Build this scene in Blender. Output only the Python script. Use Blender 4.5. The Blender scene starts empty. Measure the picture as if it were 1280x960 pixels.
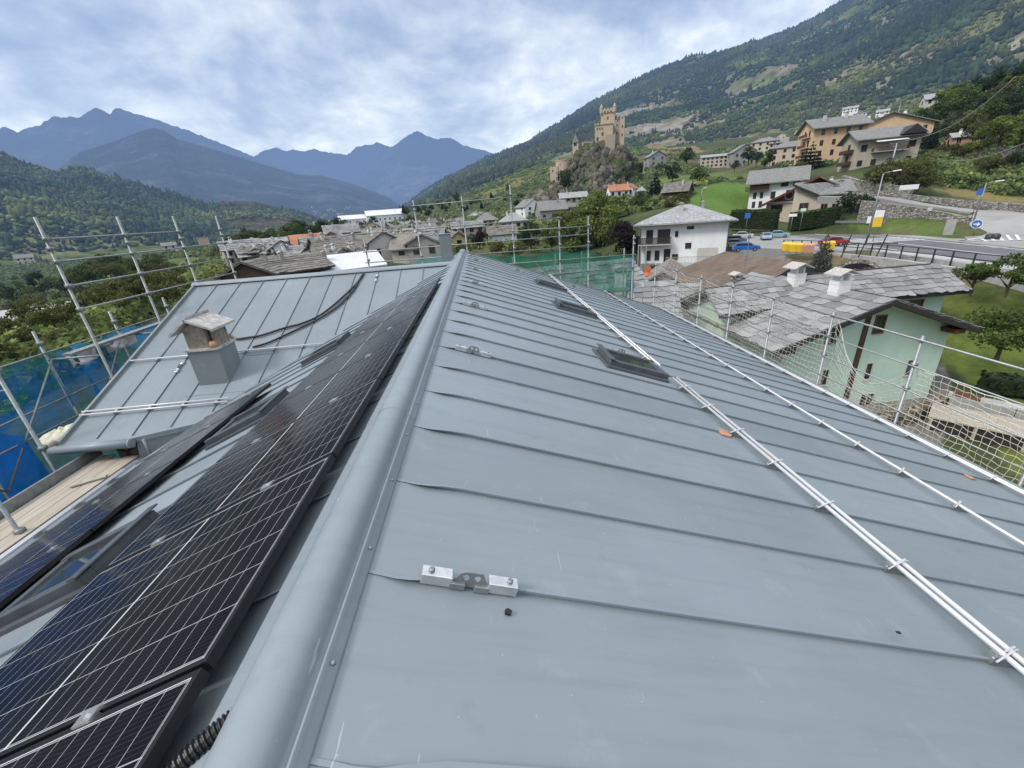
import bpy, math, random
import numpy as np
from mathutils import Vector, Matrix

rnd = random.Random(11)
nr = np.random.default_rng(11)
scene = bpy.context.scene
col = scene.collection
R_ = math.radians

# ------------------------------------------------------------------ camera calibration (world: Y along the main ridge, Z up, metres)
F = 511.56
CAM = np.array([[0.99451398, -0.09527252, 0.0431867], [-0.07654383, -0.38142388, 0.92122574], [-0.07129506, -0.91947755, -0.3866239]])
_u, _s, _v = np.linalg.svd(CAM)
CAM = _u @ _v


def ray(px, py):
    return CAM @ np.array([px - 640.0, py - 480.0, F])


def at(px, py, D):
    """world point seen in that direction at horizontal distance D from the viewpoint"""
    r = ray(px, py)
    return r * (D / math.hypot(r[0], r[1]))


def az_of(px, py):
    r = ray(px, py)
    return math.atan2(r[0], r[1])


# ------------------------------------------------------------------ object helpers
def tag(o, label=None, cat=None, group=None, kind=None):
    if label: o['label'] = label
    if cat: o['category'] = cat
    if group: o['group'] = group
    if kind: o['kind'] = kind
    return o


def empty(name, loc=(0, 0, 0), rz=0.0, label=None, cat=None, group=None):
    o = bpy.data.objects.new(name, None)
    o.empty_display_size = 0.2
    col.objects.link(o)
    o.location = tuple(float(c) for c in loc)
    o.rotation_euler = (0, 0, float(rz))
    return tag(o, label, cat, group)


def kids(o):
    return [c for c in KID.get(o.name, [])]


KID = {}


def copy_tree(o, parent=None):
    c = o.copy()
    col.objects.link(c)
    if parent is not None:
        c.parent = parent
        KID.setdefault(parent.name, []).append(c)
    for ch in list(KID.get(o.name, [])):
        copy_tree(ch, c)
    return c


def link(name, me, parent=None):
    o = bpy.data.objects.new(name, me)
    col.objects.link(o)
    if parent is not None:
        o.parent = parent
        KID.setdefault(parent.name, []).append(o)
    return o


class MB:
    """collects shapes, builds ONE mesh object"""

    def __init__(s):
        s.v, s.f, s.m, s.mi = [], [], [], 0

    def add(s, vs, fs):
        b = len(s.v)
        s.v += [tuple(float(c) for c in p) for p in vs]
        for f in fs:
            s.f.append(tuple(b + i for i in f))
            s.m.append(s.mi)
        return s

    def quad(s, a, b, c, d):
        return s.add([a, b, c, d], [(0, 1, 2, 3)])

    def box(s, x0, y0, z0, x1, y1, z1):
        return s.obox((x0, y0, z0), (x1 - x0, 0, 0), (0, y1 - y0, 0), (0, 0, z1 - z0))

    def obox(s, o, ex, ey, ez):
        o, ex, ey, ez = [np.array(a, float) for a in (o, ex, ey, ez)]
        p = [o, o + ex, o + ex + ey, o + ey]
        p += [q + ez for q in p]
        fs = [(3, 2, 1, 0), (4, 5, 6, 7), (0, 1, 5, 4), (1, 2, 6, 5), (2, 3, 7, 6), (3, 0, 4, 7)]
        if np.dot(np.cross(ex, ey), ez) < 0: fs = [f[::-1] for f in fs]
        return s.add(p, fs)

    def cbox(s, c, ex, ey, ez):
        """box about a centre with half axes"""
        c, ex, ey, ez = [np.array(a, float) for a in (c, ex, ey, ez)]
        return s.obox(c - ex - ey - ez, 2 * ex, 2 * ey, 2 * ez)

    def tube(s, pts, r, n=8, cap=True, r2=None):
        pts = [np.array(p, float) for p in pts]
        k = len(pts)
        vs, fs = [], []
        prev = None
        for i, p in enumerate(pts):
            t = pts[min(i + 1, k - 1)] - pts[max(i - 1, 0)]
            t = t / (np.linalg.norm(t) + 1e-12)
            if prev is None:
                a = np.array([0, 0, 1.0]) if abs(t[2]) < .9 else np.array([1.0, 0, 0])
            else:
                a = prev
            a = a - t * np.dot(a, t)
            a /= np.linalg.norm(a) + 1e-12
            prev = a
            b = np.cross(t, a)
            rr = r if r2 is None else r + (r2 - r) * i / max(1, k - 1)
            if isinstance(r, (list, tuple)): rr = r[i]
            for j in range(n):
                w = 2 * math.pi * j / n
                vs.append(p + rr * (math.cos(w) * a + math.sin(w) * b))
        for i in range(k - 1):
            for j in range(n):
                fs.append((i * n + j, i * n + (j + 1) % n, (i + 1) * n + (j + 1) % n, (i + 1) * n + j))
        if cap:
            fs.append(tuple(range(n - 1, -1, -1)))
            fs.append(tuple((k - 1) * n + j for j in range(n)))
        return s.add(vs, fs)

    def prism(s, poly, vec):
        """extrude a closed 3D polygon by a vector"""
        p = [np.array(q, float) for q in poly]
        n = len(p)
        vec = np.array(vec, float)
        vs = p + [q + vec for q in p]
        fs = [tuple(range(n - 1, -1, -1)), tuple(range(n, 2 * n))]
        fs += [(i, (i + 1) % n, n + (i + 1) % n, n + i) for i in range(n)]
        return s.add(vs, fs)

    def lathe(s, prof, c=(0, 0, 0), n=16):
        vs, fs = [], []
        for r, z in prof:
            for j in range(n):
                w = 2 * math.pi * j / n
                vs.append((c[0] + r * math.cos(w), c[1] + r * math.sin(w), c[2] + z))
        for i in range(len(prof) - 1):
            for j in range(n):
                fs.append((i * n + j, i * n + (j + 1) % n, (i + 1) * n + (j + 1) % n, (i + 1) * n + j))
        fs.append(tuple(range(n - 1, -1, -1)))
        fs.append(tuple((len(prof) - 1) * n + j for j in range(n)))
        return s.add(vs, fs)

    def mesh(s, name, mats, smooth=False):
        me = bpy.data.meshes.new(name)
        me.from_pydata(s.v, [], s.f)
        for m in (mats if isinstance(mats, (list, tuple)) else [mats]): me.materials.append(m)
        if s.mi or any(s.m): me.polygons.foreach_set('material_index', s.m)
        if smooth: me.polygons.foreach_set('use_smooth', [len(f) <= 4 for f in s.f])
        me.update()
        return me

    def build(s, name, mats, parent=None, smooth=False, bevel=0):
        o = link(name, s.mesh(name, mats, smooth), parent)
        if bevel:
            b = o.modifiers.new('bevel', 'BEVEL')
            b.width = bevel; b.segments = 2; b.limit_method = 'ANGLE'
        return o


def np_mesh(name, V, Q, mat, smooth=False, cols=None, parent=None):
    """fast mesh from numpy: V (n,3), Q (m,k) faces, optional per-vertex colour attribute"""
    me = bpy.data.meshes.new(name)
    V = np.ascontiguousarray(V, dtype=np.float32); Q = np.ascontiguousarray(Q, dtype=np.int32)
    k = Q.shape[1]
    me.vertices.add(len(V)); me.vertices.foreach_set('co', V.ravel())
    me.loops.add(Q.size); me.loops.foreach_set('vertex_index', Q.ravel())
    me.polygons.add(len(Q)); me.polygons.foreach_set('loop_start', np.arange(0, Q.size, k, dtype=np.int32))
    try: me.polygons.foreach_set('loop_total', np.full(len(Q), k, dtype=np.int32))
    except Exception: pass
    if smooth: me.polygons.foreach_set('use_smooth', np.ones(len(Q), dtype=bool))
    me.update(calc_edges=True)
    if cols is not None:
        a = me.color_attributes.new('tint', 'FLOAT_COLOR', 'POINT')
        c = np.ones((len(V), 4), dtype=np.float32); c[:, :3] = cols
        a.data.foreach_set('color', c.ravel())
    me.materials.append(mat)
    return me


# ------------------------------------------------------------------ materials
class NT:
    def __init__(s, name):
        s.mat = bpy.data.materials.new(name); s.mat.use_nodes = True
        s.t = s.mat.node_tree; s.t.nodes.clear()
        s.out = s.t.nodes.new('ShaderNodeOutputMaterial')

    def n(s, ty, **kw):
        nd = s.t.nodes.new('ShaderNode' + ty)
        for k, v in kw.items():
            if hasattr(nd, k) and k not in nd.inputs: setattr(nd, k, v)
            else: s.set(nd.inputs[k.replace('_', ' ')] if k.replace('_', ' ') in nd.inputs else nd.inputs[k], v)
        return nd

    def set(s, sock, v):
        if isinstance(v, bpy.types.NodeSocket): s.t.links.new(v, sock)
        elif isinstance(v, bpy.types.Node): s.t.links.new(v.outputs[0], sock)
        else:
            if isinstance(v, (tuple, list)) and len(v) == 3 and sock.type == 'RGBA': v = (*v, 1)
            sock.default_value = v

    def math(s, op, a, b=None, c=None):
        nd = s.t.nodes.new('ShaderNodeMath'); nd.operation = op
        s.set(nd.inputs[0], a)
        if b is not None: s.set(nd.inputs[1], b)
        if c is not None: s.set(nd.inputs[2], c)
        return nd.outputs[0]

    def mix(s, f, a, b, blend='MIX'):
        nd = s.t.nodes.new('ShaderNodeMix'); nd.data_type = 'RGBA'; nd.blend_type = blend
        s.set(nd.inputs[0], f); s.set(nd.inputs[6], a); s.set(nd.inputs[7], b)
        return nd.outputs[2]

    def ramp(s, f, stops):
        nd = s.t.nodes.new('ShaderNodeValToRGB')
        e = nd.color_ramp.elements
        while len(e) < len(stops): e.new(0.5)
        for i, (p, c) in enumerate(stops):
            e[i].position = p
            e[i].color = (c, c, c, 1) if isinstance(c, (int, float)) else (*c, 1)
        s.set(nd.inputs[0], f)
        return nd.outputs[0]

    def coord(s, which='Object'):
        return s.n('TexCoord').outputs[which]

    def pos(s):
        return s.n('NewGeometry').outputs['Position']

    def noise(s, vec, scale, detail=4, rough=.55):
        nd = s.n('TexNoise', Scale=scale, Detail=detail, Roughness=rough)
        s.set(nd.inputs['Vector'], vec)
        return nd.outputs['Fac']

    def scaled(s, vec, sc):
        nd = s.n('Mapping'); s.set(nd.inputs['Vector'], vec); nd.inputs['Scale'].default_value = sc
        return nd.outputs[0]

    def bump(s, h, strength=.3, dist=.01):
        nd = s.n('Bump', Strength=strength, Distance=dist); s.set(nd.inputs['Height'], h)
        return nd.outputs[0]

    def bsdf(s, color, rough=.6, metal=0.0, normal=None, spec=.5, **kw):
        nd = s.t.nodes.new('ShaderNodeBsdfPrincipled')
        s.set(nd.inputs['Base Color'], color); s.set(nd.inputs['Roughness'], rough)
        s.set(nd.inputs['Metallic'], metal); s.set(nd.inputs['Specular IOR Level'], spec)
        if normal is not None: s.set(nd.inputs['Normal'], normal)
        for k, v in kw.items(): s.set(nd.inputs[k], v)
        return nd.outputs[0]

    def haze(s, sh, L=6000.0, colr=(.14, .235, .45)):  # air haze put into the material as bluish emission, growing with distance
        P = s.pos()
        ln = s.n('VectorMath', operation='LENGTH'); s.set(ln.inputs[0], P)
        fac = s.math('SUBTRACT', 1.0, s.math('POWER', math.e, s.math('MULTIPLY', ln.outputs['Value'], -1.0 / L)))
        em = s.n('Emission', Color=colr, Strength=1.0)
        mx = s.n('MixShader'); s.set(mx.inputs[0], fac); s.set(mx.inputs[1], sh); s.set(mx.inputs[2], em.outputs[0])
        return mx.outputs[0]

    def done(s, sh):
        s.t.links.new(sh, s.out.inputs['Surface'])
        return s.mat


def plain(name, c, rough=.6, var=.15, scale=3.0, metal=0.0, bump=0.0, spec=.5, bscale=None, haze=None):
    t = NT(name); P = t.coord()
    f = t.noise(P, scale, 6, .6)
    d = tuple(max(0, x * (1 - 1.6 * var)) for x in c); e = tuple(min(1, x * (1 + 1.6 * var)) for x in c)
    cc = t.ramp(f, [(.25, d), (.75, e)])
    nm = t.bump(t.noise(P, bscale or scale * 6, 4), bump, .02) if bump else None
    sh = t.bsdf(cc, rough, metal, nm, spec)
    if haze: sh = t.haze(sh, haze)
    return t.done(sh)


M = {}
# painted standing-seam aluminium
def roof_metal(name, c, fine, r0=.36, axis=1, off=1.11, pitch=.54, spec=.55):
    t = NT(name); P = t.pos()
    sp_ = t.n('SeparateXYZ'); t.set(sp_.inputs[0], P)
    idx = t.math('FLOOR', t.math('DIVIDE', t.math('SUBTRACT', sp_.outputs[axis], off), pitch))
    wn_ = t.n('TexWhiteNoise', noise_dimensions='1D'); t.set(wn_.inputs['W'], idx)
    sheet_ = wn_.outputs['Value']
    big = t.noise(P, .7, 6, .62)
    cc = t.ramp(big, [(.28, tuple(x * .90 for x in c)), (.72, tuple(x * 1.07 for x in c))])
    cc = t.mix(1.0, cc, t.ramp(sheet_, [(0, .93), (1, 1.06)]), 'MULTIPLY')
    # runs of water and dust down the slope, pale scuffs, foot smudges
    dirt = t.noise(t.scaled(P, (.5, 7, .5) if axis else (7, .5, .5)), 2.4, 7, .68)
    cc = t.mix(t.ramp(dirt, [(.50, 0.0), (.78, .42)]), cc, tuple(x * .70 for x in c))
    sm = t.noise(P, 3.1, 7, .7)
    cc = t.mix(t.ramp(sm, [(.58, 0.0), (.70, .13)]), cc, (.50, .50, .48))
    sm2 = t.noise(P, 5.3, 5, .62)
    cc = t.mix(t.ramp(sm2, [(.62, 0.0), (.72, .22)]), cc, tuple(x * .62 for x in c))
    scr = t.noise(t.scaled(P, (38, 2.2, 10)), 2.0, 2, .5)
    cc = t.mix(t.ramp(scr, [(.745, 0.0), (.765, .30)]), cc, (.62, .65, .66))
    spk = t.noise(P, 46, 2, .5)
    cc = t.mix(t.ramp(spk, [(.74, 0.0), (.79, .30)]), cc, (.62, .65, .66))
    rough = t.math('ADD', t.ramp(t.noise(P, 2.5, 6, .65), [(.3, r0 - .04), (.75, r0 + .17)]), t.math('MULTIPLY', sheet_, .06))
    can = t.noise(t.scaled(P, (.8, 1.9, .8) if axis else (1.9, .8, .8)), 1.5, 2, .5)
    h = t.math('ADD', t.math('ADD', t.math('MULTIPLY', can, 1.6), t.math('MULTIPLY', t.noise(P, 9, 3), .05)), t.math('MULTIPLY', t.noise(P, 260, 2), fine))
    return t.done(t.bsdf(cc, rough, 0.0, t.bump(h, .30, .014), spec))

RC = (.216, .252, .274)
M['metal'] = roof_metal('painted_metal', RC, .015)
M['metal_wing'] = roof_metal('painted_metal_wing', tuple(x * .92 for x in RC), .015, .5, 0, -7.11, .61, .35)
M['cap'] = roof_metal('painted_metal_textured', RC, .07, .42, 1, -50, 500)
M['metal_dark'] = roof_metal('painted_metal_flashing', (.185, .212, .215), .015)
M['metal_shadow'] = roof_metal('painted_metal_verge_shade', (.10, .118, .122), .015)  # darker copy of the roof metal: shade of the verge band put into the colour
M['galv'] = plain('galvanised_steel', (.30, .315, .315), .5, .14, 9, .75, .1)
M['galv_dull'] = plain('weathered_scaffold_tube', (.25, .27, .265), .55, .2, 12, .5, .1)
M['white_tube'] = plain('white_aluminium_tube', (.62, .62, .62), .38, .05, 5, .12)
M['alu'] = plain('bare_aluminium', (.66, .66, .65), .33, .12, 25, .85, .05)
M['bolt'] = plain('dark_bolt_steel', (.2, .2, .2), .4, .1, 30, .9)
M['black'] = plain('black_rubber', (.012, .012, .013), .45, .1, 20)
M['black_frame'] = plain('black_anodised_frame', (.010, .010, .011), .45, .1, 20, .0, spec=.3)
M['dark_glass'] = NT('dark_window_glass'); _t = M['dark_glass']
M['dark_glass'] = _t.done(_t.bsdf(_t.ramp(_t.noise(_t.pos(), .7), [(.3, (.015, .018, .02)), (.7, (.05, .055, .06))]), .08, 0, None, .6))
_t = NT('skylight_glass')
M['sky_glass'] = _t.done(_t.bsdf((.03, .04, .042), .04, 0, None, .8))
_t = NT('skylight_frame')
M['sky_frame'] = _t.done(_t.bsdf(_t.ramp(_t.noise(_t.pos(), 8), [(.3, (.055, .062, .068)), (.7, (.085, .094, .1))]), .4, .0, None, .5))

# solar cells: object space, x along the ridge, y down the slope
PW, PL = 1.045, 1.515
_t = NT('solar_cells'); _o = _t.n('SeparateXYZ'); _t.set(_o.inputs[0], _t.coord())
_X, _Y = _o.outputs[0], _o.outputs[1]
def _line(v, period, off, w):
    fr = _t.math('FRACT', _t.math('DIVIDE', _t.math('SUBTRACT', v, off), period))
    return _t.math('LESS_THAN', _t.math('MULTIPLY', _t.math('MINIMUM', fr, _t.math('SUBTRACT', 1.0, fr)), period), w)
_b = .026
_cw = (PW - 2 * _b) / 6; _ch = (PL - 2 * _b) / 20
_l1 = _line(_X, _cw, _b, .0018); _l2 = _line(_Y, _ch, _b, .0012)
_mid = _t.math('LESS_THAN', _t.math('ABSOLUTE', _t.math('SUBTRACT', _Y, PL / 2)), .006)
_bus = _line(_X, _cw / 11, _b, .0007)
_edge = _t.math('MAXIMUM', _t.math('GREATER_THAN', _t.math('ABSOLUTE', _t.math('SUBTRACT', _X, PW / 2)), PW / 2 - .0215),
                _t.math('GREATER_THAN', _t.math('ABSOLUTE', _t.math('SUBTRACT', _Y, PL / 2)), PL / 2 - .0215))
_cell = _t.ramp(_t.noise(_t.coord(), 3.0), [(.3, (.006, .006, .009)), (.7, (.011, .011, .016))])
_c = _t.mix(_t.math('MULTIPLY', _bus, .28), _cell, (.10, .10, .11))
_c = _t.mix(_t.math('MULTIPLY', _t.math('MAXIMUM', _l1, _l2), .6), _c, (.5, .5, .5))
_c = _t.mix(_t.math('MAXIMUM', _mid, _edge), _c, (.5, .51, .52))
_rf = _t.ramp(_t.noise(_t.coord(), 2.2, 5), [(.3, .10), (.8, .2)])
M['pv'] = _t.done(_t.bsdf(_c, _rf, 0, None, .10))

# stone slab roofing ("lose"): irregular slabs with dark joints
def slabs(name, c, scale, haze=None, rowy=.5):
    t = NT(name); P = t.scaled(t.coord(), (1, 1.35, 1.35))
    v = t.n('TexVoronoi', feature='DISTANCE_TO_EDGE', Scale=scale, Randomness=.75); t.set(v.inputs['Vector'], P)
    vc = t.n('TexVoronoi', Scale=scale, Randomness=.75); t.set(vc.inputs['Vector'], P)
    sep = t.n('SeparateColor'); t.set(sep.inputs[0], vc.outputs['Color'])
    cc = t.ramp(sep.outputs[0], [(0.0, tuple(x * .80 for x in c)), (1.0, tuple(min(1, x * 1.14) for x in c))])
    cc = t.mix(t.ramp(t.noise(P, scale * 2.5, 6, .65), [(.35, 0.0), (.8, .55)]), cc, tuple(x * .5 for x in c))
    lich = t.noise(P, scale * .6, 5, .7)
    cc = t.mix(t.ramp(lich, [(.58, 0.0), (.75, .35)]), cc, (c[0] * 1.05, c[1] * .98, c[2] * .7))
    j = t.ramp(v.outputs['Distance'], [(.0, 0.0), (.06, 1.0)])
    cc = t.mix(j, tuple(x * .42 for x in c), cc)
    h = t.math('ADD', t.math('MULTIPLY', j, .6), t.math('MULTIPLY', sep.outputs[1], .5))
    sh = t.bsdf(cc, .75, 0, t.bump(h, .7, .06), .4)
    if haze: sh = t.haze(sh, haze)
    return t.done(sh)

M['slate_near'] = slabs('stone_slab_roof_near', (.33, .33, .335), 1.75)
M['slate'] = slabs('stone_slab_roof', (.235, .23, .22), 2.1, 9000)
M['slate_old'] = slabs('old_stone_slab_roof', (.185, .172, .155), 2.0, 9000)
M['slate_pale'] = slabs('pale_stone_slab_roof', (.36, .362, .365), 1.6, 9000)

def islands(name, c):
    t = NT(name); P = t.coord(); ri = t.n('NewGeometry').outputs['Random Per Island']
    cc = t.ramp(ri, [(0.0, tuple(x * .66 for x in c)), (.5, c), (1.0, tuple(min(1, x * 1.28) for x in c))])
    cc = t.mix(t.ramp(t.noise(P, 2.6, 7, .68), [(.38, 0.0), (.8, .55)]), cc, tuple(x * .5 for x in c))
    cc = t.mix(t.ramp(t.noise(P, 1.1, 6, .72), [(.58, 0.0), (.72, .35)]), cc, (c[0] * 1.1, c[1] * 1.0, c[2] * .68))
    cc = t.mix(t.ramp(t.noise(P, 14, 3, .6), [(.66, 0.0), (.72, .3)]), cc, (.5, .5, .47))
    return t.done(t.bsdf(cc, .8, 0, t.bump(t.noise(P, 9, 6, .7), .5, .03), .3))

M['slabs_geo'] = islands('overlapping_stone_slabs', (.255, .255, .252))
M['slabs_geo_old'] = islands('overlapping_old_stone_slabs', (.19, .178, .16))

def tiles(name, c, haze=9000):
    t = NT(name); P = t.coord(); s = t.n('SeparateXYZ'); t.set(s.inputs[0], P)
    u = t.math('FRACT', t.math('MULTIPLY', s.outputs[0], 3.2)); v = t.math('FRACT', t.math('MULTIPLY', s.outputs[1], 2.6))
    w = t.math('SINE', t.math('MULTIPLY', s.outputs[0], 20.0)); w2 = t.ramp(v, [(0, 0.0), (.16, 1.0), (1, .8)])
    base = t.ramp(t.noise(P, .8, 6, .7), [(.3, tuple(x * .62 for x in c)), (.7, tuple(x * 1.3 for x in c))])
    cc = t.mix(w2, tuple(x * .35 for x in c), base)
    sh = t.bsdf(cc, .8, 0, t.bump(t.math('ADD', t.math('MULTIPLY', w, .3), w2), .6, .05), .3)
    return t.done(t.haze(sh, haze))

M['tile_brown'] = tiles('brown_clay_tiles', (.16, .118, .088))
M['tile_red'] = tiles('orange_clay_tiles', (.42, .19, .10))
M['tile_grey'] = tiles('grey_brown_tiles', (.25, .22, .19))

def plaster(name, c, haze=9000):
    t = NT(name); P = t.coord()
    cc = t.ramp(t.noise(P, .45, 7, .65), [(.3, tuple(x * .86 for x in c)), (.7, tuple(min(1, x * 1.06) for x in c))])
    st = t.noise(t.scaled(P, (2.2, 2.2, .25)), 1.0, 5, .6)
    cc = t.mix(t.ramp(st, [(.55, 0.0), (.85, .28)]), cc, tuple(x * .6 for x in c))
    sh = t.bsdf(cc, .88, 0, t.bump(t.noise(P, 22, 4), .25, .02), .25)
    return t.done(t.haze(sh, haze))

for k, c in dict(white=(.82, .82, .80), mint=(.55, .70, .57), cream=(.56, .49, .39), beige=(.46, .40, .32), orange=(.66, .46, .28),
                 peach=(.60, .48, .37), pink=(.50, .38, .32), grey=(.31, .30, .28), pale=(.55, .52, .47), yellow=(.58, .43, .21),
                 castle=(.52, .41, .29), castle_grey=(.40, .335, .27), terracotta=(.48, .27, .18)).items():
    M['w_' + k] = plaster('plaster_' + k, c)

def stonewall(name, c, scale, haze=9000):
    t = NT(name); P = t.coord()
    v = t.n('TexVoronoi', feature='DISTANCE_TO_EDGE', Scale=scale); t.set(v.inputs['Vector'], t.scaled(P, (1, 1, 1.6)))
    vc = t.n('TexVoronoi', Scale=scale); t.set(vc.inputs['Vector'], t.scaled(P, (1, 1, 1.6)))
    sep = t.n('SeparateColor'); t.set(sep.inputs[0], vc.outputs['Color'])
    cc = t.ramp(sep.outputs[0], [(0.0, tuple(x * .5 for x in c)), (1.0, tuple(min(1, x * 1.5) for x in c))])
    j = t.ramp(v.outputs['Distance'], [(.0, 0.0), (.12, 1.0)])
    cc = t.mix(j, tuple(x * .3 for x in c), cc)
    cc = t.mix(t.ramp(t.noise(P, .5, 5, .7), [(.55, 0.0), (.75, .5)]), cc, (.09, .11, .05))
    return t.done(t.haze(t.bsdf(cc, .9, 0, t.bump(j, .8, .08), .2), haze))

M['stone'] = stonewall('dry_stone_wall', (.29, .275, .245), 2.6)
M['stone_brown'] = stonewall('old_brown_stone_wall', (.20, .155, .115), 2.4)
M['wood'] = plain('dark_brown_wood', (.075, .042, .026), .7, .3, 4)
M['wood_mid'] = plain('reddish_wood', (.16, .075, .045), .65, .3, 4)
def planks(name, c):
    t = NT(name); P = t.coord(); g = t.noise(t.scaled(P, (14, .7, 14)), 2.0, 6, .7)
    cc = t.ramp(g, [(.25, tuple(x * .55 for x in c)), (.75, tuple(min(1, x * 1.2) for x in c))])
    cc = t.mix(t.ramp(t.noise(P, 1.3, 5, .7), [(.5, 0.0), (.8, .4)]), cc, (.3, .29, .27))
    return t.done(t.bsdf(cc, .8, 0, t.bump(g, .4, .01), .25))
M['plank'] = planks('raw_timber_boards', (.42, .37, .30))
M['white_paint'] = plain('white_painted_metal', (.72, .73, .74), .45, .06, 4)
M['membrane'] = plain('white_roof_membrane', (.58, .59, .61), .6, .07, .6)
M['blue_tarp'] = plain('blue_sheet', (.02, .17, .58), .5, .3, 3, bump=.4)
M['concrete'] = plain('concrete', (.36, .355, .34), .85, .15, 2, bump=.2)
M['stone_block'] = plain('rough_rendered_stone', (.30, .25, .19), .9, .28, 14, bump=.7)
M['slab_stone'] = plain('weathered_stone_slab', (.42, .40, .37), .9, .3, 10, bump=.6)
M['terracotta'] = plain('terracotta', (.46, .24, .14), .8, .15, 6)
M['orange_clay'] = plain('orange_clay_pot', (.52, .14, .06), .7, .15, 3)
M['fascia'] = plain('dark_fascia', (.03, .026, .026), .6, .2, 3)
M['maroon'] = plain('maroon_painted_eaves', (.10, .03, .026), .6, .2, 3)
M['yellow'] = plain('yellow_paint', (.70, .46, .03), .5, .08, 3)
M['red'] = plain('red_paint', (.42, .035, .04), .4, .08, 3)
M['salmon'] = plain('salmon_plastic', (.5, .25, .17), .6, .08, 3)
M['rope'] = plain('cream_net_cord', (.58, .56, .47), .8, .12, 20)
M['dark_iron'] = plain('dark_iron', (.035, .035, .04), .5, .2, 8)
M['paper'] = plain('cream_fabric', (.68, .64, .5), .8, .2, 9, bump=.5)

def netsheet(name, c, dens, scale=90, bands=None):
    t = NT(name); P = t.pos()
    w = t.noise(P, 1.6, 5, .6)
    cc = t.ramp(w, [(.3, tuple(x * .6 for x in c)), (.7, tuple(min(1, x * 1.35) for x in c))])
    if bands: cc = t.ramp(t.noise(t.scaled(P, (1, .45, 1.3)), .9, 5, .6), bands)
    d = t.n('BsdfDiffuse'); t.set(d.inputs[0], cc)
    tl = t.n('BsdfTranslucent'); t.set(tl.inputs[0], cc)
    a = t.n('MixShader'); a.inputs[0].default_value = .4; t.set(a.inputs[1], d.outputs[0]); t.set(a.inputs[2], tl.outputs[0])
    tr = t.n('BsdfTransparent')
    m = t.n('MixShader'); t.set(m.inputs[0], t.ramp(t.noise(P, 3.0, 4, .6), [(.3, dens - .14), (.7, dens + .14)]))
    t.set(m.inputs[1], tr.outputs[0]); t.set(m.inputs[2], a.outputs[0])
    return t.done(m.outputs[0])

M['green_net'] = netsheet('green_debris_net', (.025, .24, .15), .70)
M['blue_net'] = netsheet('blue_debris_net', (.015, .20, .52), .68, bands=[(.36, (.02, .20, .52)), (.48, (.012, .12, .30)), (.56, (.014, .15, .13)), (.64, (.035, .27, .58))])
M['blue_bright'] = netsheet('bright_blue_sheet', (.015, .19, .58), .86)
M['teal_net'] = netsheet('teal_debris_net', (.07, .36, .36), .6)

def leafmat(name, c, haze=9000, var=.45):
    t = NT(name)
    at_ = t.n('Attribute', attribute_name='tint')
    P = t.pos()
    cc = t.mix(1.0, at_.outputs['Color'], c, 'MULTIPLY')
    oi = t.n('ObjectInfo')
    hue = t.ramp(oi.outputs['Random'], [(0, .85), (1, 1.2)])
    cc = t.mix(1.0, cc, hue, 'MULTIPLY')
    d = t.bsdf(cc, .7, 0, None, .2)
    tl = t.n('BsdfTranslucent'); t.set(tl.inputs[0], cc)
    m = t.n('MixShader'); m.inputs[0].default_value = .38; t.set(m.inputs[1], d); t.set(m.inputs[2], tl.outputs[0])
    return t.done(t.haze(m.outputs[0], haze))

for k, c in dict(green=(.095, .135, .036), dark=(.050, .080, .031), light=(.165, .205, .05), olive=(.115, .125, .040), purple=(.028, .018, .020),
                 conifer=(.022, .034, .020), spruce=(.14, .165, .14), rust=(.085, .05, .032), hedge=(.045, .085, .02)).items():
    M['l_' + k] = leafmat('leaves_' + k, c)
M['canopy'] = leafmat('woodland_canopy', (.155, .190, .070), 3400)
M['bark'] = plain('bark', (.10, .075, .055), .9, .3, 6, bump=.6)
# ------------------------------------------------------------------ camera, sun, sky
cam = bpy.data.cameras.new('camera')
cam.sensor_width = 36.0
cam.lens = 36.0 * F / 1280.0
cam.clip_start, cam.clip_end = 0.02, 60000
camo = bpy.data.objects.new('camera', cam)
col.objects.link(camo)
camo.matrix_world = Matrix(((CAM[0, 0], -CAM[0, 1], -CAM[0, 2], 0), (CAM[1, 0], -CAM[1, 1], -CAM[1, 2], 0),
                            (CAM[2, 0], -CAM[2, 1], -CAM[2, 2], 0), (0, 0, 0, 1)))
scene.camera = camo
scene.view_settings.view_transform = 'Standard'
scene.view_settings.look = 'None'
scene.view_settings.exposure = 0
scene.cycles.max_bounces = 8
scene.cycles.transparent_max_bounces = 24
scene.cycles.use_denoising = True
scene.cycles.sample_clamp_indirect = 4

SUN_EL, SUN_AZ = R_(48), R_(246)          # azimuth clockwise from +Y: soft light from the left, a little behind
sun = bpy.data.lights.new('sun', 'SUN')
sun.energy = 2.3; sun.angle = R_(13); sun.color = (1.0, .95, .87)
suno = bpy.data.objects.new('sun', sun); col.objects.link(suno)
_d = Vector((math.sin(SUN_AZ) * math.cos(SUN_EL), math.cos(SUN_AZ) * math.cos(SUN_EL), math.sin(SUN_EL)))
suno.rotation_euler = _d.to_track_quat('Z', 'Y').to_euler()
suno.location = (0, 0, 60)

w = bpy.data.worlds.new('World'); scene.world = w; w.use_nodes = True
nt = w.node_tree; nt.nodes.clear()


class WN(NT):
    def __init__(s, t): s.t = t


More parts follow.
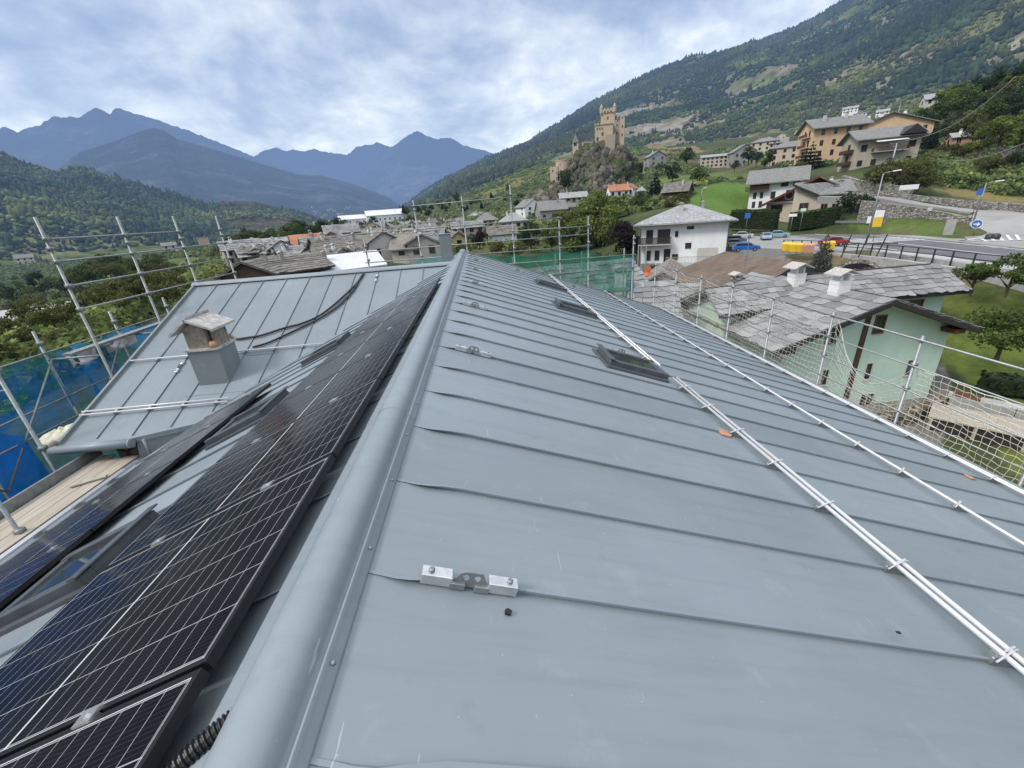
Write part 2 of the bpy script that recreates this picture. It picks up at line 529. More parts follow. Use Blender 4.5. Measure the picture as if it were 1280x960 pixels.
W = WN(nt)
sky = nt.nodes.new('ShaderNodeTexSky'); sky.sky_type = 'NISHITA'; sky.sun_disc = False
sky.sun_elevation = SUN_EL; sky.sun_rotation = SUN_AZ
dirv = W.coord('Generated')
sp = W.n('SeparateXYZ'); W.set(sp.inputs[0], dirv)
zz = W.math('MAXIMUM', sp.outputs[2], 0.0)
inv = W.math('DIVIDE', 1.0, W.math('ADD', zz, .34))
cx = W.n('CombineXYZ'); W.set(cx.inputs[0], W.math('MULTIPLY', sp.outputs[0], inv)); W.set(cx.inputs[1], W.math('MULTIPLY', sp.outputs[1], inv))
rot = W.n('Mapping'); rot.inputs['Rotation'].default_value = (0, 0, R_(-14)); rot.inputs['Scale'].default_value = (1, 1, 1); W.set(rot.inputs['Vector'], cx.outputs[0])
cv = rot.outputs[0]
wn = W.n('TexNoise', Scale=1.1, Detail=4.0); W.set(wn.inputs['Vector'], cv)
warp = W.n('VectorMath', operation='MULTIPLY_ADD'); W.set(warp.inputs[0], wn.outputs['Color']); warp.inputs[1].default_value = (.35, .35, 0); W.set(warp.inputs[2], cv)
n1 = W.noise(warp.outputs[0], 2.9, 10, .55)
n2 = W.noise(warp.outputs[0], 8.0, 8, .6)
n3 = W.noise(warp.outputs[0], 1.25, 3, .5)
cl = W.math('ADD', W.math('ADD', W.math('MULTIPLY', n1, .44), W.math('MULTIPLY', n2, .18)), W.math('MULTIPLY', n3, .38))
cloud = W.ramp(cl, [(.395, (.29, .37, .545)), (.45, (.395, .47, .625)), (.495, (.53, .595, .715)), (.54, (.68, .73, .80)), (.575, (.84, .865, .89)), (.62, (.97, .97, .96))])
low = W.ramp(zz, [(0.0, 1.0), (.22, 0.0)])
cloud = W.mix(W.math('MULTIPLY', low, .22), cloud, (.74, .79, .87))
gain = W.math('ADD', 1.0, W.math('MULTIPLY', W.ramp(zz, [(.40, 0.0), (.9, 1.0)]), 1.45))
cloud = W.mix(W.ramp(zz, [(.45, 0.0), (.9, 1.0)]), cloud, (.72, .74, .76))
cg = W.n('VectorMath', operation='SCALE'); W.set(cg.inputs[0], cloud); W.set(cg.inputs['Scale'], gain)
ns = W.n('VectorMath', operation='SCALE'); W.set(ns.inputs[0], sky.outputs[0]); ns.inputs['Scale'].default_value = 1.0
bg1 = W.n('Background', Strength=.06); W.set(bg1.inputs['Color'], sky.outputs[0])
bg2 = W.n('Background', Strength=.87); W.set(bg2.inputs['Color'], cg.outputs[0])
ad = W.n('AddShader'); W.set(ad.inputs[0], bg1.outputs[0]); W.set(ad.inputs[1], bg2.outputs[0])
wo = nt.nodes.new('ShaderNodeOutputWorld'); nt.links.new(ad.outputs[0], wo.inputs['Surface'])

# ------------------------------------------------------------------ numpy noise
_perm = nr.permutation(4096)
_val = nr.random(4096)


def vnoise(x, y):
    xi, yi = np.floor(x).astype(np.int64), np.floor(y).astype(np.int64)
    fx, fy = x - xi, y - yi
    fx = fx * fx * (3 - 2 * fx); fy = fy * fy * (3 - 2 * fy)
    h = lambda a, b: _val[(_perm[(a & 4095)] + b * 131) & 4095]
    return (h(xi, yi) * (1 - fx) + h(xi + 1, yi) * fx) * (1 - fy) + (h(xi, yi + 1) * (1 - fx) + h(xi + 1, yi + 1) * fx) * fy


def fbm(x, y, o=5, ridged=False):
    t = np.zeros_like(x); a = .5
    for i in range(o):
        n = vnoise(x + 17.3 * i, y - 9.1 * i)
        if ridged: n = 1 - abs(2 * n - 1)
        t += a * n; a *= .5; x = x * 2.03; y = y * 2.03
    return t


# ------------------------------------------------------------------ ground control points (px, py, distance) and world points
CTRL_PX = [(1240, 375, 50), (870, 258, 112), (900, 230, 160), (845, 243, 165), (930, 226, 190), (1060, 212, 150), (1125, 205, 150),
           (1130, 190, 190), (1285, 258, 118), (1280, 215, 150), (1200, 205, 175), (1280, 180, 190), (1280, 118, 270), (1200, 135, 300),
           (1150, 172, 260), (1090, 246, 105), (1150, 254, 102), (915, 286, 100), (969, 288, 97), (986, 289, 96), (1046, 282, 98), (1080, 286, 94), (1130, 284, 91), (1185, 290, 86),
           (1000, 168, 520), (1080, 146, 560), (960, 178, 470), (890, 210, 300), (985, 202, 260), (800, 186, 520), (860, 188, 500),
           (760, 250, 290), (700, 250, 300), (650, 217, 520), (620, 243, 440), (560, 252, 580), (600, 270, 300), (500, 272, 560),
           (668, 278, 184), (720, 300, 120), (760, 300, 110), (640, 305, 130), (580, 312, 110), (540, 302, 150), (480, 330, 105), (440, 303, 150), (400, 335, 95), (350, 345, 75), (310, 345, 80),
           (460, 288, 260), (420, 284, 420), (300, 332, 110), (200, 345, 220), (230, 335, 300), (60, 410, 85), (20, 384, 330), (100, 352, 420), (20, 336, 600), (270, 318, 500),
           (1080, 266, 96), (1110, 270, 93), (1150, 275, 91), (1180, 279, 90), (165, 388, 150), (120, 405, 90), (180, 365, 180), (330, 300, 560), (0, 440, 70)]
CTRL_W = [(8, 10, -12.3), (8, -2, -12.3), (15, 12, -12.5), (22, 16, -12.5), (28, 20, -12.5), (20, 8, -12.5), (-10, 0, -12.3), (-10, 10, -12.6), (0, 20, -12.2), (8, 22, -12.3), (2, 5, -12.3),
          (-16, 12, -13.5), (34, 23, -12.2), (41, 31, -9.6), (66, 70, -7.6), (68, 100, -7.5), (60, 75, -7.6), (58, 92, -7.6), (50, 80, -7.7), (55, 60, -7.7), (63, 66, -7.6), (72, 96, -6.0), (64, 84, -7.5), (53.3, 37.7, -7.75), (62, 45, -7.7), (69, 51.5, -7.4), (74, 56.3, -6.15), (78, 62, -5.65), (77.2, 65.2, -5.15), (74.3, 69.9, -3.95), (71.5, 75.6, -2.55), (66, 82, -1.9), (80, 58, -5.6), (83, 64, -5.2), (80, 71, -4), (60, 47, -7.7), (70, 52, -7.7), (66, 40, -7.7), (75, 46, -7.6), (80, 52, -7.4), (62, 30, -7.7), (54, 36, -7.7), (42.5, 36, -8.8), (45, 34, -7.5), (58, 42, -7.5), (47, 51, -7.5), (63, 60, -7.5), (68, 88, -7.5), (51, 66, -7.5), (46, 73, -7.7),
          (42, 56, -8.0), (39, 41, -10.4), (34, 70, -10.4), (39, 67, -10.3), (28, 73, -10.5), (22, 36, -12), (14, 40, -11.8), (20, 52, -11), (64, 92, -4.6), (73, 85, -4.8), (81, 126, -4.2),
          (70, 30, -7.0), (60, 10, -9), (40, 5, -11.5), (80, 0, -8)]
HB = []          # house bases join the control points (filled by the tables below)


def P3(px, py, D): return at(px, py, D)
# ------------------------------------------------------------------ houses: (name, label, px, py of base, D, w, d, h, ridge, rise, turn, wall, roof, floors, cols, group, category)
V = 'tightly packed old village houses'
HOUSES = [
    # the near left of the village, just over the wing roof
    ('old_house', 'old house under a wide stone slab roof with dark gable, right behind the wing roof', 336, 366, 62, 6.4, 9, 2.4, 'y', 1.5, -24, 'wood', 'slate_old', 0, 0, None),
    ('old_house', 'stone slab roofed house with black gable beside the white flat roof', 372, 358, 64, 7.2, 8, 2.1, 'x', 1.6, 22, 'wood', 'slate_old', 0, 0, None),
    ('flat_house', 'low building under a wide white sheet roof in the village front', 430, 344, 66, 10.5, 8, .9, 'x', 1.7, 10, 'w_white', 'membrane', 0, 0, None),
    ('gable_house', 'pale gabled house with two arched windows left of the cantilevered scaffold pole', 478, 327, 88, 6.2, 9, 3.6, 'y', 1.7, 14, 'w_pale', 'slate_old', 1, 2, None),
    ('gable_house', 'small white gabled house with brown eaves at the left village edge', 353, 326, 100, 4.4, 7, 2.5, 'y', 1.3, 10, 'w_white', 'slate', 1, 1, None),
    ('grey_house', 'wide two storey house with pale roof at the far left of the village', 307, 329, 105, 7.2, 6, 2.9, 'x', 1.5, 8, 'w_beige', 'slate_pale', 2, 4, None),
    ('grey_house', 'cream house with grey roof right of the wide pale roofed house', 330, 325, 108, 4.6, 6, 2.4, 'x', 1.4, -12, 'w_cream', 'slate', 1, 3, None),
    ('tiled_house', 'house with broad orange clay tile roof in the left village', 386, 318, 106, 5.6, 7, 2.2, 'x', 1.9, 4, 'w_grey', 'tile_red', 1, 3, None),
    ('tiled_house', 'reddish brick coloured gable house with balcony in the left village', 422, 319, 98, 4.6, 6, 3.0, 'y', 1.6, -6, 'w_terracotta', 'slate', 2, 2, None),
    ('grey_house', 'white house with low gable in front of the orange tiled roof', 407, 324, 90, 6.2, 5, 1.6, 'y', 1.4, 16, 'w_cream', 'slate_old', 1, 2, None),
    ('grey_house', 'grey roofed barn with long eaves behind the brick coloured gable', 440, 320, 95, 5.4, 5, 2.1, 'x', 1.4, 2, 'w_grey', 'slate_pale', 1, 2, None),
    ('long_house', 'long low house with grey slab roof at the back of the left village', 429, 300, 152, 10.5, 8, 2.3, 'x', 2.3, 4, 'w_grey', 'slate', 1, 4, None),
    ('farm_building', 'low farmhouse with a white wall at the tree belt left of the village', 345, 309, 190, 9, 6, 2.0, 'x', 1.3, 0, 'w_white', 'slate_pale', 1, 2, None),
    ('church', 'tall pale building with tower like end in the middle of the village', 535, 308, 140, 6, 8, 4.6, 'x', 1.8, 10, 'w_pale', 'slate', 2, 2, None),
    ('long_house', 'house with broad stone slab roof below the tall pale village building', 514, 314, 116, 8.2, 7, 2.6, 'x', 1.9, -4, 'w_grey', 'slate_old', 1, 3, None),
    ('yellow_house', 'little yellow gabled house right of the grey metal flue', 572, 312, 108, 3.6, 5, 2.7, 'y', 1.3, 12, 'w_yellow', 'slate_old', 1, 1, None),
    ('pink_house', 'long pink and white house with wide grey roof in the village centre', 585, 300, 135, 9.5, 7, 3.6, 'x', 1.6, 6, 'w_pink', 'slate', 2, 4, None),
    ('hip_house', 'grey pyramid roofed house with a dormer behind the pink house', 609, 283, 195, 9.2, 8, 2.4, 'hip', 3.2, 6, 'w_grey', 'slate', 1, 4, None),
    ('pavilion', 'white building under a pale blue pyramid roof', 642, 286, 150, 9.5, 8, 2.1, 'hip', 2.9, 6, 'w_pale', 'slate_pale', 1, 4, None),
    ('barn', 'stone slab roofed barn with a white sheeted wall below the pyramid roof', 628, 304, 124, 8.0, 7, 2.5, 'x', 2.0, 4, 'w_white', 'slate_old', 1, 0, None),
    ('grey_house', 'tall grey house with stone slab roof and three windows below the castle rock', 689, 277, 184, 11.5, 11, 4.6, 'x', 3.4, 12, 'w_grey', 'slate', 1, 3, None),
    ('white_house', 'white gabled house tucked behind the tall grey house', 662, 270, 200, 9.5, 9, 4.0, 'y', 3.0, 30, 'w_white', 'slate', 2, 2, None),
    ('long_house', 'dark balconied house under a pale slab roof at the foot of the castle rock', 716, 254, 215, 13, 8, 2.6, 'x', 2.2, 8, 'w_grey', 'slate_pale', 1, 5, None),
    ('lean_to_house', 'low stone annex below the balconied house', 716, 264, 195, 9, 6, 1.8, 'x', 1.4, 8, 'w_grey', 'slate_old', 1, 2, None),
    ('tiled_house', 'white house with bright orange tile roof right of the castle rock', 772, 247, 205, 8.6, 7, 3.0, 'x', 2.3, 14, 'w_white', 'tile_red', 1, 3, None),
    ('white_house', 'small white gabled house next to the bright orange roof', 787, 245, 210, 5.0, 6, 3.2, 'y', 1.9, -20, 'w_white', 'tile_red', 1, 2, None),
    ('pavilion', 'tiny kiosk with pale pointed roof left of the tall dark conifer', 801, 247, 195, 3.2, 3, 2.4, 'hip', 1.8, 0, 'w_grey', 'slate_pale', 1, 1, None),
    ('barn', 'dark timber barn with slab roof at the edge of the green meadow', 846, 250, 150, 7.6, 6, 2.6, 'x', 2.3, -14, 'wood', 'slate_old', 1, 0, None),
    ('gable_house', 'grey and white gabled house alone on the slope above the dark conifer', 818, 207, 300, 11, 9, 5.0, 'y', 3.0, 24, 'w_grey', 'slate', 2, 2, None),
    # hillside row
    ('apartment_house', 'long cream house with many windows at the left end of the hillside row', 893, 209, 300, 17, 9, 5.6, 'x', 1.4, 12, 'w_cream', 'slate_pale', 3, 7, None),
    ('grey_house', 'grey rendered house with crooked roofs right of the long cream house', 925, 207, 290, 12, 9, 7.0, 'y', 3.4, 22, 'w_grey', 'slate', 2, 3, None),
    ('apartment_house', 'cream house with overhanging roof behind the trees of the hillside row', 953, 194, 330, 15, 10, 7.2, 'hip', 2.5, 0, 'w_cream', 'slate', 3, 4, None),
    ('apartment_house', 'pale house with a dark attic peeping between the hillside row houses', 970, 196, 330, 10, 9, 7.6, 'x', 2.6, 0, 'w_beige', 'slate', 3, 3, None),
    ('apartment_house', 'three storey peach house with pink balconies in the hillside row', 987, 207, 250, 18.5, 11, 7.6, 'hip', 2.6, 8, 'w_peach', 'slate', 3, 5, None),
    # far settlement up the slope
    ('far_house', 'small white house highest on the mountain foot above the orange apartments', 1062, 141, 620, 13, 8, 4, 'x', 2, 0, 'w_white', 'slate_pale', 2, 4, None),
    ('far_house', 'white block with grey panels above the orange apartment house', 1073, 152, 520, 9, 7, 6, 'flat', .6, 0, 'w_white', 'slate_pale', 3, 3, None),
    ('far_house', 'pale house by the utility pole on the upper slope', 1102, 146, 540, 9, 7, 4, 'x', 2, 0, 'w_white', 'slate_pale', 2, 3, None),
    ('hut', 'small white roofed hut among the trees of the right hillside', 1164, 131, 300, 7, 5, 2.6, 'x', 2, 20, 'w_pale', 'slate_pale', 1, 2, None),
    ('hut', 'orange brick hut with grey roof on the right hillside terraces', 1202, 182, 185, 6, 4, 2.4, 'x', 1.0, 18, 'w_terracotta', 'slate_pale', 1, 2, None),
    # left side
    ('warehouse', 'white flat roofed shed in the green field seen through the scaffold', 184, 374, 165, 9, 7, 3.0, 'flat', .4, 10, 'w_grey', 'membrane', 1, 3, None),
    ('long_shed', 'long brick red shed with grey metal roof at the left picture edge', 0, 426, 75, 16, 7, 1.6, 'x', 1.2, -8, 'w_terracotta', 'concrete', 1, 0, None),
    ('hill_house', 'white house half hidden in the woods of the left hill', 34, 330, 640, 13, 8, 6, 'x', 3, 0, 'w_pale', 'slate', 2, 3, None),
    ('hill_house', 'pale little house between bushes left of the ruined far castle', 215, 317, 420, 9, 7, 6, 'x', 2, 0, 'w_pale', 'slate', 2, 2, None),
    # white industrial buildings behind the village
    ('factory', 'white factory with long pale roof behind the village', 484, 277, 420, 36, 15, 6, 'x', 4.2, 6, 'w_white', 'membrane', 1, 8, None),
    ('factory', 'white low factory hall left of the long pale factory roof', 446, 280, 430, 30, 14, 4.5, 'x', 3.4, 6, 'w_white', 'membrane', 1, 5, None),
    ('factory', 'small white hall at the far end of the valley tree belt', 404, 283, 480, 17, 12, 4.5, 'flat', .8, 0, 'w_white', 'membrane', 1, 3, None),
]
# the packed roofs of the old village: nothing but position tells them apart
_r = random.Random(5)
for k in range(132):
    row = k % 6
    px = 400 + (k * 37 % 132) / 132.0 * 205
    py = 287 + row * 7.2 + _r.uniform(-2, 2) - (px - 500) * .05
    D = 262 - row * 34 + _r.uniform(-10, 10)
    if (px > 545 and row > 3) or (px < 440 and row < 2) or (455 < px < 500 and row > 4): continue
    HOUSES.append(('village_house', 'small grey stone roofed house packed in the dense old village', px, py, D, _r.uniform(6, 10), _r.uniform(6, 9), _r.uniform(1.8, 3.4),
                   _r.choice('xxy'), _r.uniform(1.8, 2.8), _r.uniform(-25, 35), _r.choice(['w_grey', 'w_pale', 'w_beige', 'w_cream', 'w_grey']),
                   _r.choice(['slate', 'slate_old', 'slate_old', 'slate_pale', 'tile_grey']), 1, 2, V))
for k in range(20):
    px = 312 + (k * 7 % 20) / 20.0 * 150; py = 326 + (k % 3) * 5 + _r.uniform(-2, 2) - (px - 312) * .03; D = 100 - (k % 3) * 11
    HOUSES.append(('village_house', 'little brown grey slab roofed house in the near left village rows', px, py, D, _r.uniform(4, 6.5), _r.uniform(5, 7), _r.uniform(1.2, 2.0), _r.choice('xxy'), _r.uniform(1.2, 1.8), _r.uniform(-30, 30),
                   _r.choice(['w_grey', 'w_pale', 'w_beige', 'wood']), _r.choice(['slate', 'slate_old', 'slate_old']), 1, 2, 'near rows of the old village'))
for k in range(16):
    px = 585 + (k * 7 % 16) / 16.0 * 70; py = 266 + (k % 3) * 5 + _r.uniform(-2, 2); D = 420 - (k % 3) * 60
    HOUSES.append(('valley_house', 'little pale house among trees below the vineyard slope', px, py, D, _r.uniform(9, 13), 8, _r.uniform(3, 5), _r.choice('xy'), 2.6, _r.uniform(-30, 30),
                   _r.choice(['w_white', 'w_pale', 'w_beige']), _r.choice(['slate', 'slate_pale']), 1, 2, 'scattered houses below the vineyard'))
for k in range(24):
    px = 950 + (k * 11 % 24) / 24.0 * 130; py = 182 - (px - 950) * .21 + _r.uniform(-9, 7); D = 520 + _r.uniform(-40, 120)
    HOUSES.append(('slope_house', 'tiny pale house in the loose settlement up the mountain foot', px, py, D, _r.uniform(9, 14), 8, _r.uniform(3.5, 6), _r.choice('xy'), 2.8, _r.uniform(-30, 30),
                   _r.choice(['w_white', 'w_pale', 'w_cream']), _r.choice(['slate', 'slate_pale']), 1, 2, 'far houses up the mountain foot'))
for k in range(22):
    px = 390 + (k * 13 % 22) / 22.0 * 50; py = 260 + (k % 5) * 2.6 + _r.uniform(-1.5, 1.5); D = 2450 + (272 - py) * 60
    HOUSES.append(('distant_house', 'speck of a white house in the far blue hillside town', px, py, D, _r.uniform(8, 13), 10, _r.uniform(4, 6), _r.choice('xy'), 3, _r.uniform(-40, 40), 'w_pale', 'slate', 0, 0, 'houses of the far hillside town'))

# ------------------------------------------------------------------ trees: (kind, px, py base, height in px, D, label, group)
T = []
def tree(kind, px, py, hp, D, label, group=None): T.append((kind, px, py, hp, D, label, group))
tree('poplar', 745, 318, 82, 105, 'tall pale green tree with feathery top in front of the castle rock')
tree('poplar', 715, 322, 66, 102, 'light green bushy tree left of the tall pale green tree')
tree('broad', 765, 292, 42, 125, 'green deciduous tree between the orange roof and the purple tree')
tree('spruce', 778, 284, 42, 140, 'slender blue green conifer beside the orange roofed house')
tree('conifer', 818, 258, 52, 172, 'very tall dark conifer rising above the dark barn')
tree('broad_dark', 840, 230, 26, 240, 'dark round tree right behind the tall dark conifer')
tree('broad_dark', 858, 208, 24, 300, 'dark green tree left of the long cream house')
tree('broad', 872, 238, 27, 190, 'rounded green tree at the top of the bright meadow')
tree('shrub', 852, 256, 16, 140, 'dark hedge like bush along the lower left of the meadow')
tree('shrub', 838, 262, 14, 135, 'bush left of the bright meadow foot')
tree('shrub', 905, 232, 12, 200, 'low shrub row at the upper rim of the meadow')
tree('shrub', 925, 230, 11, 195, 'low shrub by the grey house at the upper right of the meadow')
tree('purple', 783, 322, 46, 88, 'dark purple leaved tree left of the white house')
tree('shrub', 752, 335, 24, 70, 'olive bushes under the purple tree behind the green net')
tree('broad_dark', 664, 316, 38, 105, 'dark bushy tree in front of the tall grey house')
tree('broad', 690, 314, 34, 105, 'mid green tree right of the dark bushy tree')
tree('shrub', 648, 318, 20, 95, 'yellowish green bush behind the scaffold poles')
tree('purple', 600, 310, 22, 100, 'dark plum coloured bush by the yellow house')
tree('shrub', 622, 316, 16, 95, 'dark green bush right of the plum coloured bush')
tree('broad', 798, 270, 30, 150, 'olive tree left of the white house roof')
tree('shrub', 812, 268, 20, 140, 'spreading bush behind the white house roof')
tree('ivy', 706, 236, 26, 290, 'dark ivy like tree climbing beside the round castle tower')
for i, (px, py, hp, D) in enumerate([(778, 217, 17, 330), (790, 220, 22, 320), (802, 222, 22, 310), (812, 224, 20, 300), (770, 222, 14, 320), (826, 224, 22, 290), (784, 228, 18, 300), (798, 232, 16, 280)]):
    tree('broad', px, py, hp, D, 'green tree in the grove right of the castle rock', 'grove at the foot of the castle rock')
for i, (px, py, hp, D) in enumerate([(935, 206, 22, 250), (945, 208, 18, 240), (962, 207, 20, 240), (918, 214, 14, 230), (955, 212, 14, 220)]):
    tree('broad_dark', px, py, hp, D, 'green tree between the houses of the hillside row', 'trees of the hillside row')
tree('cedar', 1010, 213, 36, 190, 'dark spreading cedar left of the orange apartment house')
tree('shrub', 1000, 215, 14, 180, 'small rounded bush under the cedar')
tree('broad_olive', 1122, 238, 52, 118, 'wide olive green tree above the stone walls beside the beige house')
tree('broad_olive', 1100, 234, 30, 120, 'smaller olive tree at the left of the wide olive tree')
tree('broad_olive', 1146, 240, 34, 116, 'bushy olive tree at the right of the wide olive tree')
tree('shrub_dark', 1068, 268, 32, 100, 'dark round shrub at the end of the brown chalet')
tree('spruce_big', 1023, 345, 62, 58, 'grey green spruce tip standing up between the brown roofs')
tree('fruit', 1212, 368, 42, 50, 'fruit tree on the lawn left of the tall garden tree')
tree('fruit', 1257, 368, 52, 48, 'tall garden tree at the back of the lawn')
tree('fruit', 1282, 372, 44, 46, 'garden tree cut by the right picture edge')
tree('fruit_dense', 1246, 446, 58, 38, 'round leafy fruit tree in the middle of the lawn')
tree('shrub', 1075, 352, 22, 52, 'yellow green bush by the dark bridge arch')
tree('shrub', 1112, 352, 18, 52, 'scrubby bush on the bank below the road')
# the right hillside: shrubs and trees one can tell apart, in bands
_r = random.Random(8)
for i, (px, py, hp, D, k) in enumerate([(1150, 165, 30, 250, 'broad_dark'), (1172, 158, 34, 240, 'broad'), (1196, 150, 40, 235, 'broad'), (1222, 140, 44, 225, 'broad_dark'), (1248, 128, 44, 220, 'broad'), (1272, 118, 48, 215, 'broad_dark'),
                                     (1142, 190, 26, 200, 'shrub_dark'), (1160, 196, 40, 190, 'conifer'), (1182, 178, 28, 205, 'broad_dark'), (1208, 168, 30, 200, 'shrub'), (1236, 158, 32, 190, 'broad'), (1264, 150, 34, 185, 'light'),
                                     (1150, 214, 22, 165, 'shrub'), (1172, 212, 20, 165, 'shrub_dark'), (1196, 222, 18, 150, 'shrub_dark'), (1222, 194, 34, 165, 'light'), (1246, 188, 44, 160, 'light'), (1272, 186, 48, 155, 'light'),
                                     (1170, 236, 18, 135, 'shrub'), (1192, 236, 18, 130, 'shrub_dark'), (1210, 234, 16, 130, 'shrub_dark'), (1236, 214, 20, 140, 'shrub'), (1268, 206, 18, 140, 'shrub_dark'),
                                     (1140, 226, 14, 130, 'shrub'), (1226, 176, 26, 180, 'shrub'), (1286, 160, 40, 170, 'light'), (1292, 134, 44, 190, 'broad')]):
    lab = {'light': 'yellow green tree on the right hillside terraces', 'conifer': 'dark pointed conifer in the middle of the right hillside', 'broad': 'leafy green tree high on the right hillside',
           'broad_dark': 'dark green tree high on the right hillside', 'shrub': 'green shrub on the right hillside above the stone walls', 'shrub_dark': 'dark shrub on the right hillside above the stone walls'}[k]
    tree(k, px, py, hp, D, lab, None if k == 'conifer' else 'shrubs and trees of the right hillside, ' + k.replace('_', ' '))
for i in range(46):
    px = 1150 + (i * 29 % 46) / 46.0 * 150; band = i % 5
    py = [150, 175, 200, 222, 236][band] - (px - 1150) * [.30, .25, .12, .1, .0][band] + _r.uniform(-6, 6)
    tree('shrub' if i % 3 else 'shrub_dark', px, py, _r.uniform(9, 17), [250, 210, 175, 150, 135][band], 'low scrub bush scattered over the right hillside', 'low scrub of the right hillside')
# tree belts left of and behind the village
for i in range(30):
    px = 288 + (i * 17 % 30) / 30.0 * 150; py = 311 - (px - 288) * .11 + _r.uniform(-3, 2); D = 230 + _r.uniform(-30, 60)
    tree(_r.choice(['broad', 'broad', 'broad_dark', 'shrub']), px, py, _r.uniform(14, 24), D, 'tree in the dense belt between the village and the valley', 'tree belt behind the village')
tree('rust', 337, 312, 15, 215, 'rust brown tree in the belt left of the village')
tree('rust', 452, 288, 12, 330, 'reddish trees beside the white factories')
tree('broad_dark', 468, 290, 20, 300, 'dark rounded tree in front of the long pale factory')
tree('conifer', 422, 288, 18, 330, 'dark conifer group at the right end of the tree belt')
for i in range(24):
    px = 90 + (i * 11 % 24) / 24.0 * 130; py = 352 - (px - 90) * .10 + _r.uniform(-3, 9); D = 250 + _r.uniform(-40, 90)
    tree(_r.choice(['broad', 'broad_olive', 'broad', 'broad_dark']), px, py, _r.uniform(16, 30), D, 'tree in the olive green belt around the valley field', 'trees around the valley field')
for i in range(20):
    px = 195 + (i * 7 % 20) / 20.0 * 120; py = 350 - (px - 195) * .1 + _r.uniform(-5, 8); D = 150 + _r.uniform(-15, 60)
    tree(_r.choice(['broad', 'shrub', 'broad_olive']), px, py, _r.uniform(9, 18), D, 'tree behind the left scaffold rails', 'trees behind the left scaffold')
for i in range(46):
    px = -30 + (i * 19 % 46) / 46.0 * 250; py = 440 - (px + 20) * .27 + _r.uniform(-22, 14); D = 62 + _r.uniform(-14, 32)
    tree('shrub', px, py, _r.uniform(18, 34), D, 'olive green bush in the thicket behind the blue scaffold net', 'thicket behind the blue scaffold net')
for i in range(18):
    px = -10 + (i * 5 % 18) / 18.0 * 110; py = 372 + _r.uniform(-18, 12); D = 280 + _r.uniform(-40, 120)
    tree(_r.choice(['broad', 'shrub', 'broad_dark']), px, py, _r.uniform(14, 24), D, 'tree by the pale river bed in the left valley', 'trees by the left river bed')
for i in range(34):
    px = 505 + (i * 13 % 34) / 34.0 * 150; py = 268 - (px - 505) * .06 + _r.uniform(-10, 8) + (i % 3) * 4; D = 420 - (i % 3) * 60
    tree(_r.choice(['broad', 'broad_dark', 'conifer']), px, py, _r.uniform(8, 13), D, 'tree among the scattered houses below the vineyard', 'trees below the vineyard')
for i in range(16):
    px = 456 + (i * 7 % 16) / 16.0 * 130; py = 294 + (i % 3) * 8 + _r.uniform(-3, 3); D = 230 - (i % 3) * 40
    tree(_r.choice(['broad', 'broad_dark', 'shrub']), px, py, _r.uniform(6, 11), D, 'small tree poking up between the old village roofs', 'trees between the village roofs')
tree('spruce', 448, 330, 22, 74, 'small sparse conifer in front of the white sheet roof')
tree('spruce', 418, 336, 12, 70, 'tiny bare conifer at the left of the white sheet roof')
for i in range(14):
    px = 1170 + i * 9.0; py = 148 - (px - 1150) * .3 + _r.uniform(-8, 4)
    tree(_r.choice(['broad', 'broad_dark', 'light']), px, py, _r.uniform(22, 34), 270 + _r.uniform(-15, 15), 'leafy tree on the crest of the right hillside', 'trees on the crest of the right hillside')
# ------------------------------------------------------------------ ground as a smooth surface through the control points
_pts = [at(*c) for c in CTRL_PX] + [np.array(c, float) for c in CTRL_W]
for h in HOUSES:
    if h[4] < 620 and h[15] is None: _pts.append(at(h[2], h[3], h[4]))
_pts = np.array(_pts)


def _pc(x, y):
    D = np.clip(np.hypot(x, y), 6.0, 640.0)
    a = np.clip(np.arctan2(x, y), -1.2, 1.25)
    return a * 1.6, np.log(D)


def _phi(r2): return np.where(r2 > 1e-12, .5 * r2 * np.log(np.maximum(r2, 1e-12)), 0.0)


_a, _l = _pc(_pts[:, 0], _pts[:, 1])
_n = len(_a)
_K = _phi((_a[:, None] - _a[None]) ** 2 + (_l[:, None] - _l[None]) ** 2) + np.eye(_n) * .004
_Pm = np.stack([np.ones(_n), _a, _l], 1)
_A = np.block([[_K, _Pm], [_Pm.T, np.zeros((3, 3))]])
_sc = 1.0 / (8 + np.exp(_l) * .12)
_sol = np.linalg.solve(_A, np.concatenate([_pts[:, 2], np.zeros(3)]))


def ground_z(x, y):
    x = np.asarray(x, float); y = np.asarray(y, float)
    shp = x.shape; x = x.ravel(); y = y.ravel()
    a, l = _pc(x, y)
    out = np.zeros(len(a))
    for i in range(0, len(a), 20000):
        s = slice(i, i + 20000)
        out[s] = _phi((a[s, None] - _a[None]) ** 2 + (l[s, None] - _l[None]) ** 2) @ _sol[:_n] + _sol[_n] + _sol[_n + 1] * a[s] + _sol[_n + 2] * l[s]
    return out.reshape(shp)


def gz(x, y): return float(ground_z(np.array([x]), np.array([y]))[0])


def grid_faces(na, nb):
    i = np.arange(na - 1)[:, None] * nb + np.arange(nb - 1)[None]
    return np.stack([i, i + nb, i + nb + 1, i + 1], -1).reshape(-1, 4)


# zones painted as plain land cover (lawn, dry grass, gravel), soft edged
def seg_dist(x, y, ax, ay, bx, by):
    dx, dy = bx - ax, by - ay
    t = np.clip(((x - ax) * dx + (y - ay) * dy) / (dx * dx + dy * dy), 0, 1)
    return np.hypot(x - ax - t * dx, y - ay - t * dy)


def inpoly(x, y, poly):
    c = np.zeros(x.shape, bool)
    n = len(poly)
    for i in range(n):
        x0, y0 = poly[i]; x1, y1 = poly[(i + 1) % n]
        k = ((y0 > y) != (y1 > y)) & (x < (x1 - x0) * (y - y0) / (y1 - y0 + 1e-12) + x0)
        c ^= k
    return c


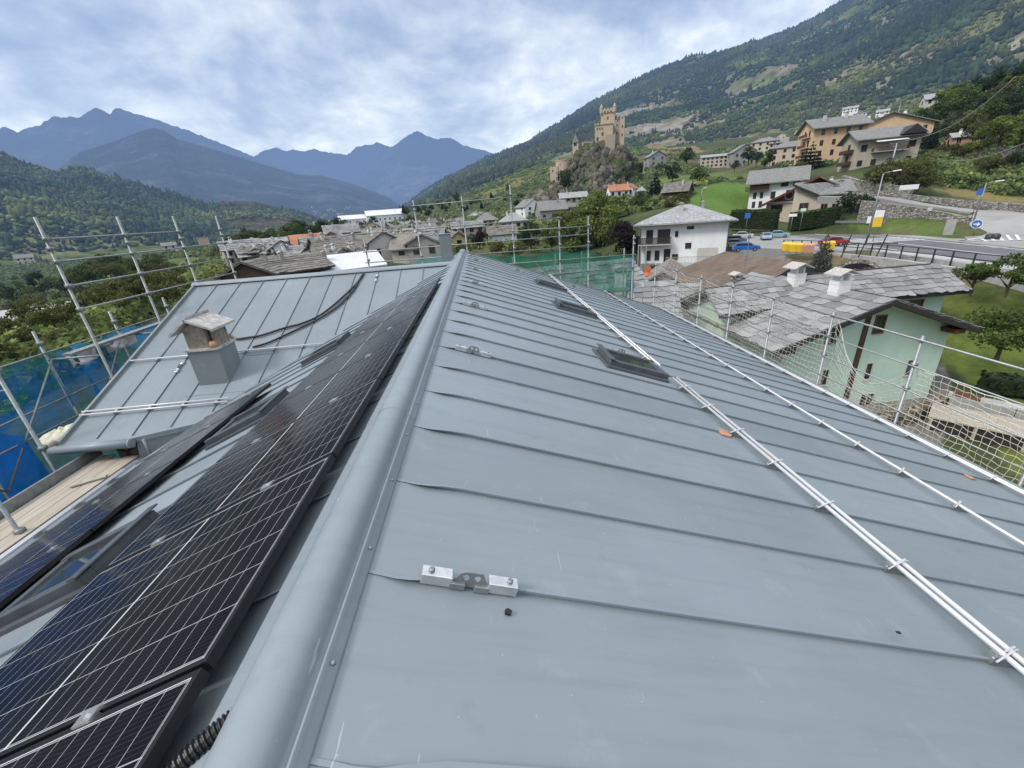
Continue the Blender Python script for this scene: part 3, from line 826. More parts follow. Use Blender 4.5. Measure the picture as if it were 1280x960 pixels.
def wpoly(pts): return [tuple(at(*p)[:2]) for p in pts]


_az = np.radians(np.concatenate([np.arange(-183, -72, 3.0), np.arange(-72, 78, .4), np.arange(78, 181, 3.0)]))
_D = np.concatenate([np.exp(np.linspace(math.log(3), math.log(640), 190)), np.array([800, 1200, 2500, 6000, 15000, 40000.0])])
_GA, _GD = np.meshgrid(_az, _D, indexing='ij')
GX, GY = _GD * np.sin(_GA), _GD * np.cos(_GA)
GZ = ground_z(GX, GY)
_nz = fbm(GX * .05, GY * .05, 4) - .47
_am = np.clip((_GD - 60) / 500, 0, 1)
GZ = GZ + _nz * _am * 7
_jx, _jy = (fbm(GX * .22, GY * .22, 3) - .47) * 6 * np.clip(_GD / 90, .15, 1.6), (fbm(GX * .22 + 50, GY * .22, 3) - .47) * 6 * np.clip(_GD / 90, .15, 1.6)
_ip = inpoly
inpoly = lambda x, y, p: _ip(x + _jx, y + _jy, p) if x is GX else _ip(x, y, p)
lawn_near = inpoly(GX, GY, [(17, 7), (24, 15.5), (30, 20.5), (33, 27), (40, 33.5), (42.5, 30), (43, 20), (36, 6), (24, -2)])
lawn_z = wpoly([(840, 262, 125), (868, 258, 112), (938, 258, 118), (936, 232, 168), (905, 234, 175), (868, 247, 160)])
meadow = inpoly(GX, GY, lawn_z)
meadow2 = inpoly(GX, GY, wpoly([(870, 232, 190), (960, 224, 200), (955, 213, 230), (885, 215, 260), (820, 230, 260), (832, 240, 215)]))
field = inpoly(GX, GY, wpoly([(110, 362, 230), (235, 343, 200), (262, 326, 330), (205, 338, 380), (130, 352, 330)]))
tri = inpoly(GX, GY, wpoly([(1070, 284, 96), (1120, 291, 88), (1188, 292, 84), (1205, 281, 88), (1160, 279, 96), (1090, 274, 100)]))
dry = inpoly(GX, GY, wpoly([(1165, 243, 125), (1285, 268, 108), (1300, 225, 125), (1215, 228, 140)]))
bank = inpoly(GX, GY, [(41, 33), (44.5, 33.5), (45.5, 50), (40, 56), (37, 46), (38, 38)])
tanhill = inpoly(GX, GY, wpoly([(785, 200, 430), (880, 196, 440), (870, 182, 560), (805, 168, 600), (775, 180, 560)]))
river = inpoly(GX, GY, wpoly([(-30, 384, 300), (42, 377, 320), (48, 384, 280), (-10, 398, 260)]))
vine = inpoly(GX, GY, wpoly([(600, 258, 400), (690, 226, 420), (692, 205, 640), (600, 235, 640)]))
base = np.zeros(GX.shape + (3,)); n4 = fbm(GX * .13, GY * .13, 5)[..., None]
base[:] = (.052, .068, .026)
base = base * (.55 + 1.0 * n4)
dmask = np.clip((fbm(GX * .02 + 40, GY * .02, 4) - .47) * 7, 0, 1)[..., None]
base = base * (1 - dmask * .55) + np.array((.13, .115, .06)) * dmask * .55
for m_, c in ((lawn_near, (.105, .145, .032)), (meadow, (.088, .155, .030)), (meadow2, (.095, .135, .036)), (field, (.088, .13, .035)), (tri, (.08, .115, .03)), (dry, (.155, .135, .055)), (bank, (.13, .115, .06)),
              (tanhill, (.20, .165, .085)), (river, (.32, .31, .29)), (vine, (.13, .135, .05))):
    k = m_[..., None]
    base = np.where(k, np.array(c) * (.8 + .45 * n4), base)
_nearyard = inpoly(GX, GY, [(-30, -30), (-30, 24), (5, 30), (18, 60), (44, 60), (39, 46), (36, 38), (31, 24), (22.5, 17), (14, 8), (14, -30)]) & (GX > -9.5)
base = np.where(_nearyard[..., None], np.array((.20, .19, .17)) * (.7 + .6 * n4), base)

t = NT('ground_cover')
at_ = t.n('Attribute', attribute_name='tint'); Pp = t.pos()
g1 = t.noise(Pp, 1.3, 8, .72); g2 = t.noise(Pp, .06, 5, .6)
cc = t.mix(1.0, at_.outputs['Color'], t.ramp(g1, [(.25, .55), (.75, 1.35)]), 'MULTIPLY')
cc = t.mix(1.0, cc, t.mix(t.ramp(t.noise(Pp, .22, 6, .7), [(.4, 0.0), (.7, .6)]), t.ramp(g2, [(.3, .7), (.7, 1.2)]), (1.25, 1.0, .8)), 'MULTIPLY')
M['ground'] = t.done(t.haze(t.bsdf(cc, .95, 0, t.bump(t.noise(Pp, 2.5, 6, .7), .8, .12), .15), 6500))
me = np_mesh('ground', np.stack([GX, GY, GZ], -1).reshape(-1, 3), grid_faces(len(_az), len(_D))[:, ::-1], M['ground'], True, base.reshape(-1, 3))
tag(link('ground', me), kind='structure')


# ------------------------------------------------------------------ hills and mountains: sheets whose crest follows the skyline
def terrain_mat(name, stops, sc, L, rock=(.2, .19, .17), rockamt=.5, hz=(.14, .235, .45), zs=1.6):
    t = NT(name); P = t.pos()
    sP = t.scaled(P, (1, 1, zs))
    f1 = t.noise(sP, sc, 9, .62); f2 = t.noise(sP, sc * .18, 6, .6)
    f = t.math('ADD', t.math('MULTIPLY', f1, .55), t.math('MULTIPLY', f2, .45))
    c = t.ramp(f, stops)
    geo = t.n('NewGeometry'); sn = t.n('SeparateXYZ'); t.set(sn.inputs[0], geo.outputs['Normal'])
    rk = t.noise(sP, sc * .5, 8, .68)
    c = t.mix(t.math('MULTIPLY', t.ramp(rk, [(.53, 0.0), (.62, 1.0)]), rockamt), c, rock)
    dk = t.noise(P, sc * 7, 3, .6)
    c = t.mix(1.0, c, t.ramp(dk, [(.3, .5), (.7, 1.35)]), 'MULTIPLY')
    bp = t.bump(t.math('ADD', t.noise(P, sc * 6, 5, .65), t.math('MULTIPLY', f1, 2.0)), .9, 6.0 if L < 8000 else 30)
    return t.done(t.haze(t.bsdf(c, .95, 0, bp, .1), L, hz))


GREENS = [(.33, (.05, .074, .03)), (.43, (.085, .115, .04)), (.50, (.12, .138, .058)), (.57, (.17, .15, .095)), (.66, (.25, .215, .16))]
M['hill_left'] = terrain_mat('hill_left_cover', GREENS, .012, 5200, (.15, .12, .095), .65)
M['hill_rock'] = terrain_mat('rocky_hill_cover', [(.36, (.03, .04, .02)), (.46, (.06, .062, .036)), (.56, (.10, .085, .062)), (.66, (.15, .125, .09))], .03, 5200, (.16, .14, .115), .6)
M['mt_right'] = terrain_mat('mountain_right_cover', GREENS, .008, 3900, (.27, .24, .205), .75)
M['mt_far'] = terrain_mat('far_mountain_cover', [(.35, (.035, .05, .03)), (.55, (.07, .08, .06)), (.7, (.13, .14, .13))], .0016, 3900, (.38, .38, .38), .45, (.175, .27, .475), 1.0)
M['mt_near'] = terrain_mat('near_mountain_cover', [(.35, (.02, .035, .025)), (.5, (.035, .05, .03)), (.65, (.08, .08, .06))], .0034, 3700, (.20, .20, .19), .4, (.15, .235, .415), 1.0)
SHEETS = {}


def smooth_interp(xq, xs, ys):
    return np.interp(xq, xs, ys)


def sheet(name, sky_pts, D0, D1, z0, mat, *a_, extra=(), **k_):
    return _sheet(name, sky_pts, D0, D1, z0, mat, *a_, extra=extra, **k_)


def _sheet(name, sky_pts, D0, D1, z0, mat, na=260, nv=90, prof=1.15, amp=.06, nsc=.004, crest=.004, ridged=True, back=.6, extra=()):
    pts = [ray(*p) for p in sky_pts]
    az = np.array([math.atan2(r[0], r[1]) for r in pts]); el = np.array([r[2] / math.hypot(r[0], r[1]) for r in pts])
    az = np.concatenate([az, [math.radians(e[0]) for e in extra]]); el = np.concatenate([el, [e[1] for e in extra]])
    o = np.argsort(az); az, el = az[o], el[o]
    A = np.linspace(az[0], az[-1], na)
    E = smooth_interp(A, az, el)
    jag = (fbm(A * 190 + 5, A * 0 + 3.3, 4) - .47) * crest
    E = E + jag
    D1a = np.interp(A, np.linspace(az[0], az[-1], len(D1)), D1) if isinstance(D1, (list, tuple)) else np.full(na, float(D1))
    D0a = np.interp(A, np.linspace(az[0], az[-1], len(D0)), D0) if isinstance(D0, (list, tuple)) else np.full(na, float(D0))
    v = np.concatenate([np.linspace(0, 1, nv), 1 + np.linspace(.08, back, 6)])
    Dg = D0a[:, None] + (D1a - D0a)[:, None] * v[None]
    X, Y = Dg * np.sin(A)[:, None], Dg * np.cos(A)[:, None]
    zr = (E * D1a)[:, None]
    if z0 is None:
        zb = ground_z(D0a * np.sin(A), D0a * np.cos(A))[:, None] - 4
    else:
        zb = np.full((na, 1), float(z0))
    vv = np.minimum(v, 1)[None]
    Z = zb + (zr - zb) * vv ** prof
    nz = fbm(X * nsc, Y * nsc, 6, ridged) - (.62 if ridged else .47)
    nz2 = fbm(X * nsc * 5, Y * nsc * 5, 4) - .47
    env = np.sin(np.pi * np.clip(vv, 0, 1)) ** .7
    Z = Z + (nz + .25 * nz2) * amp * np.maximum(zr - zb, 40) * env
    # keep the crest the highest thing seen along each bearing
    lim = (E[:, None] - .0015) * Dg
    Z = np.where(v[None] < .985, np.minimum(Z, lim), Z)
    bk = np.clip(v - 1, 0, None)[None]
    Z = Z - bk * np.maximum(zr - zb, 60) * .9
    me = np_mesh(name, np.stack([X, Y, Z], -1).reshape(-1, 3), grid_faces(na, len(v))[:, ::-1], mat, True)
    o = tag(link(name, me), kind='structure')
    SHEETS[name] = (X, Y, Z, nv)
    return o


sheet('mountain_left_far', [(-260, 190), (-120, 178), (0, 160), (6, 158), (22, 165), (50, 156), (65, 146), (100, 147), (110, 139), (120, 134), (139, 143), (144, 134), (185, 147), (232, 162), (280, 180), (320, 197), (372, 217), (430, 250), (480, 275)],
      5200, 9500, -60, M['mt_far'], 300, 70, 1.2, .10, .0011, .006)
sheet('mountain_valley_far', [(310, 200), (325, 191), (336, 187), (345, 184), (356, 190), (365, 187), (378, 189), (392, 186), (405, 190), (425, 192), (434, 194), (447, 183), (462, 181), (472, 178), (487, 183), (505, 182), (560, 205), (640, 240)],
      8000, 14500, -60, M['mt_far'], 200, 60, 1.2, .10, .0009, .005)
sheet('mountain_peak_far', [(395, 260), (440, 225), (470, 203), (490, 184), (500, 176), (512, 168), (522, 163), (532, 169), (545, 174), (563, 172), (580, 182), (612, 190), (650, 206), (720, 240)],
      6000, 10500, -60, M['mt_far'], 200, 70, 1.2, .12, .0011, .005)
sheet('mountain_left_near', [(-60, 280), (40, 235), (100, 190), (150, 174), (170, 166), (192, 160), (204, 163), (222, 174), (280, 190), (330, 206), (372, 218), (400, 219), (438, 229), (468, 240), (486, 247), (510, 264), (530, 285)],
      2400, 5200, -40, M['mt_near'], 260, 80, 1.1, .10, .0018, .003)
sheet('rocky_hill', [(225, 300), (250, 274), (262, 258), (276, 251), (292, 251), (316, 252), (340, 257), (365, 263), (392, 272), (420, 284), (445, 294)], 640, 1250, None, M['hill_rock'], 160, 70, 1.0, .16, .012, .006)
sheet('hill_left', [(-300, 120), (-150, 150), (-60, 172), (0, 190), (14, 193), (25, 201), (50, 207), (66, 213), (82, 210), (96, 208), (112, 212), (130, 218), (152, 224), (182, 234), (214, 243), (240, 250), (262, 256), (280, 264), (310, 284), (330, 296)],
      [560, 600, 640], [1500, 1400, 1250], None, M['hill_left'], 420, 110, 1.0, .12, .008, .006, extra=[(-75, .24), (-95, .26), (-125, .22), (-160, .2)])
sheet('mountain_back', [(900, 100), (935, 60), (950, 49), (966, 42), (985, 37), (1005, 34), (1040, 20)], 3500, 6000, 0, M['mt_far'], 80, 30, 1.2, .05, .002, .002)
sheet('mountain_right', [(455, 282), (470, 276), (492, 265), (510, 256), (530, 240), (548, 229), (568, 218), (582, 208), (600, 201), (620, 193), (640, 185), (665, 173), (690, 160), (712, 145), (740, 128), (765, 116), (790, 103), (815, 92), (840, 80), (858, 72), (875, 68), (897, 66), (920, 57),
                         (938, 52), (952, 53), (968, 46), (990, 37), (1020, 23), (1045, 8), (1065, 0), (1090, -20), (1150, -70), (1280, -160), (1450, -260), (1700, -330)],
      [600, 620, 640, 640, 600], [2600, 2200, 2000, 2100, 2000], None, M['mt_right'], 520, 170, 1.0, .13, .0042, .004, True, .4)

# ------------------------------------------------------------------ woodland on the slopes (one mass of crowns per slope)
ico = []
_g = (1 + 5 ** .5) / 2
for s1 in (-1, 1):
    for s2 in (-1, 1): ico += [(0, s1, s2 * _g), (s1, s2 * _g, 0), (s2 * _g, 0, s1)]
ico = np.array(ico, float) / math.hypot(1, _g)
_f = []
for i in range(12):
    for j in range(i + 1, 12):
        for k in range(j + 1, 12):
            a, b, c = ico[i], ico[j], ico[k]
            if max(np.linalg.norm(a - b), np.linalg.norm(b - c), np.linalg.norm(a - c)) < 1.1:
                _f.append((i, j, k) if np.dot(np.cross(b - a, c - a), a + b + c) > 0 else (i, k, j))
ICOF = np.array(_f)


def woodland(name, shname, n, size, dens_sc, thr, seed, vrange=(0.02, .98), acols=((.55, .72, .72), (1.5, 1.35, .95)), lowopen=0.0):
    X, Y, Z, nv = SHEETS[shname]
    g = np.random.default_rng(seed)
    na = X.shape[0]
    a = g.random(n * 3) * (na - 1.001); v = (vrange[0] + (vrange[1] - vrange[0]) * g.random(n * 3) ** .8) * (nv - 1.001)
    i, j = a.astype(int), v.astype(int); fa, fv = a - i, v - j
    bl = lambda Q: (Q[i, j] * (1 - fa) + Q[i + 1, j] * fa) * (1 - fv) + (Q[i, j + 1] * (1 - fa) + Q[i + 1, j + 1] * fa) * fv
    x, y, z = bl(X), bl(Y), bl(Z)
    d = fbm(x * dens_sc, y * dens_sc + z * dens_sc * .6, 5)
    ok = np.nonzero(d + g.normal(0, .03, len(d)) > thr + lowopen * (v < .42 * nv))[0][:n]
    x, y, z, d = x[ok], y[ok], z[ok], d[ok]
    m = len(x)
    s = size * (.55 + .9 * g.random(m))
    spk = g.random(m) < .3; tall = 1 + 1.3 * spk; slim = np.where(spk, .6, 1.0)
    Vv = ico[None] * (1 + g.normal(0, .22, (m, 12, 1)))
    Vv = Vv * np.stack([s * slim, s * slim, s * .9 * tall], -1)[:, None] + np.stack([x, y, z + s * .45], -1)[:, None]
    Ff = ICOF[None] + (np.arange(m) * 12)[:, None, None]
    k = np.clip((fbm(x * dens_sc * .8 + 9, y * dens_sc * .8, 4) - .40) * 4.5 + g.normal(0, .22, m), 0, 1)[:, None]; c = np.array(acols[0]) * (1 - k) + np.array(acols[1]) * k
    big = np.clip((fbm(x * dens_sc * 3, y * dens_sc * 3, 3)[:, None] - .2) * 2.4, .5, 1.7)
    c = c * big
    c = c * np.where(spk, .7, 1.0)[:, None]
    C = np.repeat(c[:, None], 12, 1)
    me = np_mesh(name, Vv.reshape(-1, 3), Ff.reshape(-1, 3), M['canopy'], True, C.reshape(-1, 3))
    return tag(link(name, me), kind='stuff')


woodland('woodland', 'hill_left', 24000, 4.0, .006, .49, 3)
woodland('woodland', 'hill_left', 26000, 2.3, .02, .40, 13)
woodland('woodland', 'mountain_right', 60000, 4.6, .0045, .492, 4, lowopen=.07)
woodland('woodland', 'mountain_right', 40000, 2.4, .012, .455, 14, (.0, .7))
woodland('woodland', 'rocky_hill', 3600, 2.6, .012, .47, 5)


# ------------------------------------------------------------------ scrub growing over the open slopes: one mass of low clumps
def scrub(name, poly_px, n, size, seed, tint, lift=.0, thr=.40, dsc=.05, avoid=(), q=20, lf=.62):
    g = np.random.default_rng(seed)
    poly = wpoly(poly_px); xs = [p[0] for p in poly]; ys = [p[1] for p in poly]
    x = g.uniform(min(xs), max(xs), n * 6); y = g.uniform(min(ys), max(ys), n * 6)
    ok = inpoly(x, y, poly)
    for a in avoid: ok &= ~inpoly(x, y, a)
    ok &= (fbm(x * dsc + seed, y * dsc, 4) + g.normal(0, .04, len(x))) > thr
    x, y = x[ok][:n], y[ok][:n]
    z = ground_z(x, y) + (fbm(x * .05, y * .05, 4) - .47) * np.clip((np.hypot(x, y) - 60) / 500, 0, 1) * 7
    m = len(x)
    s = size * (.45 + 1.0 * g.random(m))
    d = g.normal(0, 1, (m, q, 3)); d /= np.linalg.norm(d, axis=2, keepdims=True); d[..., 2] = np.abs(d[..., 2])
    P = np.stack([x, y, z], -1)[:, None] + d * (s[:, None, None] * np.array([1, 1, .85])) * (.6 + .45 * g.random((m, q, 1)))
    N = d + g.normal(0, .5, d.shape); N /= np.linalg.norm(N, axis=2, keepdims=True)
    A = np.cross(N, g.normal(0, 1, N.shape)); A /= np.linalg.norm(A, axis=2, keepdims=True); B = np.cross(N, A)
    w_ = (s[:, None, None] * lf) * (.6 + .8 * g.random((m, q, 1)))
    Vv = np.stack([P - A * w_ * .5, P - B * w_ * .36, P + A * w_ * .5 - N * w_ * .15, P + B * w_ * .36], 2).reshape(-1, 3)
    k = (.55 + .8 * g.random((m, 1, 1))) * (.75 + .5 * g.random((m, q, 1)))
    hue = np.array(tint[0]) + (np.array(tint[1]) - np.array(tint[0])) * g.random((m, 1, 1))
    C = np.repeat((k * hue)[:, :, None], 4, 2).reshape(-1, 3)
    me = np_mesh(name, Vv, np.arange(len(Vv)).reshape(-1, 4), M['canopy'], False, C)
    return tag(link(name, me), kind='stuff')


GRN = ((.55, .75, .6), (1.5, 1.35, .9))
_lawns = [lawn_z, wpoly([(870, 232, 190), (960, 224, 200), (955, 213, 230), (885, 215, 260), (820, 230, 260), (832, 240, 215)])]
scrub('scrub', [(1128, 236, 132), (1200, 232, 128), (1310, 222, 126), (1340, 60, 330), (1200, 105, 310), (1110, 175, 300)], 4200, 1.5, 21, GRN, thr=.38, q=34, lf=.42)
scrub('scrub', [(1060, 205, 170), (1130, 200, 170), (1150, 165, 330), (900, 180, 460), (880, 200, 330), (960, 205, 270)], 1800, 2.0, 22, GRN, thr=.46)
scrub('scrub', [(800, 262, 140), (868, 255, 130), (905, 226, 200), (860, 190, 480), (780, 180, 560), (560, 240, 620), (560, 275, 330), (650, 300, 140)], 5200, 1.9, 23, GRN, thr=.46, avoid=_lawns)
scrub('scrub', [(-60, 430, 66), (150, 392, 110), (300, 335, 130), (330, 305, 560), (60, 318, 630), (-80, 330, 630)], 13000, 2.6, 24, GRN, thr=.42, avoid=[wpoly([(110, 362, 230), (235, 343, 200), (262, 326, 330), (205, 338, 380), (130, 352, 330)]), wpoly([(-30, 384, 300), (42, 377, 320), (48, 384, 280), (-10, 398, 260)])])
scrub('scrub', [(-120, 470, 44), (120, 425, 52), (230, 370, 80), (300, 345, 120), (180, 380, 150), (-60, 410, 120)], 2600, 1.9, 26, GRN, thr=.34, q=80, lf=.26)
scrub('scrub', [(300, 345, 100), (640, 320, 100), (700, 300, 120), (700, 262, 420), (400, 285, 560), (300, 300, 480)], 3500, 1.7, 25, GRN, thr=.47)
# ------------------------------------------------------------------ the house whose roof we stand on
tR, tL, tW = math.tan(R_(20.2)), math.tan(R_(23)), math.tan(R_(22))
XR, XL, ZR = -.515, -.72, -1.12
YW, ZW = 11.8, -1.2
Y0, Y1 = -3.2, 14.3
EAVE_R, EAVE_L = 6.42, -5.84
zr = lambda x: ZR - tR * (x - XR)
zl = lambda x: ZR - tL * (XL - x)
zw = lambda y: ZW - tW * (YW - y)
house = empty('house', (0, 0, 0), 0, 'large house with grey blue standing seam metal roof filling the foreground', 'house')
SEAM0, SP = 1.11, .54


def seam(mb, P0, axis, nrm, side, length, twist=True, h=.024, w=.013):
    """a folded rib running along axis; near its upper end it is pressed flat and twists up"""
    P0, axis, nrm, side = [np.array(a, float) for a in (P0, axis, nrm, side)]
    if twist:
        st = [(0, .003, .0), (.05, .005, -.004), (.10, .013, -.012), (.15, .022, -.016), (.22, h, -.008), (.32, h, .0), (length, h, .0)]
    else:
        st = [(0, h, 0), (length, h, 0)]
    vs, fs = [], []
    for s_, hh, off in st:
        c = P0 + axis * s_ + side * (off * .4)
        ww = w * .5
        n_ = ww * .25; q = nrm * (hh * .55)
        vs += [c - side * n_, c + side * n_, c + side * (n_ + off * .5) + q, c + side * (ww + off * .5) + q, c + side * (ww + off) + nrm * hh, c - side * (ww - off) + nrm * hh, c - side * (ww - off * .5) + q, c - side * (n_ - off * .5) + q]
    for i in range(len(st) - 1):
        for j in range(8):
            fs.append((i * 8 + j, i * 8 + (j + 1) % 8, i * 8 + 8 + (j + 1) % 8, i * 8 + 8 + j))
    fs += [(7, 6, 5, 4, 3, 2, 1, 0), tuple(len(st) * 8 - 8 + k for k in range(8))]
    mb.add(vs, fs)


aR = np.array([math.cos(R_(20.2)), 0, -math.sin(R_(20.2))]); nR = np.array([math.sin(R_(20.2)), 0, math.cos(R_(20.2))])
aL = np.array([-math.cos(R_(23)), 0, -math.sin(R_(23))]); nL = np.array([-math.sin(R_(23)), 0, math.cos(R_(23))])
aW = np.array([0, -math.cos(R_(22)), -math.sin(R_(22))]); nW = np.array([0, -math.sin(R_(22)), math.cos(R_(22))])
yv = np.array([0, 1.0, 0]); xv = np.array([1.0, 0, 0])

# right slope
mb = MB()
mb.prism([(XR - .12, Y0, zr(XR - .12)), (EAVE_R, Y0, zr(EAVE_R)), (EAVE_R, Y1, zr(EAVE_R)), (XR - .12, Y1, zr(XR - .12))], (0, 0, -.1))
k = -7
while SEAM0 + SP * k < Y1 - .1:
    y = SEAM0 + SP * k
    if y > Y0: seam(mb, (XR + .012, y, zr(XR + .012)), aR, nR, yv, (EAVE_R - XR - .05) / aR[0], True)
    k += 1
mb.build('roof_slope', M['metal'], house)
# left slope: down to the valley of the wing
mb = MB()
xvb = -5.455; yvb = YW - (zl(xvb) - ZW) / -tW
L0 = (XL + .1, Y0, zl(XL + .1)); L1 = (EAVE_L, Y0, zl(EAVE_L)); L2 = (EAVE_L, 6.2, zl(EAVE_L)); L3 = (xvb, yvb, zl(xvb))
xt = XL - (-(ZW - ZR)) / tL
L4 = (xt, YW, zl(xt)); L5 = (xt, Y1, zl(xt)); L6 = (XL + .1, Y1, zl(XL + .1))
mb.prism([L0, L6, L5, L4, L3, L2, L1], (0, 0, -.1))
k = -7
while SEAM0 + SP * k < 11.6:
    y = SEAM0 + SP * k
    if y > Y0:
        xe = EAVE_L + .04
        if y > yvb: xe = min(-1.1, xvb + (y - yvb) * (xt - xvb) / (YW - yvb) - .0) + .12
        elif y > 6.2: xe = -5.5
        if XL - xe > .6: seam(mb, (XL - .045, y, zl(XL - .045)), aL, nL, yv, (XL - .045 - xe) / -aL[0], True)
    k += 1
mb.build('roof_slope', M['metal'], house)
# wing slope
XWL = -7.72; YE = 6.83
mb = MB()
W = [(XWL, YW, ZW), (XWL, YE, zw(YE)), (-6.47, YE, zw(YE)), (xvb, yvb, zw(yvb)), (xt, YW, ZW)]
mb.prism(W[::-1], (0, 0, -.09))
mb.prism([(XWL, YW, ZW), (xt, YW, ZW), (xt + .05, Y1, ZW - tW * (Y1 - YW)), (XWL, Y1 + 1.6, ZW - tW * (Y1 + 1.6 - YW))], (0, 0, -.09))
for k in range(12):
    x = -7.11 + .61 * k
    if x > -1.2: break
    ye = YE
    if x > -6.47: ye = max(YE + .02, (YE + (x + 6.47) * (yvb - YE) / (xvb + 6.47)) if x < xvb else yvb + (x - xvb) * (YW - yvb) / (xt - xvb))
    L = (YW - .1 - ye) / -aW[1]
    if L > .3: seam(mb, (x, YW - .1, zw(YW - .1)), aW, nW, xv, L - .06, False, .024, .011)
# flashing joints around the chimney and along the valley
for (p, q) in (((-6.0, 7.72), (-4.75, 7.72)), ((-5.2, 8.75), (-4.55, 8.75))):
    mb.tube([(p[0], p[1], zw(p[1]) + .004), (q[0], q[1], zw(q[1]) + .004)], .006, 4)
vdir = [(xvb + .25 + t_ * (xt - xvb - .1), yvb + .32 + t_ * (YW - yvb - .28)) for t_ in (0, 1)]
mb.tube([(vdir[0][0], vdir[0][1], zw(vdir[0][1]) + .004), (vdir[1][0], vdir[1][1], zw(vdir[1][1]) + .004)], .007, 4)
mb.build('wing_slope', M['metal_wing'], house)

# ridge cap: rounded roll with a flat flange on the right, in overlapping lengths
prof = [(-.79, -.024), (-.745, -.012), (-.728, .0), (-.715, .016)]
for i in range(9):
    a = math.pi * (1 - (i + .5) / 9)
    prof.append((-.634 + .084 * math.cos(a), .012 + .066 * math.sin(a)))
prof += [(-.549, .016), (-.541, .004), (-.535, .004), (-.534, .016), (-.527, .016), (-.525, -.001), (-.500, -.010), (-.499, -.020)]


def cap_piece(y0, y1, grow):
    mb = MB(); n = len(prof); vs, fs = [], []
    for y in (y0, y1):
        for x, z in prof: vs.append((-.617 + (x + .617) * grow, y, ZR + .02 + z * grow + (grow - 1) * .05))
    for i in range(n - 1): fs.append((i, i + 1, n + i + 1, n + i))
    mb.add(vs, fs)
    y = y0 + .2
    while y < y1:
        mb.lathe([(.007, -.004), (.006, .004), (.003, .006)], (-.512, y, ZR + .017), 8); y += .42
    o = mb.build('ridge_cap', M['cap'], house, True)
    m_ = o.modifiers.new('thick', 'SOLIDIFY'); m_.thickness = .003; m_.use_rim = False
    return o


cap_piece(Y0, 2.29, 1.0); cap_piece(2.25, 7.0, 1.012); cap_piece(6.95, Y1 + .04, 1.0)
mb = MB()
mb.lathe([(.11, -.03), (.112, .03), (.08, .07), (.03, .085)], (-.617, Y1 + .02, ZR + .02), 14)
mb.build('ridge_end', M['cap'], house, True)
# wing ridge cap and metal edges
mb = MB()
P_ = [(-.12, -.035), (-.11, .0), (-.06, .035), (0, .048), (.06, .035), (.11, .0), (.12, -.035)]
vs, fs = [], []
for x in (XWL - .05, -.72):
    for y, z in P_: vs.append((x, YW + y, ZW + .02 + z))
for i in range(6): fs.append((i, i + 1, 8 + i, 7 + i))
mb.add(vs, fs)
o = mb.build('ridge_cap', M['cap'], house, True); m_ = o.modifiers.new('thick', 'SOLIDIFY'); m_.thickness = .003; m_.use_rim = False
mb = MB()          # verge of the wing: upstand and outer drip edge with its shade in the colour
mb.obox((XWL, YW, ZW - .1), (.05, 0, 0), (0, YE - YW, zw(YE) - ZW), (0, 0, .17))
mb.build('verge_trim', M['metal_dark'], house)
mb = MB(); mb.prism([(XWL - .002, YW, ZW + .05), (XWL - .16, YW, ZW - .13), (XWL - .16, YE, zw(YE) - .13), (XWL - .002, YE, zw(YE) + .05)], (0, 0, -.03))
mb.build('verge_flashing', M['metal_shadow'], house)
mb = MB()
mb.obox((XWL - .1, YE - .03, zw(YE) - .17), (1.25 + .1, 0, 0), (0, .03, 0), (0, 0, .17))
mb.tube([(XWL - .08, YE - .09, zw(YE) - .05), (-6.42, YE - .09, zw(YE) - .05)], .065, 12)
mb.tube([(-6.46, YE - .09, zw(YE) - .05), (-6.43, YE - .09, zw(YE) - .05)], .085, 14)
mb.build('gutter', M['metal'], house, True)
mb = MB()          # clad cheek between wing eave and main roof
mb.prism([(-6.45, YE + .02, zw(YE) - .09), (xvb + .05, yvb + .02, zw(yvb) - .06), (xvb + .05, yvb + .02, zw(yvb) - 1.1), (-6.62, YE + .02, zw(YE) - .85)], (.02, .06, 0))
mb.build('cheek_cladding', M['metal_dark'], house)
mb = MB()          # right eave gutter, far verge
mb.obox((EAVE_R, Y0, zr(EAVE_R) - .12), (.03, 0, 0), (0, Y1 - Y0, 0), (0, 0, .125))
mb.tube([(EAVE_R + .09, Y0, zr(EAVE_R) - .07), (EAVE_R + .09, Y1, zr(EAVE_R) - .07)], .075, 12)
mb.build('gutter', M['metal_dark'], house, True)
mb = MB()
mb.obox((XR - .05, Y1, zr(XR - .05) - .14), (EAVE_R - XR + .05, 0, zr(EAVE_R) - zr(XR - .05)), (0, .035, 0), (0, 0, .17))
mb.obox((XL, Y1, zl(XL) - .14), (-2.5, 0, -2.5 * tL), (0, .035, 0), (0, 0, .17))
mb.build('verge_trim', M['metal_dark'], house)
mb = MB()
mb.obox((EAVE_L - .02, Y0, zl(EAVE_L) - .12), (.02, 0, 0), (0, 6.15 - Y0, 0), (0, 0, .12))
mb.tube([(EAVE_L - .09, Y0, zl(EAVE_L) - .06), (EAVE_L - .09, 6.15, zl(EAVE_L) - .06)], .07, 12)
mb.build('gutter', M['metal'], house, True)
# walls
mb = MB()
mb.prism([(-5.3, -2.9, -13.5), (6.0, -2.9, -13.5), (6.0, -2.9, -3.75), (-.6, -2.9, -1.4), (-5.3, -2.9, -3.3)], (0, 16.9, 0))
mb.build('wall', M['w_cream'], house)
mb = MB()
mb.prism([(-7.35, 7.35, -13.5), (-7.35, 15.4, -13.5), (-7.35, 15.4, -3.0), (-7.35, 11.8, -1.45), (-7.35, 7.35, -3.2)], (2.0, 0, 0))
mb.build('wall', M['stone_brown'], house)


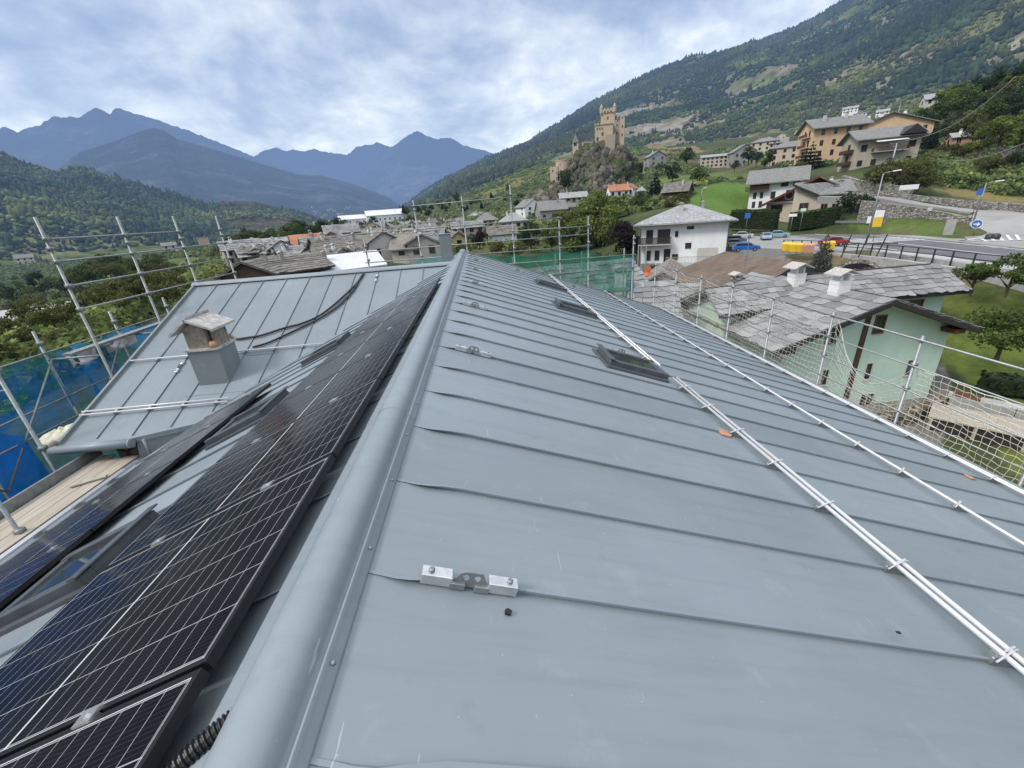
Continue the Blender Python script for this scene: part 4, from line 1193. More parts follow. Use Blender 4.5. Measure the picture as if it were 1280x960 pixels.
# skylights
def skylight(o, ex, ey, ez, lx, ly, h=.09):
    o, ex, ey, ez = [np.array(a, float) for a in (o, ex, ey, ez)]
    mb = MB(); fw = .075
    B = lambda a, b, c, d, z0, z1: mb.obox(o + ex * a + ey * b + ez * z0, ex * (c - a), ey * (d - b), ez * (z1 - z0))
    B(0, 0, lx, fw, -.05, h); B(0, ly - fw, lx, ly, -.05, h); B(0, fw, fw, ly - fw, -.05, h * 1.08); B(lx - fw, fw, lx, ly - fw, -.05, h * .9)
    B(fw, fw, fw + .03, ly - fw, h - .03, h - .006); B(-.025, -.03, .05, ly + .03, h * 1.08 + .002, h * 1.08 + .018)
    B(-.05, -.07, 0, ly + .07, .0, .03); B(0, -.06, lx, 0, .0, .03); B(0, ly, lx, ly + .06, .0, .03)
    f = mb.build('skylight', M['sky_frame'], house, bevel=.006)
    g = MB()
    g.obox(o + ex * fw + ey * fw + ez * (h - .04), ex * (lx - 2 * fw), ey * (ly - 2 * fw), ez * .012)
    g.build('pane', M['sky_glass'], f)
    return f


for y in (4.62, 8.02, 11.0):
    skylight((1.42, y, zr(1.42)), aR, yv, nR, .80, .58)
for y in (1.98, 4.20, 6.86):
    skylight((-2.5, y, zl(-2.5)), aL, yv, nL, .80, .60)

# chimneys
ch = empty('chimney', (0, 0, 0)); ch.parent = house
mb = MB()
mb.prism([(-5.84, 7.98, -3.0), (-5.27, 7.98, -3.0), (-5.27, 8.56, -2.75), (-5.84, 8.56, -2.75)], (0, 0, 1.0))
mb.v[4:] = [(-5.84, 7.98, -2.02), (-5.25, 7.98, -2.02), (-5.25, 8.56, -2.02), (-5.84, 8.56, -2.02)]
mb.obox((-5.98, 7.86, zw(7.86) + .004), (.86, 0, 0), tuple(-aW * -.0), tuple(nW * .0)) if False else None
mb.build('metal_shaft', M['metal_dark'], ch)
mb = MB(); mb.box(-5.87, 7.95, -2.04, -5.22, 8.59, -2.0); mb.build('collar', M['slab_stone'], ch)
mb = MB()
mb.box(-5.80, 8.02, -2.0, -5.42, 8.06, -1.63); mb.box(-5.80, 8.48, -2.0, -5.30, 8.52, -1.63)
mb.box(-5.80, 8.06, -2.0, -5.74, 8.48, -1.63); mb.box(-5.50, 8.06, -2.0, -5.42, 8.48, -1.64)
mb.prism([(-5.80, 8.02, -1.63), (-5.42, 8.02, -1.63), (-5.58, 8.02, -1.50)], (0, .04, 0))
mb.box(-5.36, 8.1, -2.0, -5.30, 8.46, -1.66)
mb.build('stone_block', M['stone_block'], ch)
mb = MB()
for (p, q) in (((-5.98, -1.72), (-5.60, -1.44)), ((-5.62, -1.44), (-5.16, -1.66))):
    mb.prism([(p[0], 7.88, p[1]), (q[0], 7.88, q[1]), (q[0], 7.88, q[1] + .045), (p[0], 7.88, p[1] + .045)], (0, .76, 0))
mb.prism([(-5.78, 7.93, -1.555), (-5.58, 7.93, -1.40), (-5.58, 7.93, -1.36), (-5.78, 7.93, -1.51)], (0, .7, 0))
o = mb.build('slab_cap', M['slab_stone'], ch)
mb = MB(); mb.lathe([(.07, 0), (.075, .06), (.06, .11), (.035, .12)], (-5.33, 8.03, -2.0), 12); mb.build('terracotta_piece', M['terracotta'], ch, True)
mb = MB(); mb.box(-1.22, 13.05, -2.6, -.89, 13.36, -.475); mb.box(-1.235, 13.035, -.475, -.875, 13.375, -.455); mb.build('metal_flue', M['metal_dark'], house)

# ------------------------------------------------------------------ solar panels
Rp = Matrix(((0, aL[0], nL[0]), (1, 0, 0), (0, aL[2], nL[2]))).to_4x4()


def make_panel():
    r = empty('solar_panel')
    mb = MB(); t_ = .035; fw = .018
    mb.box(0, 0, -t_, PW, fw, 0); mb.box(0, PL - fw, -t_, PW, PL, 0); mb.box(0, fw, -t_, fw, PL - fw, 0); mb.box(PW - fw, fw, -t_, PW, PL - fw, 0)
    mb.build('frame', M['black_frame'], r, bevel=.0015)
    g = MB(); g.box(fw, fw, -.008, PW - fw, PL - fw, -.0015); g.build('cell_glass', M['pv'], r)
    for y in (.40, 1.115):
        c = MB(); c.cbox((PW + .0075, y, .004), (.022, 0, 0), (0, .032, 0), (0, 0, .004)); c.cbox((PW + .0075, y, -.01), (.006, 0, 0), (0, .03, 0), (0, 0, .012))
        c.lathe([(.008, .008), (.008, .014)], (PW + .0075, y, 0), 8)
        c.build('clamp', M['alu'], r)
        q = MB(); q.box(-.007, y - .02, -.078, PW + .007, y + .02, -t_ - .001); q.build('mounting_rail', M['bolt'], r)
    return r


panel0 = make_panel()
ordw = ['nearest', 'second', 'third', 'fourth', 'fifth', 'sixth', 'seventh', 'eighth', 'farthest']
first = True
for row, (x0, z0, ks) in enumerate((((-.85), -1.06, range(-1, 7)), ((-3.42), -1.06 - tL * 2.57, range(-1, 5)))):
    for i, k in enumerate(ks):
        p = panel0 if first else copy_tree(panel0)
        first = False
        p.matrix_world = Matrix.Translation((x0, .79 + 1.06 * k + .008, z0)) @ Rp
        where = 'upper row beside the ridge cap' if row == 0 else 'lower row by the left eave rails'
        n_ = len(ks)
        if row == 0 and i == 0: lab = 'black solar panel cut by the bottom picture edge, next to the corrugated conduit'
        elif i == n_ - 1: lab = 'black solar panel at the far end of the ' + where
        elif i: lab = 'black solar panel, %s from the viewer in the %s' % (ordw[i], where)
        else: lab = 'nearest black solar panel in the ' + where
        tag(p, lab, 'solar panel', 'solar panels on the left roof slope')


# ------------------------------------------------------------------ snow guard pipes
def snow_guard(label, P0, axis, nrm, down, length, pipes, brk, offs=(.0, .056), lift=.058, r=.0135, strap=True):
    P0, axis, nrm, down = [np.array(a, float) for a in (P0, axis, nrm, down)]
    root = empty('snow_guard', P0, 0, label, 'snow guard', 'white tube snow guards')
    for i in range(pipes):
        b = -nrm * 0 + down * offs[i] + nrm * (lift + .012 * i)
        mb = MB(); j = rnd.uniform(-.05, .05)
        mb.tube([b + axis * (j if i else 0), b + axis * (length + j)], r, 10)
        mb.build('pipe', M['white_tube'], root, True)
    me = None
    for s_ in brk:
        if me is None:
            mb = MB(); w_ = .03 + .03 * pipes
            mb.cbox(down * (.028 * (pipes - 1)) + nrm * .026, axis * .016, down * w_, nrm * .024)
            mb.cbox(down * (.028 * (pipes - 1)) + nrm * .05, axis * .024, down * (w_ * .8), nrm * .006)
            mb.lathe([(.008, 0), (.008, .02)], tuple(-down * .03 + nrm * .04), 6)
            mb.mi = 1
            if strap:
                a = down * -.075 + axis * -.03 + nrm * .04; b = down * (.02 + .06 * (pipes - 1)) + axis * .012 + nrm * (lift + .034)
                mb.tube([a, a * .35 + b * .65 + nrm * .02, b], .0042, 4)
                mb.tube([a + axis * .02 + down * .01, b + axis * .014], .0042, 4)
                mb.tube([b, b + down * .03 - nrm * .05], .0042, 4)
            me = mb.mesh('bracket', [M['galv'], M['white_tube']])
        o = link('bracket', me, root); o.location = tuple(axis * s_)
    return root


ks = lambda y0, y1: [SEAM0 + SP * k - y0 for k in range(-6, 30) if y0 + .02 < SEAM0 + SP * k < y1 - .02]
snow_guard('double white snow guard pipe on the right slope, near length ending at the closest skylight', (2.24, -2.2, zr(2.24)), yv, nR, aR, 2.2 + 4.66, 2, ks(-2.2, 4.66))
snow_guard('double white snow guard pipe on the right slope, far length running past the skylights', (2.2, 5.08, zr(2.2)), yv, nR, aR, 14.15 - 5.08, 2, ks(5.08, 14.1))
snow_guard('single white snow guard pipe in the middle of the right slope', (4.13, -2.2, zr(4.13)), yv, nR, aR, 16.4, 1, ks(-2.2, 14.1))
snow_guard('double white snow guard pipe along the right eave', (6.07, -2.2, zr(6.07)), yv, nR, aR, 16.4, 2, ks(-2.2, 14.1))
wk = lambda x0, x1: [-7.11 + .61 * k - x0 for k in range(12) if x0 < -7.11 + .61 * k < x1]
snow_guard('single white snow guard pipe crossing the wing roof behind its chimney', (-7.66, 8.86, zw(8.86)), xv, nW, aW, 4.1, 1, wk(-7.66, -3.6), strap=False, r=.017)
snow_guard('double white snow guard pipe low on the wing roof below its chimney', (-7.75, 7.52, zw(7.52)), xv, nW, aW, 2.68, 2, wk(-7.75, -5.1), offs=(0, .1), strap=False, r=.017)
snow_guard('double white snow guard pipe at the left eave beside the scaffold deck', (-5.66, 2.2, zl(-5.66)), yv, nL, aL, 3.5, 2, ks(2.2, 5.65), strap=False)


# ------------------------------------------------------------------ seam anchors (two clamp blocks with an eyelet plate)
def make_anchor():
    r = empty('roof_anchor')
    for s_ in (-1, 1):
        mb = MB(); mb.cbox((s_ * .122, 0, .028), (.056, 0, 0), (0, .024, 0), (0, 0, .022)); o = mb.build('clamp_block', M['alu'], r, bevel=.004)
        b = MB(); b.lathe([(.011, .05), (.011, .058), (.006, .060)], (s_ * .145, 0, 0), 10); b.build('bolt', M['galv'], o, True)
        pm = MB(); pm.cbox((s_ * .045, -.016, .018), (.028, 0, 0), (0, .012, 0), (0, 0, .014)); pm.build('hinge_block', M['galv'], r, bevel=.003)
    mb = MB()        # eyelet plate with two round holes
    n = 14; y0, y1 = -.012, -.006
    out = [(-.075, .028), (-.062, .034), (-.052, .052), (-.043, .072), (-.03, .080), (0, .081), (.03, .080), (.043, .072), (.052, .052), (.062, .034), (.075, .028), (.06, .012), (0, .012), (-.06, .012)]
    bm_pts = out
    holes = [(-.021, .056, .0125), (.021, .056, .0125)]
    import bmesh
    bm = bmesh.new()
    ed = []
    def loop(pts):
        v = [bm.verts.new((p[0], y0, p[1])) for p in pts]
        for i in range(len(v)): ed.append(bm.edges.new((v[i], v[(i + 1) % len(v)])))
    loop(out)
    for hx, hz, hr in holes: loop([(hx + hr * math.cos(2 * math.pi * i / 14), hz + hr * math.sin(2 * math.pi * i / 14)) for i in range(14)])
    bmesh.ops.triangle_fill(bm, use_beauty=True, edges=ed)
    bad = [f for f in bm.faces if any((f.calc_center_median().x - hx) ** 2 + (f.calc_center_median().z - hz) ** 2 < (hr * .9) ** 2 for hx, hz, hr in holes)]
    bmesh.ops.delete(bm, geom=bad, context='FACES')
    me = bpy.data.meshes.new('eyelet_plate'); bm.to_mesh(me); bm.free(); me.materials.append(M['galv'])
    o = link('eyelet_plate', me, r); s_ = o.modifiers.new('t', 'SOLIDIFY'); s_.thickness = .006; s_.offset = 0
    return r


anch0 = make_anchor()
spots = [('R', -.165, 0, 'aluminium seam anchor with eyelet plate, the big one closest to the viewer by the ridge'), ('R', -.18, 5, 'aluminium seam anchor by the ridge, second from the viewer'), ('R', -.18, 9, 'aluminium seam anchor by the ridge, third from the viewer'),
         ('R', -.18, 13, 'aluminium seam anchor by the ridge, fourth from the viewer'), ('R', -.18, 17, 'aluminium seam anchor by the ridge, fifth from the viewer'), ('R', -.18, 21, 'aluminium seam anchor by the ridge, nearest the far gable end'),
         ('R', 1.83, 8, 'seam anchor standing right behind the closest skylight'), ('R', 1.05, 22, 'small seam anchor near the far gable edge left of the rails'), ('R', 2.8, 22, 'small seam anchor near the far gable edge between the rails'),
         ('W', -6.50, 8.56, 'seam anchor on the wing roof left of its chimney'), ('W', -2.84, 11.35, 'pale seam anchor right under the wing ridge')]
for i, (sd, x, k, lab) in enumerate(spots):
    a = anch0 if i == 0 else copy_tree(anch0)
    if sd == 'R':
        y = SEAM0 + SP * k
        m = Matrix(((aR[0], 0, nR[0], x), (0, 1, 0, y), (aR[2], 0, nR[2], zr(x)), (0, 0, 0, 1)))
    else:
        m = Matrix(((0, 1, 0, x), (aW[1], 0, nW[1], k), (aW[2], 0, nW[2], zw(k)), (0, 0, 0, 1)))
    a.matrix_world = m
    tag(a, lab, 'roof anchor', 'seam anchors on the metal roof')


# ------------------------------------------------------------------ cables, conduit, bits lying on the roof
def onw(px, py, lift):
    r = ray(px, py); nn = np.array([0, -tW, 1.0]); p0 = np.array([0, YW, ZW + lift])
    return r * (np.dot(p0, nn) / np.dot(r, nn))


def smooth_path(pts, k=8):
    P = [np.array(p) for p in pts]; P = [2 * P[0] - P[1]] + P + [2 * P[-1] - P[-2]]
    out = []
    for i in range(1, len(P) - 2):
        for j in range(k):
            t_ = j / k
            out.append(.5 * (2 * P[i] + (P[i + 1] - P[i - 1]) * t_ + (2 * P[i - 1] - 5 * P[i] + 4 * P[i + 1] - P[i + 2]) * t_ ** 2 + (-P[i - 1] + 3 * P[i] - 3 * P[i + 1] + P[i + 2]) * t_ ** 3))
    out.append(P[-2]); return out


mb = MB(); mb.tube(smooth_path([onw(*p, .045) for p in [(455, 341), (445, 355), (422, 377), (400, 394), (378, 404), (357, 409.5), (327, 419), (312, 421.5), (298, 423.5), (289, 422), (287, 418)]]), .024, 8)
tag(mb.build('black_cable', M['black'], None, True), 'upper black cable on the wing roof, its end bent up near the chimney', 'cable', 'black cables on the wing roof')
mb = MB(); mb.tube(smooth_path([onw(*p, .04) for p in [(453, 343), (440, 365), (420, 385), (392, 402), (375, 410), (356, 419), (336, 428), (316, 434)]]), .022, 8)
tag(mb.build('black_cable', M['black'], None, True), 'lower black cable on the wing roof, ending at the snow guard pipe', 'cable', 'black cables on the wing roof')
pts = smooth_path([(-.66, .72, zl(-.72) + .02), (-.78, .62, zl(-.78) + .03), (-.93, .50, zl(-.93) + .035), (-1.15, .36, zl(-1.15) + .035)], 60)
mb = MB(); mb.tube(pts, [(.027, .027, .021, .021)[i % 4] for i in range(len(pts))], 12)
tag(mb.build('corrugated_conduit', M['black'], None, False), 'black corrugated conduit coming out under the ridge cap at the bottom edge', 'conduit')


def chip(name, x, y, pts, th, mat, label, cat, rise=.02, roof='R'):
    c = np.array([x, y, zr(x)]); mb = MB()
    mb.prism([c + aR * u + yv * v + nR * rise for u, v in pts], nR * th)
    return tag(mb.build(name, M[mat], None, bevel=.002), label, cat)


chip('tile_shard', 2.13, 3.27, [(-.05, -.06), (.03, -.075), (.075, -.02), (.06, .05), (-.02, .06), (-.06, .01)], .016, 'terracotta', 'orange brown tile shard lying under the near double snow guard pipe', 'tile shard', .006)
chip('tile_shard', 5.68, 3.75, [(-.03, -.04), (.04, -.04), (.05, .04), (-.03, .05)], .016, 'terracotta', 'small reddish shard lying beside the pipe along the right eave', 'tile shard', .006)
chip('debris', -.03, 1.02, [(-.012, -.008), (.008, -.012), (.014, .003), (.0, .012), (-.012, .006)], .012, 'black', 'tiny black crumb just below the closest seam anchor', 'debris', .002)
chip('debris', 1.74, 1.17, [(-.012, -.005), (.012, -.005), (.012, .006), (-.01, .006)], .007, 'black', 'tiny black crumb beside the closest long seam at the right', 'debris', .03)

# ------------------------------------------------------------------ scaffolds
def coupler(mb, p, r=.045):
    mb.cbox(p, (r, 0, 0), (0, r, 0), (0, 0, r * .8))


def pole(root, x, y, z0, z1, r=.026, cps=()):
    mb = MB(); mb.tube([(x, y, z0), (x, y, z1)], r, 10)
    for z in cps: coupler(mb, (x + .02, y, z))
    return mb.build('pole', M['galv_dull'], root, True)


def bar(root, name, a, b, r=.022, mat='galv_dull'):
    mb = MB(); mb.tube([a, b], r, 8); return mb.build(name, M[mat], root, True)


sl = empty('scaffold', (-7.95, 8.6, -13), 0, 'galvanised scaffold with tall leaning looking poles along the left side of the wing roof', 'scaffold')
sl_in = sl.location
def loc(p): return (p[0] + 7.95, p[1] - 8.6, p[2] + 13)
XI, XO = -7.95, -9.0
for y in (8.6, 10.42, 12.22, 14.12):
    pole(sl, *loc((XI, y, -13))[:2], .1, 13.53, .026, [13 + z for z in (.15, -.02, -.25, -.7, -1.15)])
for z, y1 in ((.15, 12.2), (-.25, 14.1), (-.7, 14.1), (-1.15, 14.1)):
    bar(sl, 'guard_rail', loc((XI + .04, 8.6, z)), loc((XI + .04, y1, z)), .0175)
pole(sl, *loc((XI, 6.77, 0))[:2], .1, 13 - 1.65, .028, [13 - 1.75, 13 - 3.2])
for y in (4.95, 6.77, 8.6, 10.42, 12.22):
    pole(sl, *loc((XO, y, 0))[:2], .1, 13 - 1.5, .026, [13 - 1.75])
for z in (-1.95, -2.9, -3.35, -4.2):
    bar(sl, 'guard_rail', loc((XO + .04, 3.2, z)), loc((XO + .04, 13.5, z)), .0175)
for (y0, y1, z0, z1) in ((6.77, 8.6, -4.0, -2.1), (10.42, 8.6, -2.0, -4.0), (10.42, 12.22, -4.0, -2.1), (4.95, 6.77, -2.1, -4.0)):
    bar(sl, 'brace', loc((XO + .08, y0, z0)), loc((XO + .08, y1, z1)), .018)
for y in (6.77, 8.6, 10.42, 12.22):
    for z in (-2.1, -4.25): bar(sl, 'transom', loc((XO, y, z)), loc((XI, y, z)), .02)
mb = MB(); mb.box(*loc((XO + .3, 8.6, -2.06)), *loc((XO + .5, 13.6, -2.01))); mb.build('walkway', M['galv_dull'], sl)

# deck along the left eave
dk = empty('scaffold_deck', (-6.9, 5, -13), 0, 'scaffold deck of raw timber boards below the left eave', 'scaffold')
def ld(p): return (p[0] + 6.9, p[1] - 5, p[2] + 13)
for i in range(3):
    x = -7.32 + i * .262; j = rnd.uniform(0, .25)
    mb = MB(); mb.box(*ld((x, 1.0, -3.62 + .004 * i)), *ld((x + .245, 7.05 - j, -3.585 + .004 * i))); mb.build('plank', M['plank'], dk, bevel=.004)
mb = MB(); mb.box(*ld((-7.40, 1.0, -3.6)), *ld((-7.36, 7.1, -3.42))); mb.build('toe_board', M['galv_dull'], dk)
mb = MB(); mb.box(*ld((-6.52, 1.0, -3.63)), *ld((-5.98, 7.0, -3.60))); mb.build('walkway', M['galv'], dk)
pole(dk, *ld((-6.7, 4.93, 0))[:2], .1, 13 - 2.0, .026, [13 - 3.55])
pole(dk, *ld((-7.45, 3.1, 0))[:2], .1, 13 - 1.6, .026)
for i, (x, y, a_, l_, lab) in enumerate(((-6.75, 6.1, .5, .22, 'small board offcut lying near the wing end of the scaffold deck'), (-7.0, 4.5, -.3, .30, 'short board offcut beside the scaffold pole foot on the deck'), (-6.3, 5.6, 1.1, .16, 'stubby wood offcut on the grey metal tray of the deck'))):
    mb = MB(); c_ = np.array([math.cos(a_), math.sin(a_), 0]); s_ = np.array([-c_[1], c_[0], 0]); mb.cbox((x, y, -3.555), c_ * l_, s_ * .05, (0, 0, .014)); tag(mb.build('wood_offcut', M['plank'], None, bevel=.003), lab, 'offcut')
for y in (2.9, 4.93, 6.8): bar(dk, 'transom', ld((-7.5, y, -3.68)), ld((-5.6, y, -3.68)), .022)
bar(dk, 'stub_post', ld((-6.2, 6.72, -3.6)), ld((-6.2, 6.72, -3.2)), .022)

# far scaffold behind the gable end
sf = empty('scaffold', (0, 15.3, -12.5), 0, 'galvanised scaffold poles and rails standing behind the far gable end', 'scaffold')
def lf(p): return (p[0], p[1] - 15.3, p[2] + 12.5)
for x, zt in ((-4.0, -.45), (-2.13, .6), (-.5, .6), (1.16, .85), (2.81, -.38), (3.85, -.32), (5.52, -1.08)):
    pole(sf, x, 0, .1, 12.5 + zt, .026, [12.5 + z for z in (zt - .3, -1.2)])
    pole(sf, x, 1.0, .1, 12.5 - 1.6, .026)
for z, x0, x1 in ((.42, -2.2, 1.25), (-.32, -4.1, 2.9), (-.62, 1.1, 3.95), (-.92, -4.1, 3.95), (-1.28, -4.1, 3.95), (-1.7, -1.2, 5.6), (-2.2, -.5, 5.6)):
    bar(sf, 'guard_rail', lf((x0, 15.26, z)), lf((x1, 15.26 + rnd.uniform(-.03, .03), z + rnd.uniform(-.05, .05))), .018)
for (a, b) in (((2.0, -1.85), (2.8, -2.6)), ((2.0, -2.6), (2.8, -1.85)), ((3.0, -3.2), (4.1, -2.1))):
    bar(sf, 'brace', lf((a[0], 15.9, a[1])), lf((b[0], 15.9, b[1])), .017)
mb = MB(); mb.box(*lf((-4.2, 15.45, -3.1)), *lf((5.6, 16.1, -3.05))); mb.build('walkway', M['galv'], sf)


# debris nets: hanging cloth between rails
def cloth(name, mat, top, bot, label, cat='safety net', group=None, nx=60, ny=16, sag=.12, bulge=.12, seed=1):
    g = np.random.default_rng(seed)
    top, bot = np.array(top, float), np.array(bot, float)
    tt = np.linspace(0, 1, nx)
    ip = lambda A: np.stack([np.interp(tt, np.linspace(0, 1, len(A)), A[:, i]) for i in range(3)], -1)
    T_, B_ = ip(top), ip(bot)
    v = np.linspace(0, 1, ny)[None, :, None]
    P = T_[:, None] * (1 - v) + B_[:, None] * v
    dirx = (T_[-1] - T_[0]); dirx /= np.linalg.norm(dirx); nn = np.array([-dirx[1], dirx[0], 0])
    A, B = np.meshgrid(tt, v.ravel(), indexing='ij')
    wv = fbm(A * nx * .25 + seed * 7, B * 2.2, 4) - .47
    P = P + nn * (wv * bulge * 3)[..., None]
    P[..., 2] += (wv * .15 * (1 - B)) - sag * (np.abs(np.sin(A * math.pi * (len(top) - 1)))) * (1 - B)
    me = np_mesh(name, P.reshape(-1, 3), grid_faces(nx, ny), mat, True)
    return tag(link(name, me), label, cat, group)


cloth('debris_net', M['green_net'], [(-.62, 15.42, -1.12), (.5, 15.42, -1.4), (1.16, 15.42, -1.42), (2.81, 15.42, -1.38), (3.85, 15.42, -1.5), (5.45, 15.42, -1.78)], [(-.62, 15.5, -6), (5.45, 15.5, -6.4)],
      'green see-through debris net hung behind the far gable end', seed=2)
cloth('debris_net', M['teal_net'], [(-3.1, 15.42, -1.75), (-2.3, 15.42, -1.35), (-1.35, 15.42, -1.05)], [(-3.1, 15.5, -6), (-1.35, 15.5, -6)], 'pale teal debris net left of the grey metal flue', seed=3, nx=24)
cloth('debris_net', M['blue_net'], [(5.46, 15.40, -1.8), (5.62, 15.40, -1.8)], [(5.46, 15.46, -6.4), (5.62, 15.46, -6.4)], 'narrow blue net strip wrapped at the right end of the green net', seed=4, nx=6, sag=.0, bulge=.02)
cloth('debris_net', M['blue_net'], [(-9.12, 3.0, -2.0), (-9.12, 4.95, -1.95), (-9.12, 6.77, -1.98), (-9.12, 8.6, -1.9), (-9.12, 10.42, -1.95), (-9.12, 13.4, -1.95)], [(-9.2, 3.0, -8), (-9.2, 13.4, -8)],
      'deep blue net hung on the left scaffold', seed=5, nx=110, ny=30, sag=.1, bulge=.22)
cloth('tarpaulin', M['blue_bright'], [(-9.02, 3.2, -2.0), (-9.02, 5.2, -2.1), (-9.02, 6.77, -2.6), (-9.02, 7.6, -3.3)], [(-9.06, 3.2, -7.0), (-9.06, 7.7, -7.0)], 'bright blue tarpaulin at the left picture edge', 'tarpaulin', seed=6, nx=40, ny=24, sag=.05, bulge=.15)
cloth('tarpaulin', M['white_paint'], [(-8.98, 8.9, -2.06), (-8.98, 10.9, -2.02)], [(-9.0, 9.0, -2.42), (-9.0, 10.8, -2.38)], 'folded white sheet hanging on the left scaffold rail', 'tarpaulin', seed=7, nx=30, ny=10, sag=.04, bulge=.1)
mb = MB()
_c = np.array([-8.1, 7.35, -3.25])
mb.add(*(lambda s: (s[0], s[1]))(([(_c + np.array([.22 * math.cos(a) * (1 + .3 * math.sin(3 * a + b)) * math.sin(b), .42 * math.sin(a) * math.sin(b), .13 * math.cos(b) + .05 * math.sin(5 * a)])) for b in (.2, .8, 1.4, 2.0, 2.7) for a in [2 * math.pi * i / 14 for i in range(14)]],
                                  [(i * 14 + j, (i + 1) * 14 + j, (i + 1) * 14 + (j + 1) % 14, i * 14 + (j + 1) % 14) for i in range(4) for j in range(14)] + [tuple(range(14)), tuple(range(69, 55, -1))])))
tag(mb.build('folded_bag', M['paper'], None, True), 'crumpled cream bag on the scaffold beside the wing eave', 'bag')

# right side posts and net
sr = empty('guard_fence', (6.9, 5.8, -13), 0, 'row of galvanised edge posts with thin rails along the right eave', 'guard rail')
def lr(p): return (p[0] - 6.9, p[1] - 5.8, p[2] + 13)
for y in (2.25, 4.03, 5.82, 7.6, 9.38, 11.1, 12.85, 14.62, 16.5):
    mb = MB(); mb.tube([lr((6.9, y, -13)), lr((6.9, y, -2.29))], .024, 10)
    for z in (-2.36, -2.78, -3.2): mb.cbox(lr((6.9, y, z)), (.036, 0, 0), (0, .036, 0), (0, 0, .026))
    mb.build('post', M['galv'], sr, True)
for z in (-2.36, -2.80, -3.22, -3.62):
    bar(sr, 'rail', lr((6.87, 1.5, z)), lr((6.87, 16.6, z)), .0125 if z < -2.5 else .017, 'galv')


def net(name, x, y0, y1, ztop, zbot, cell, r, label, seed):
    g = np.random.default_rng(seed); mb = MB()
    nyc = int((y1 - y0) / cell); nz = max(3, int(1.5 / cell))
    def P(i, j):
        y = y0 + (y1 - y0) * i / nyc
        zt, zb = ztop(y), zbot(y)
        v = j / nz
        return np.array([x + .05 * math.sin(i * .9 + j) * .4 + .10 * math.sin(v * 3.1), y + .012 * math.sin(j * 2.1 + i), zt + (zb - zt) * v + .010 * math.sin(i * 1.7 + j * .8)])
    off = lambda i, j: cell * .07 * (1 if (i + j) % 2 else -1)
    for j in range(nz + 1):
        pts = [P(i, j) + np.array([0, 0, off(i, j)]) * (0 if j in (0, nz) else 1) for i in range(nyc + 1)]
        mb.tube(pts, r * (1.8 if j in (0, nz) else 1), 3, False)
    for i in range(nyc + 1):
        for j in range(nz):
            if True:
                a = P(i, j) + np.array([0, 0, off(i, j)]) * (0 if j == 0 else 1); b = P(i, j + 1) + np.array([0, 0, off(i, j + 1)]) * (0 if j + 1 == nz else 1)
                mb.tube([a, b], r, 3, False)
    return tag(mb.build(name, M['rope'], None), label, 'safety net', 'cream cord nets along the right eave')


net('cord_net', 7.0, 7.62, 16.6, lambda y: -2.42 - .10 * math.sin((y - 7.6) / 1.77 * math.pi) ** 2, lambda y: -4.0, .105, .0034, 'cream cord net hung tight along the far right eave', 1)
net('cord_net', 7.02, 1.6, 5.85, lambda y: -2.86 - .035 * (5.85 - y), lambda y: -4.3, .10, .0040, 'loose cream cord net with wide meshes at the near right corner', 2)
net('cord_net', 7.02, 5.85, 7.6, lambda y: -2.86 + .38 * (y - 5.85) / 1.75 - .75 * math.sin((y - 5.85) / 1.75 * math.pi), lambda y: -4.25, .10, .0034, 'sagging cream cord net in front of the mint green house', 3)
# ------------------------------------------------------------------ generic house
def window(parent, u, z, ww, hh, face, w, d, proud=.05, shutter=None, name='window', frame='wood_mid', deep=False):
    """face: 'f' (local -y), 'b', 'l' (-x), 'r'"""
    mb = MB(); t_ = .06 if ww < 1.3 else .08
    def pt(a, b, c):
        if face == 'f': return (u + a, -d / 2 - b, z + c)
        if face == 'b': return (-u - a, d / 2 + b, z + c)
        if face == 'l': return (-w / 2 - b, -u - a, z + c)
        return (w / 2 + b, u + a, z + c)
    def bx(a0, a1, b0, b1, c0, c1):
        p = np.array(pt(a0, b0, c0)); mb.obox(p, np.array(pt(a1, b0, c0)) - p, np.array(pt(a0, b1, c0)) - p, np.array(pt(a0, b0, c1)) - p)
    h2 = ww / 2
    mb.mi = 1; bx(-h2, h2, .0, .012, 0, hh); mb.mi = 0
    bx(-h2 - t_, -h2, 0, proud, -t_, hh + t_); bx(h2, h2 + t_, 0, proud, -t_, hh + t_); bx(-h2, h2, 0, proud, hh, hh + t_); bx(-h2 - .05, h2 + .05, 0, proud + .05, -t_ - .02, 0)
    if ww > .7: bx(-.025, .025, .012, .035, 0, hh)
    if shutter:
        for s_ in (-1, 1):
            a = s_ * (h2 + t_ + ww * .26); bx(a - ww * .25, a + ww * .25, 0, .04, -.02, hh)
    return mb.build(name, [M[frame], M['dark_glass']], parent)


def wall_mb(w, d, h, rise, ridge, base=4.0):
    mb = MB(); e = .04
    if ridge == 'x':
        mb.prism([(-w / 2, -d / 2, -base), (-w / 2, d / 2, -base), (-w / 2, d / 2, h - e), (-w / 2, 0, h + rise - e), (-w / 2, -d / 2, h - e)], (w, 0, 0))
    elif ridge == 'y':
        mb.prism([(-w / 2, -d / 2, -base), (w / 2, -d / 2, -base), (w / 2, -d / 2, h - e), (0, -d / 2, h + rise - e), (-w / 2, -d / 2, h - e)], (0, d, 0))
    else:
        mb.box(-w / 2, -d / 2, -base, w / 2, d / 2, h - e)
    return mb


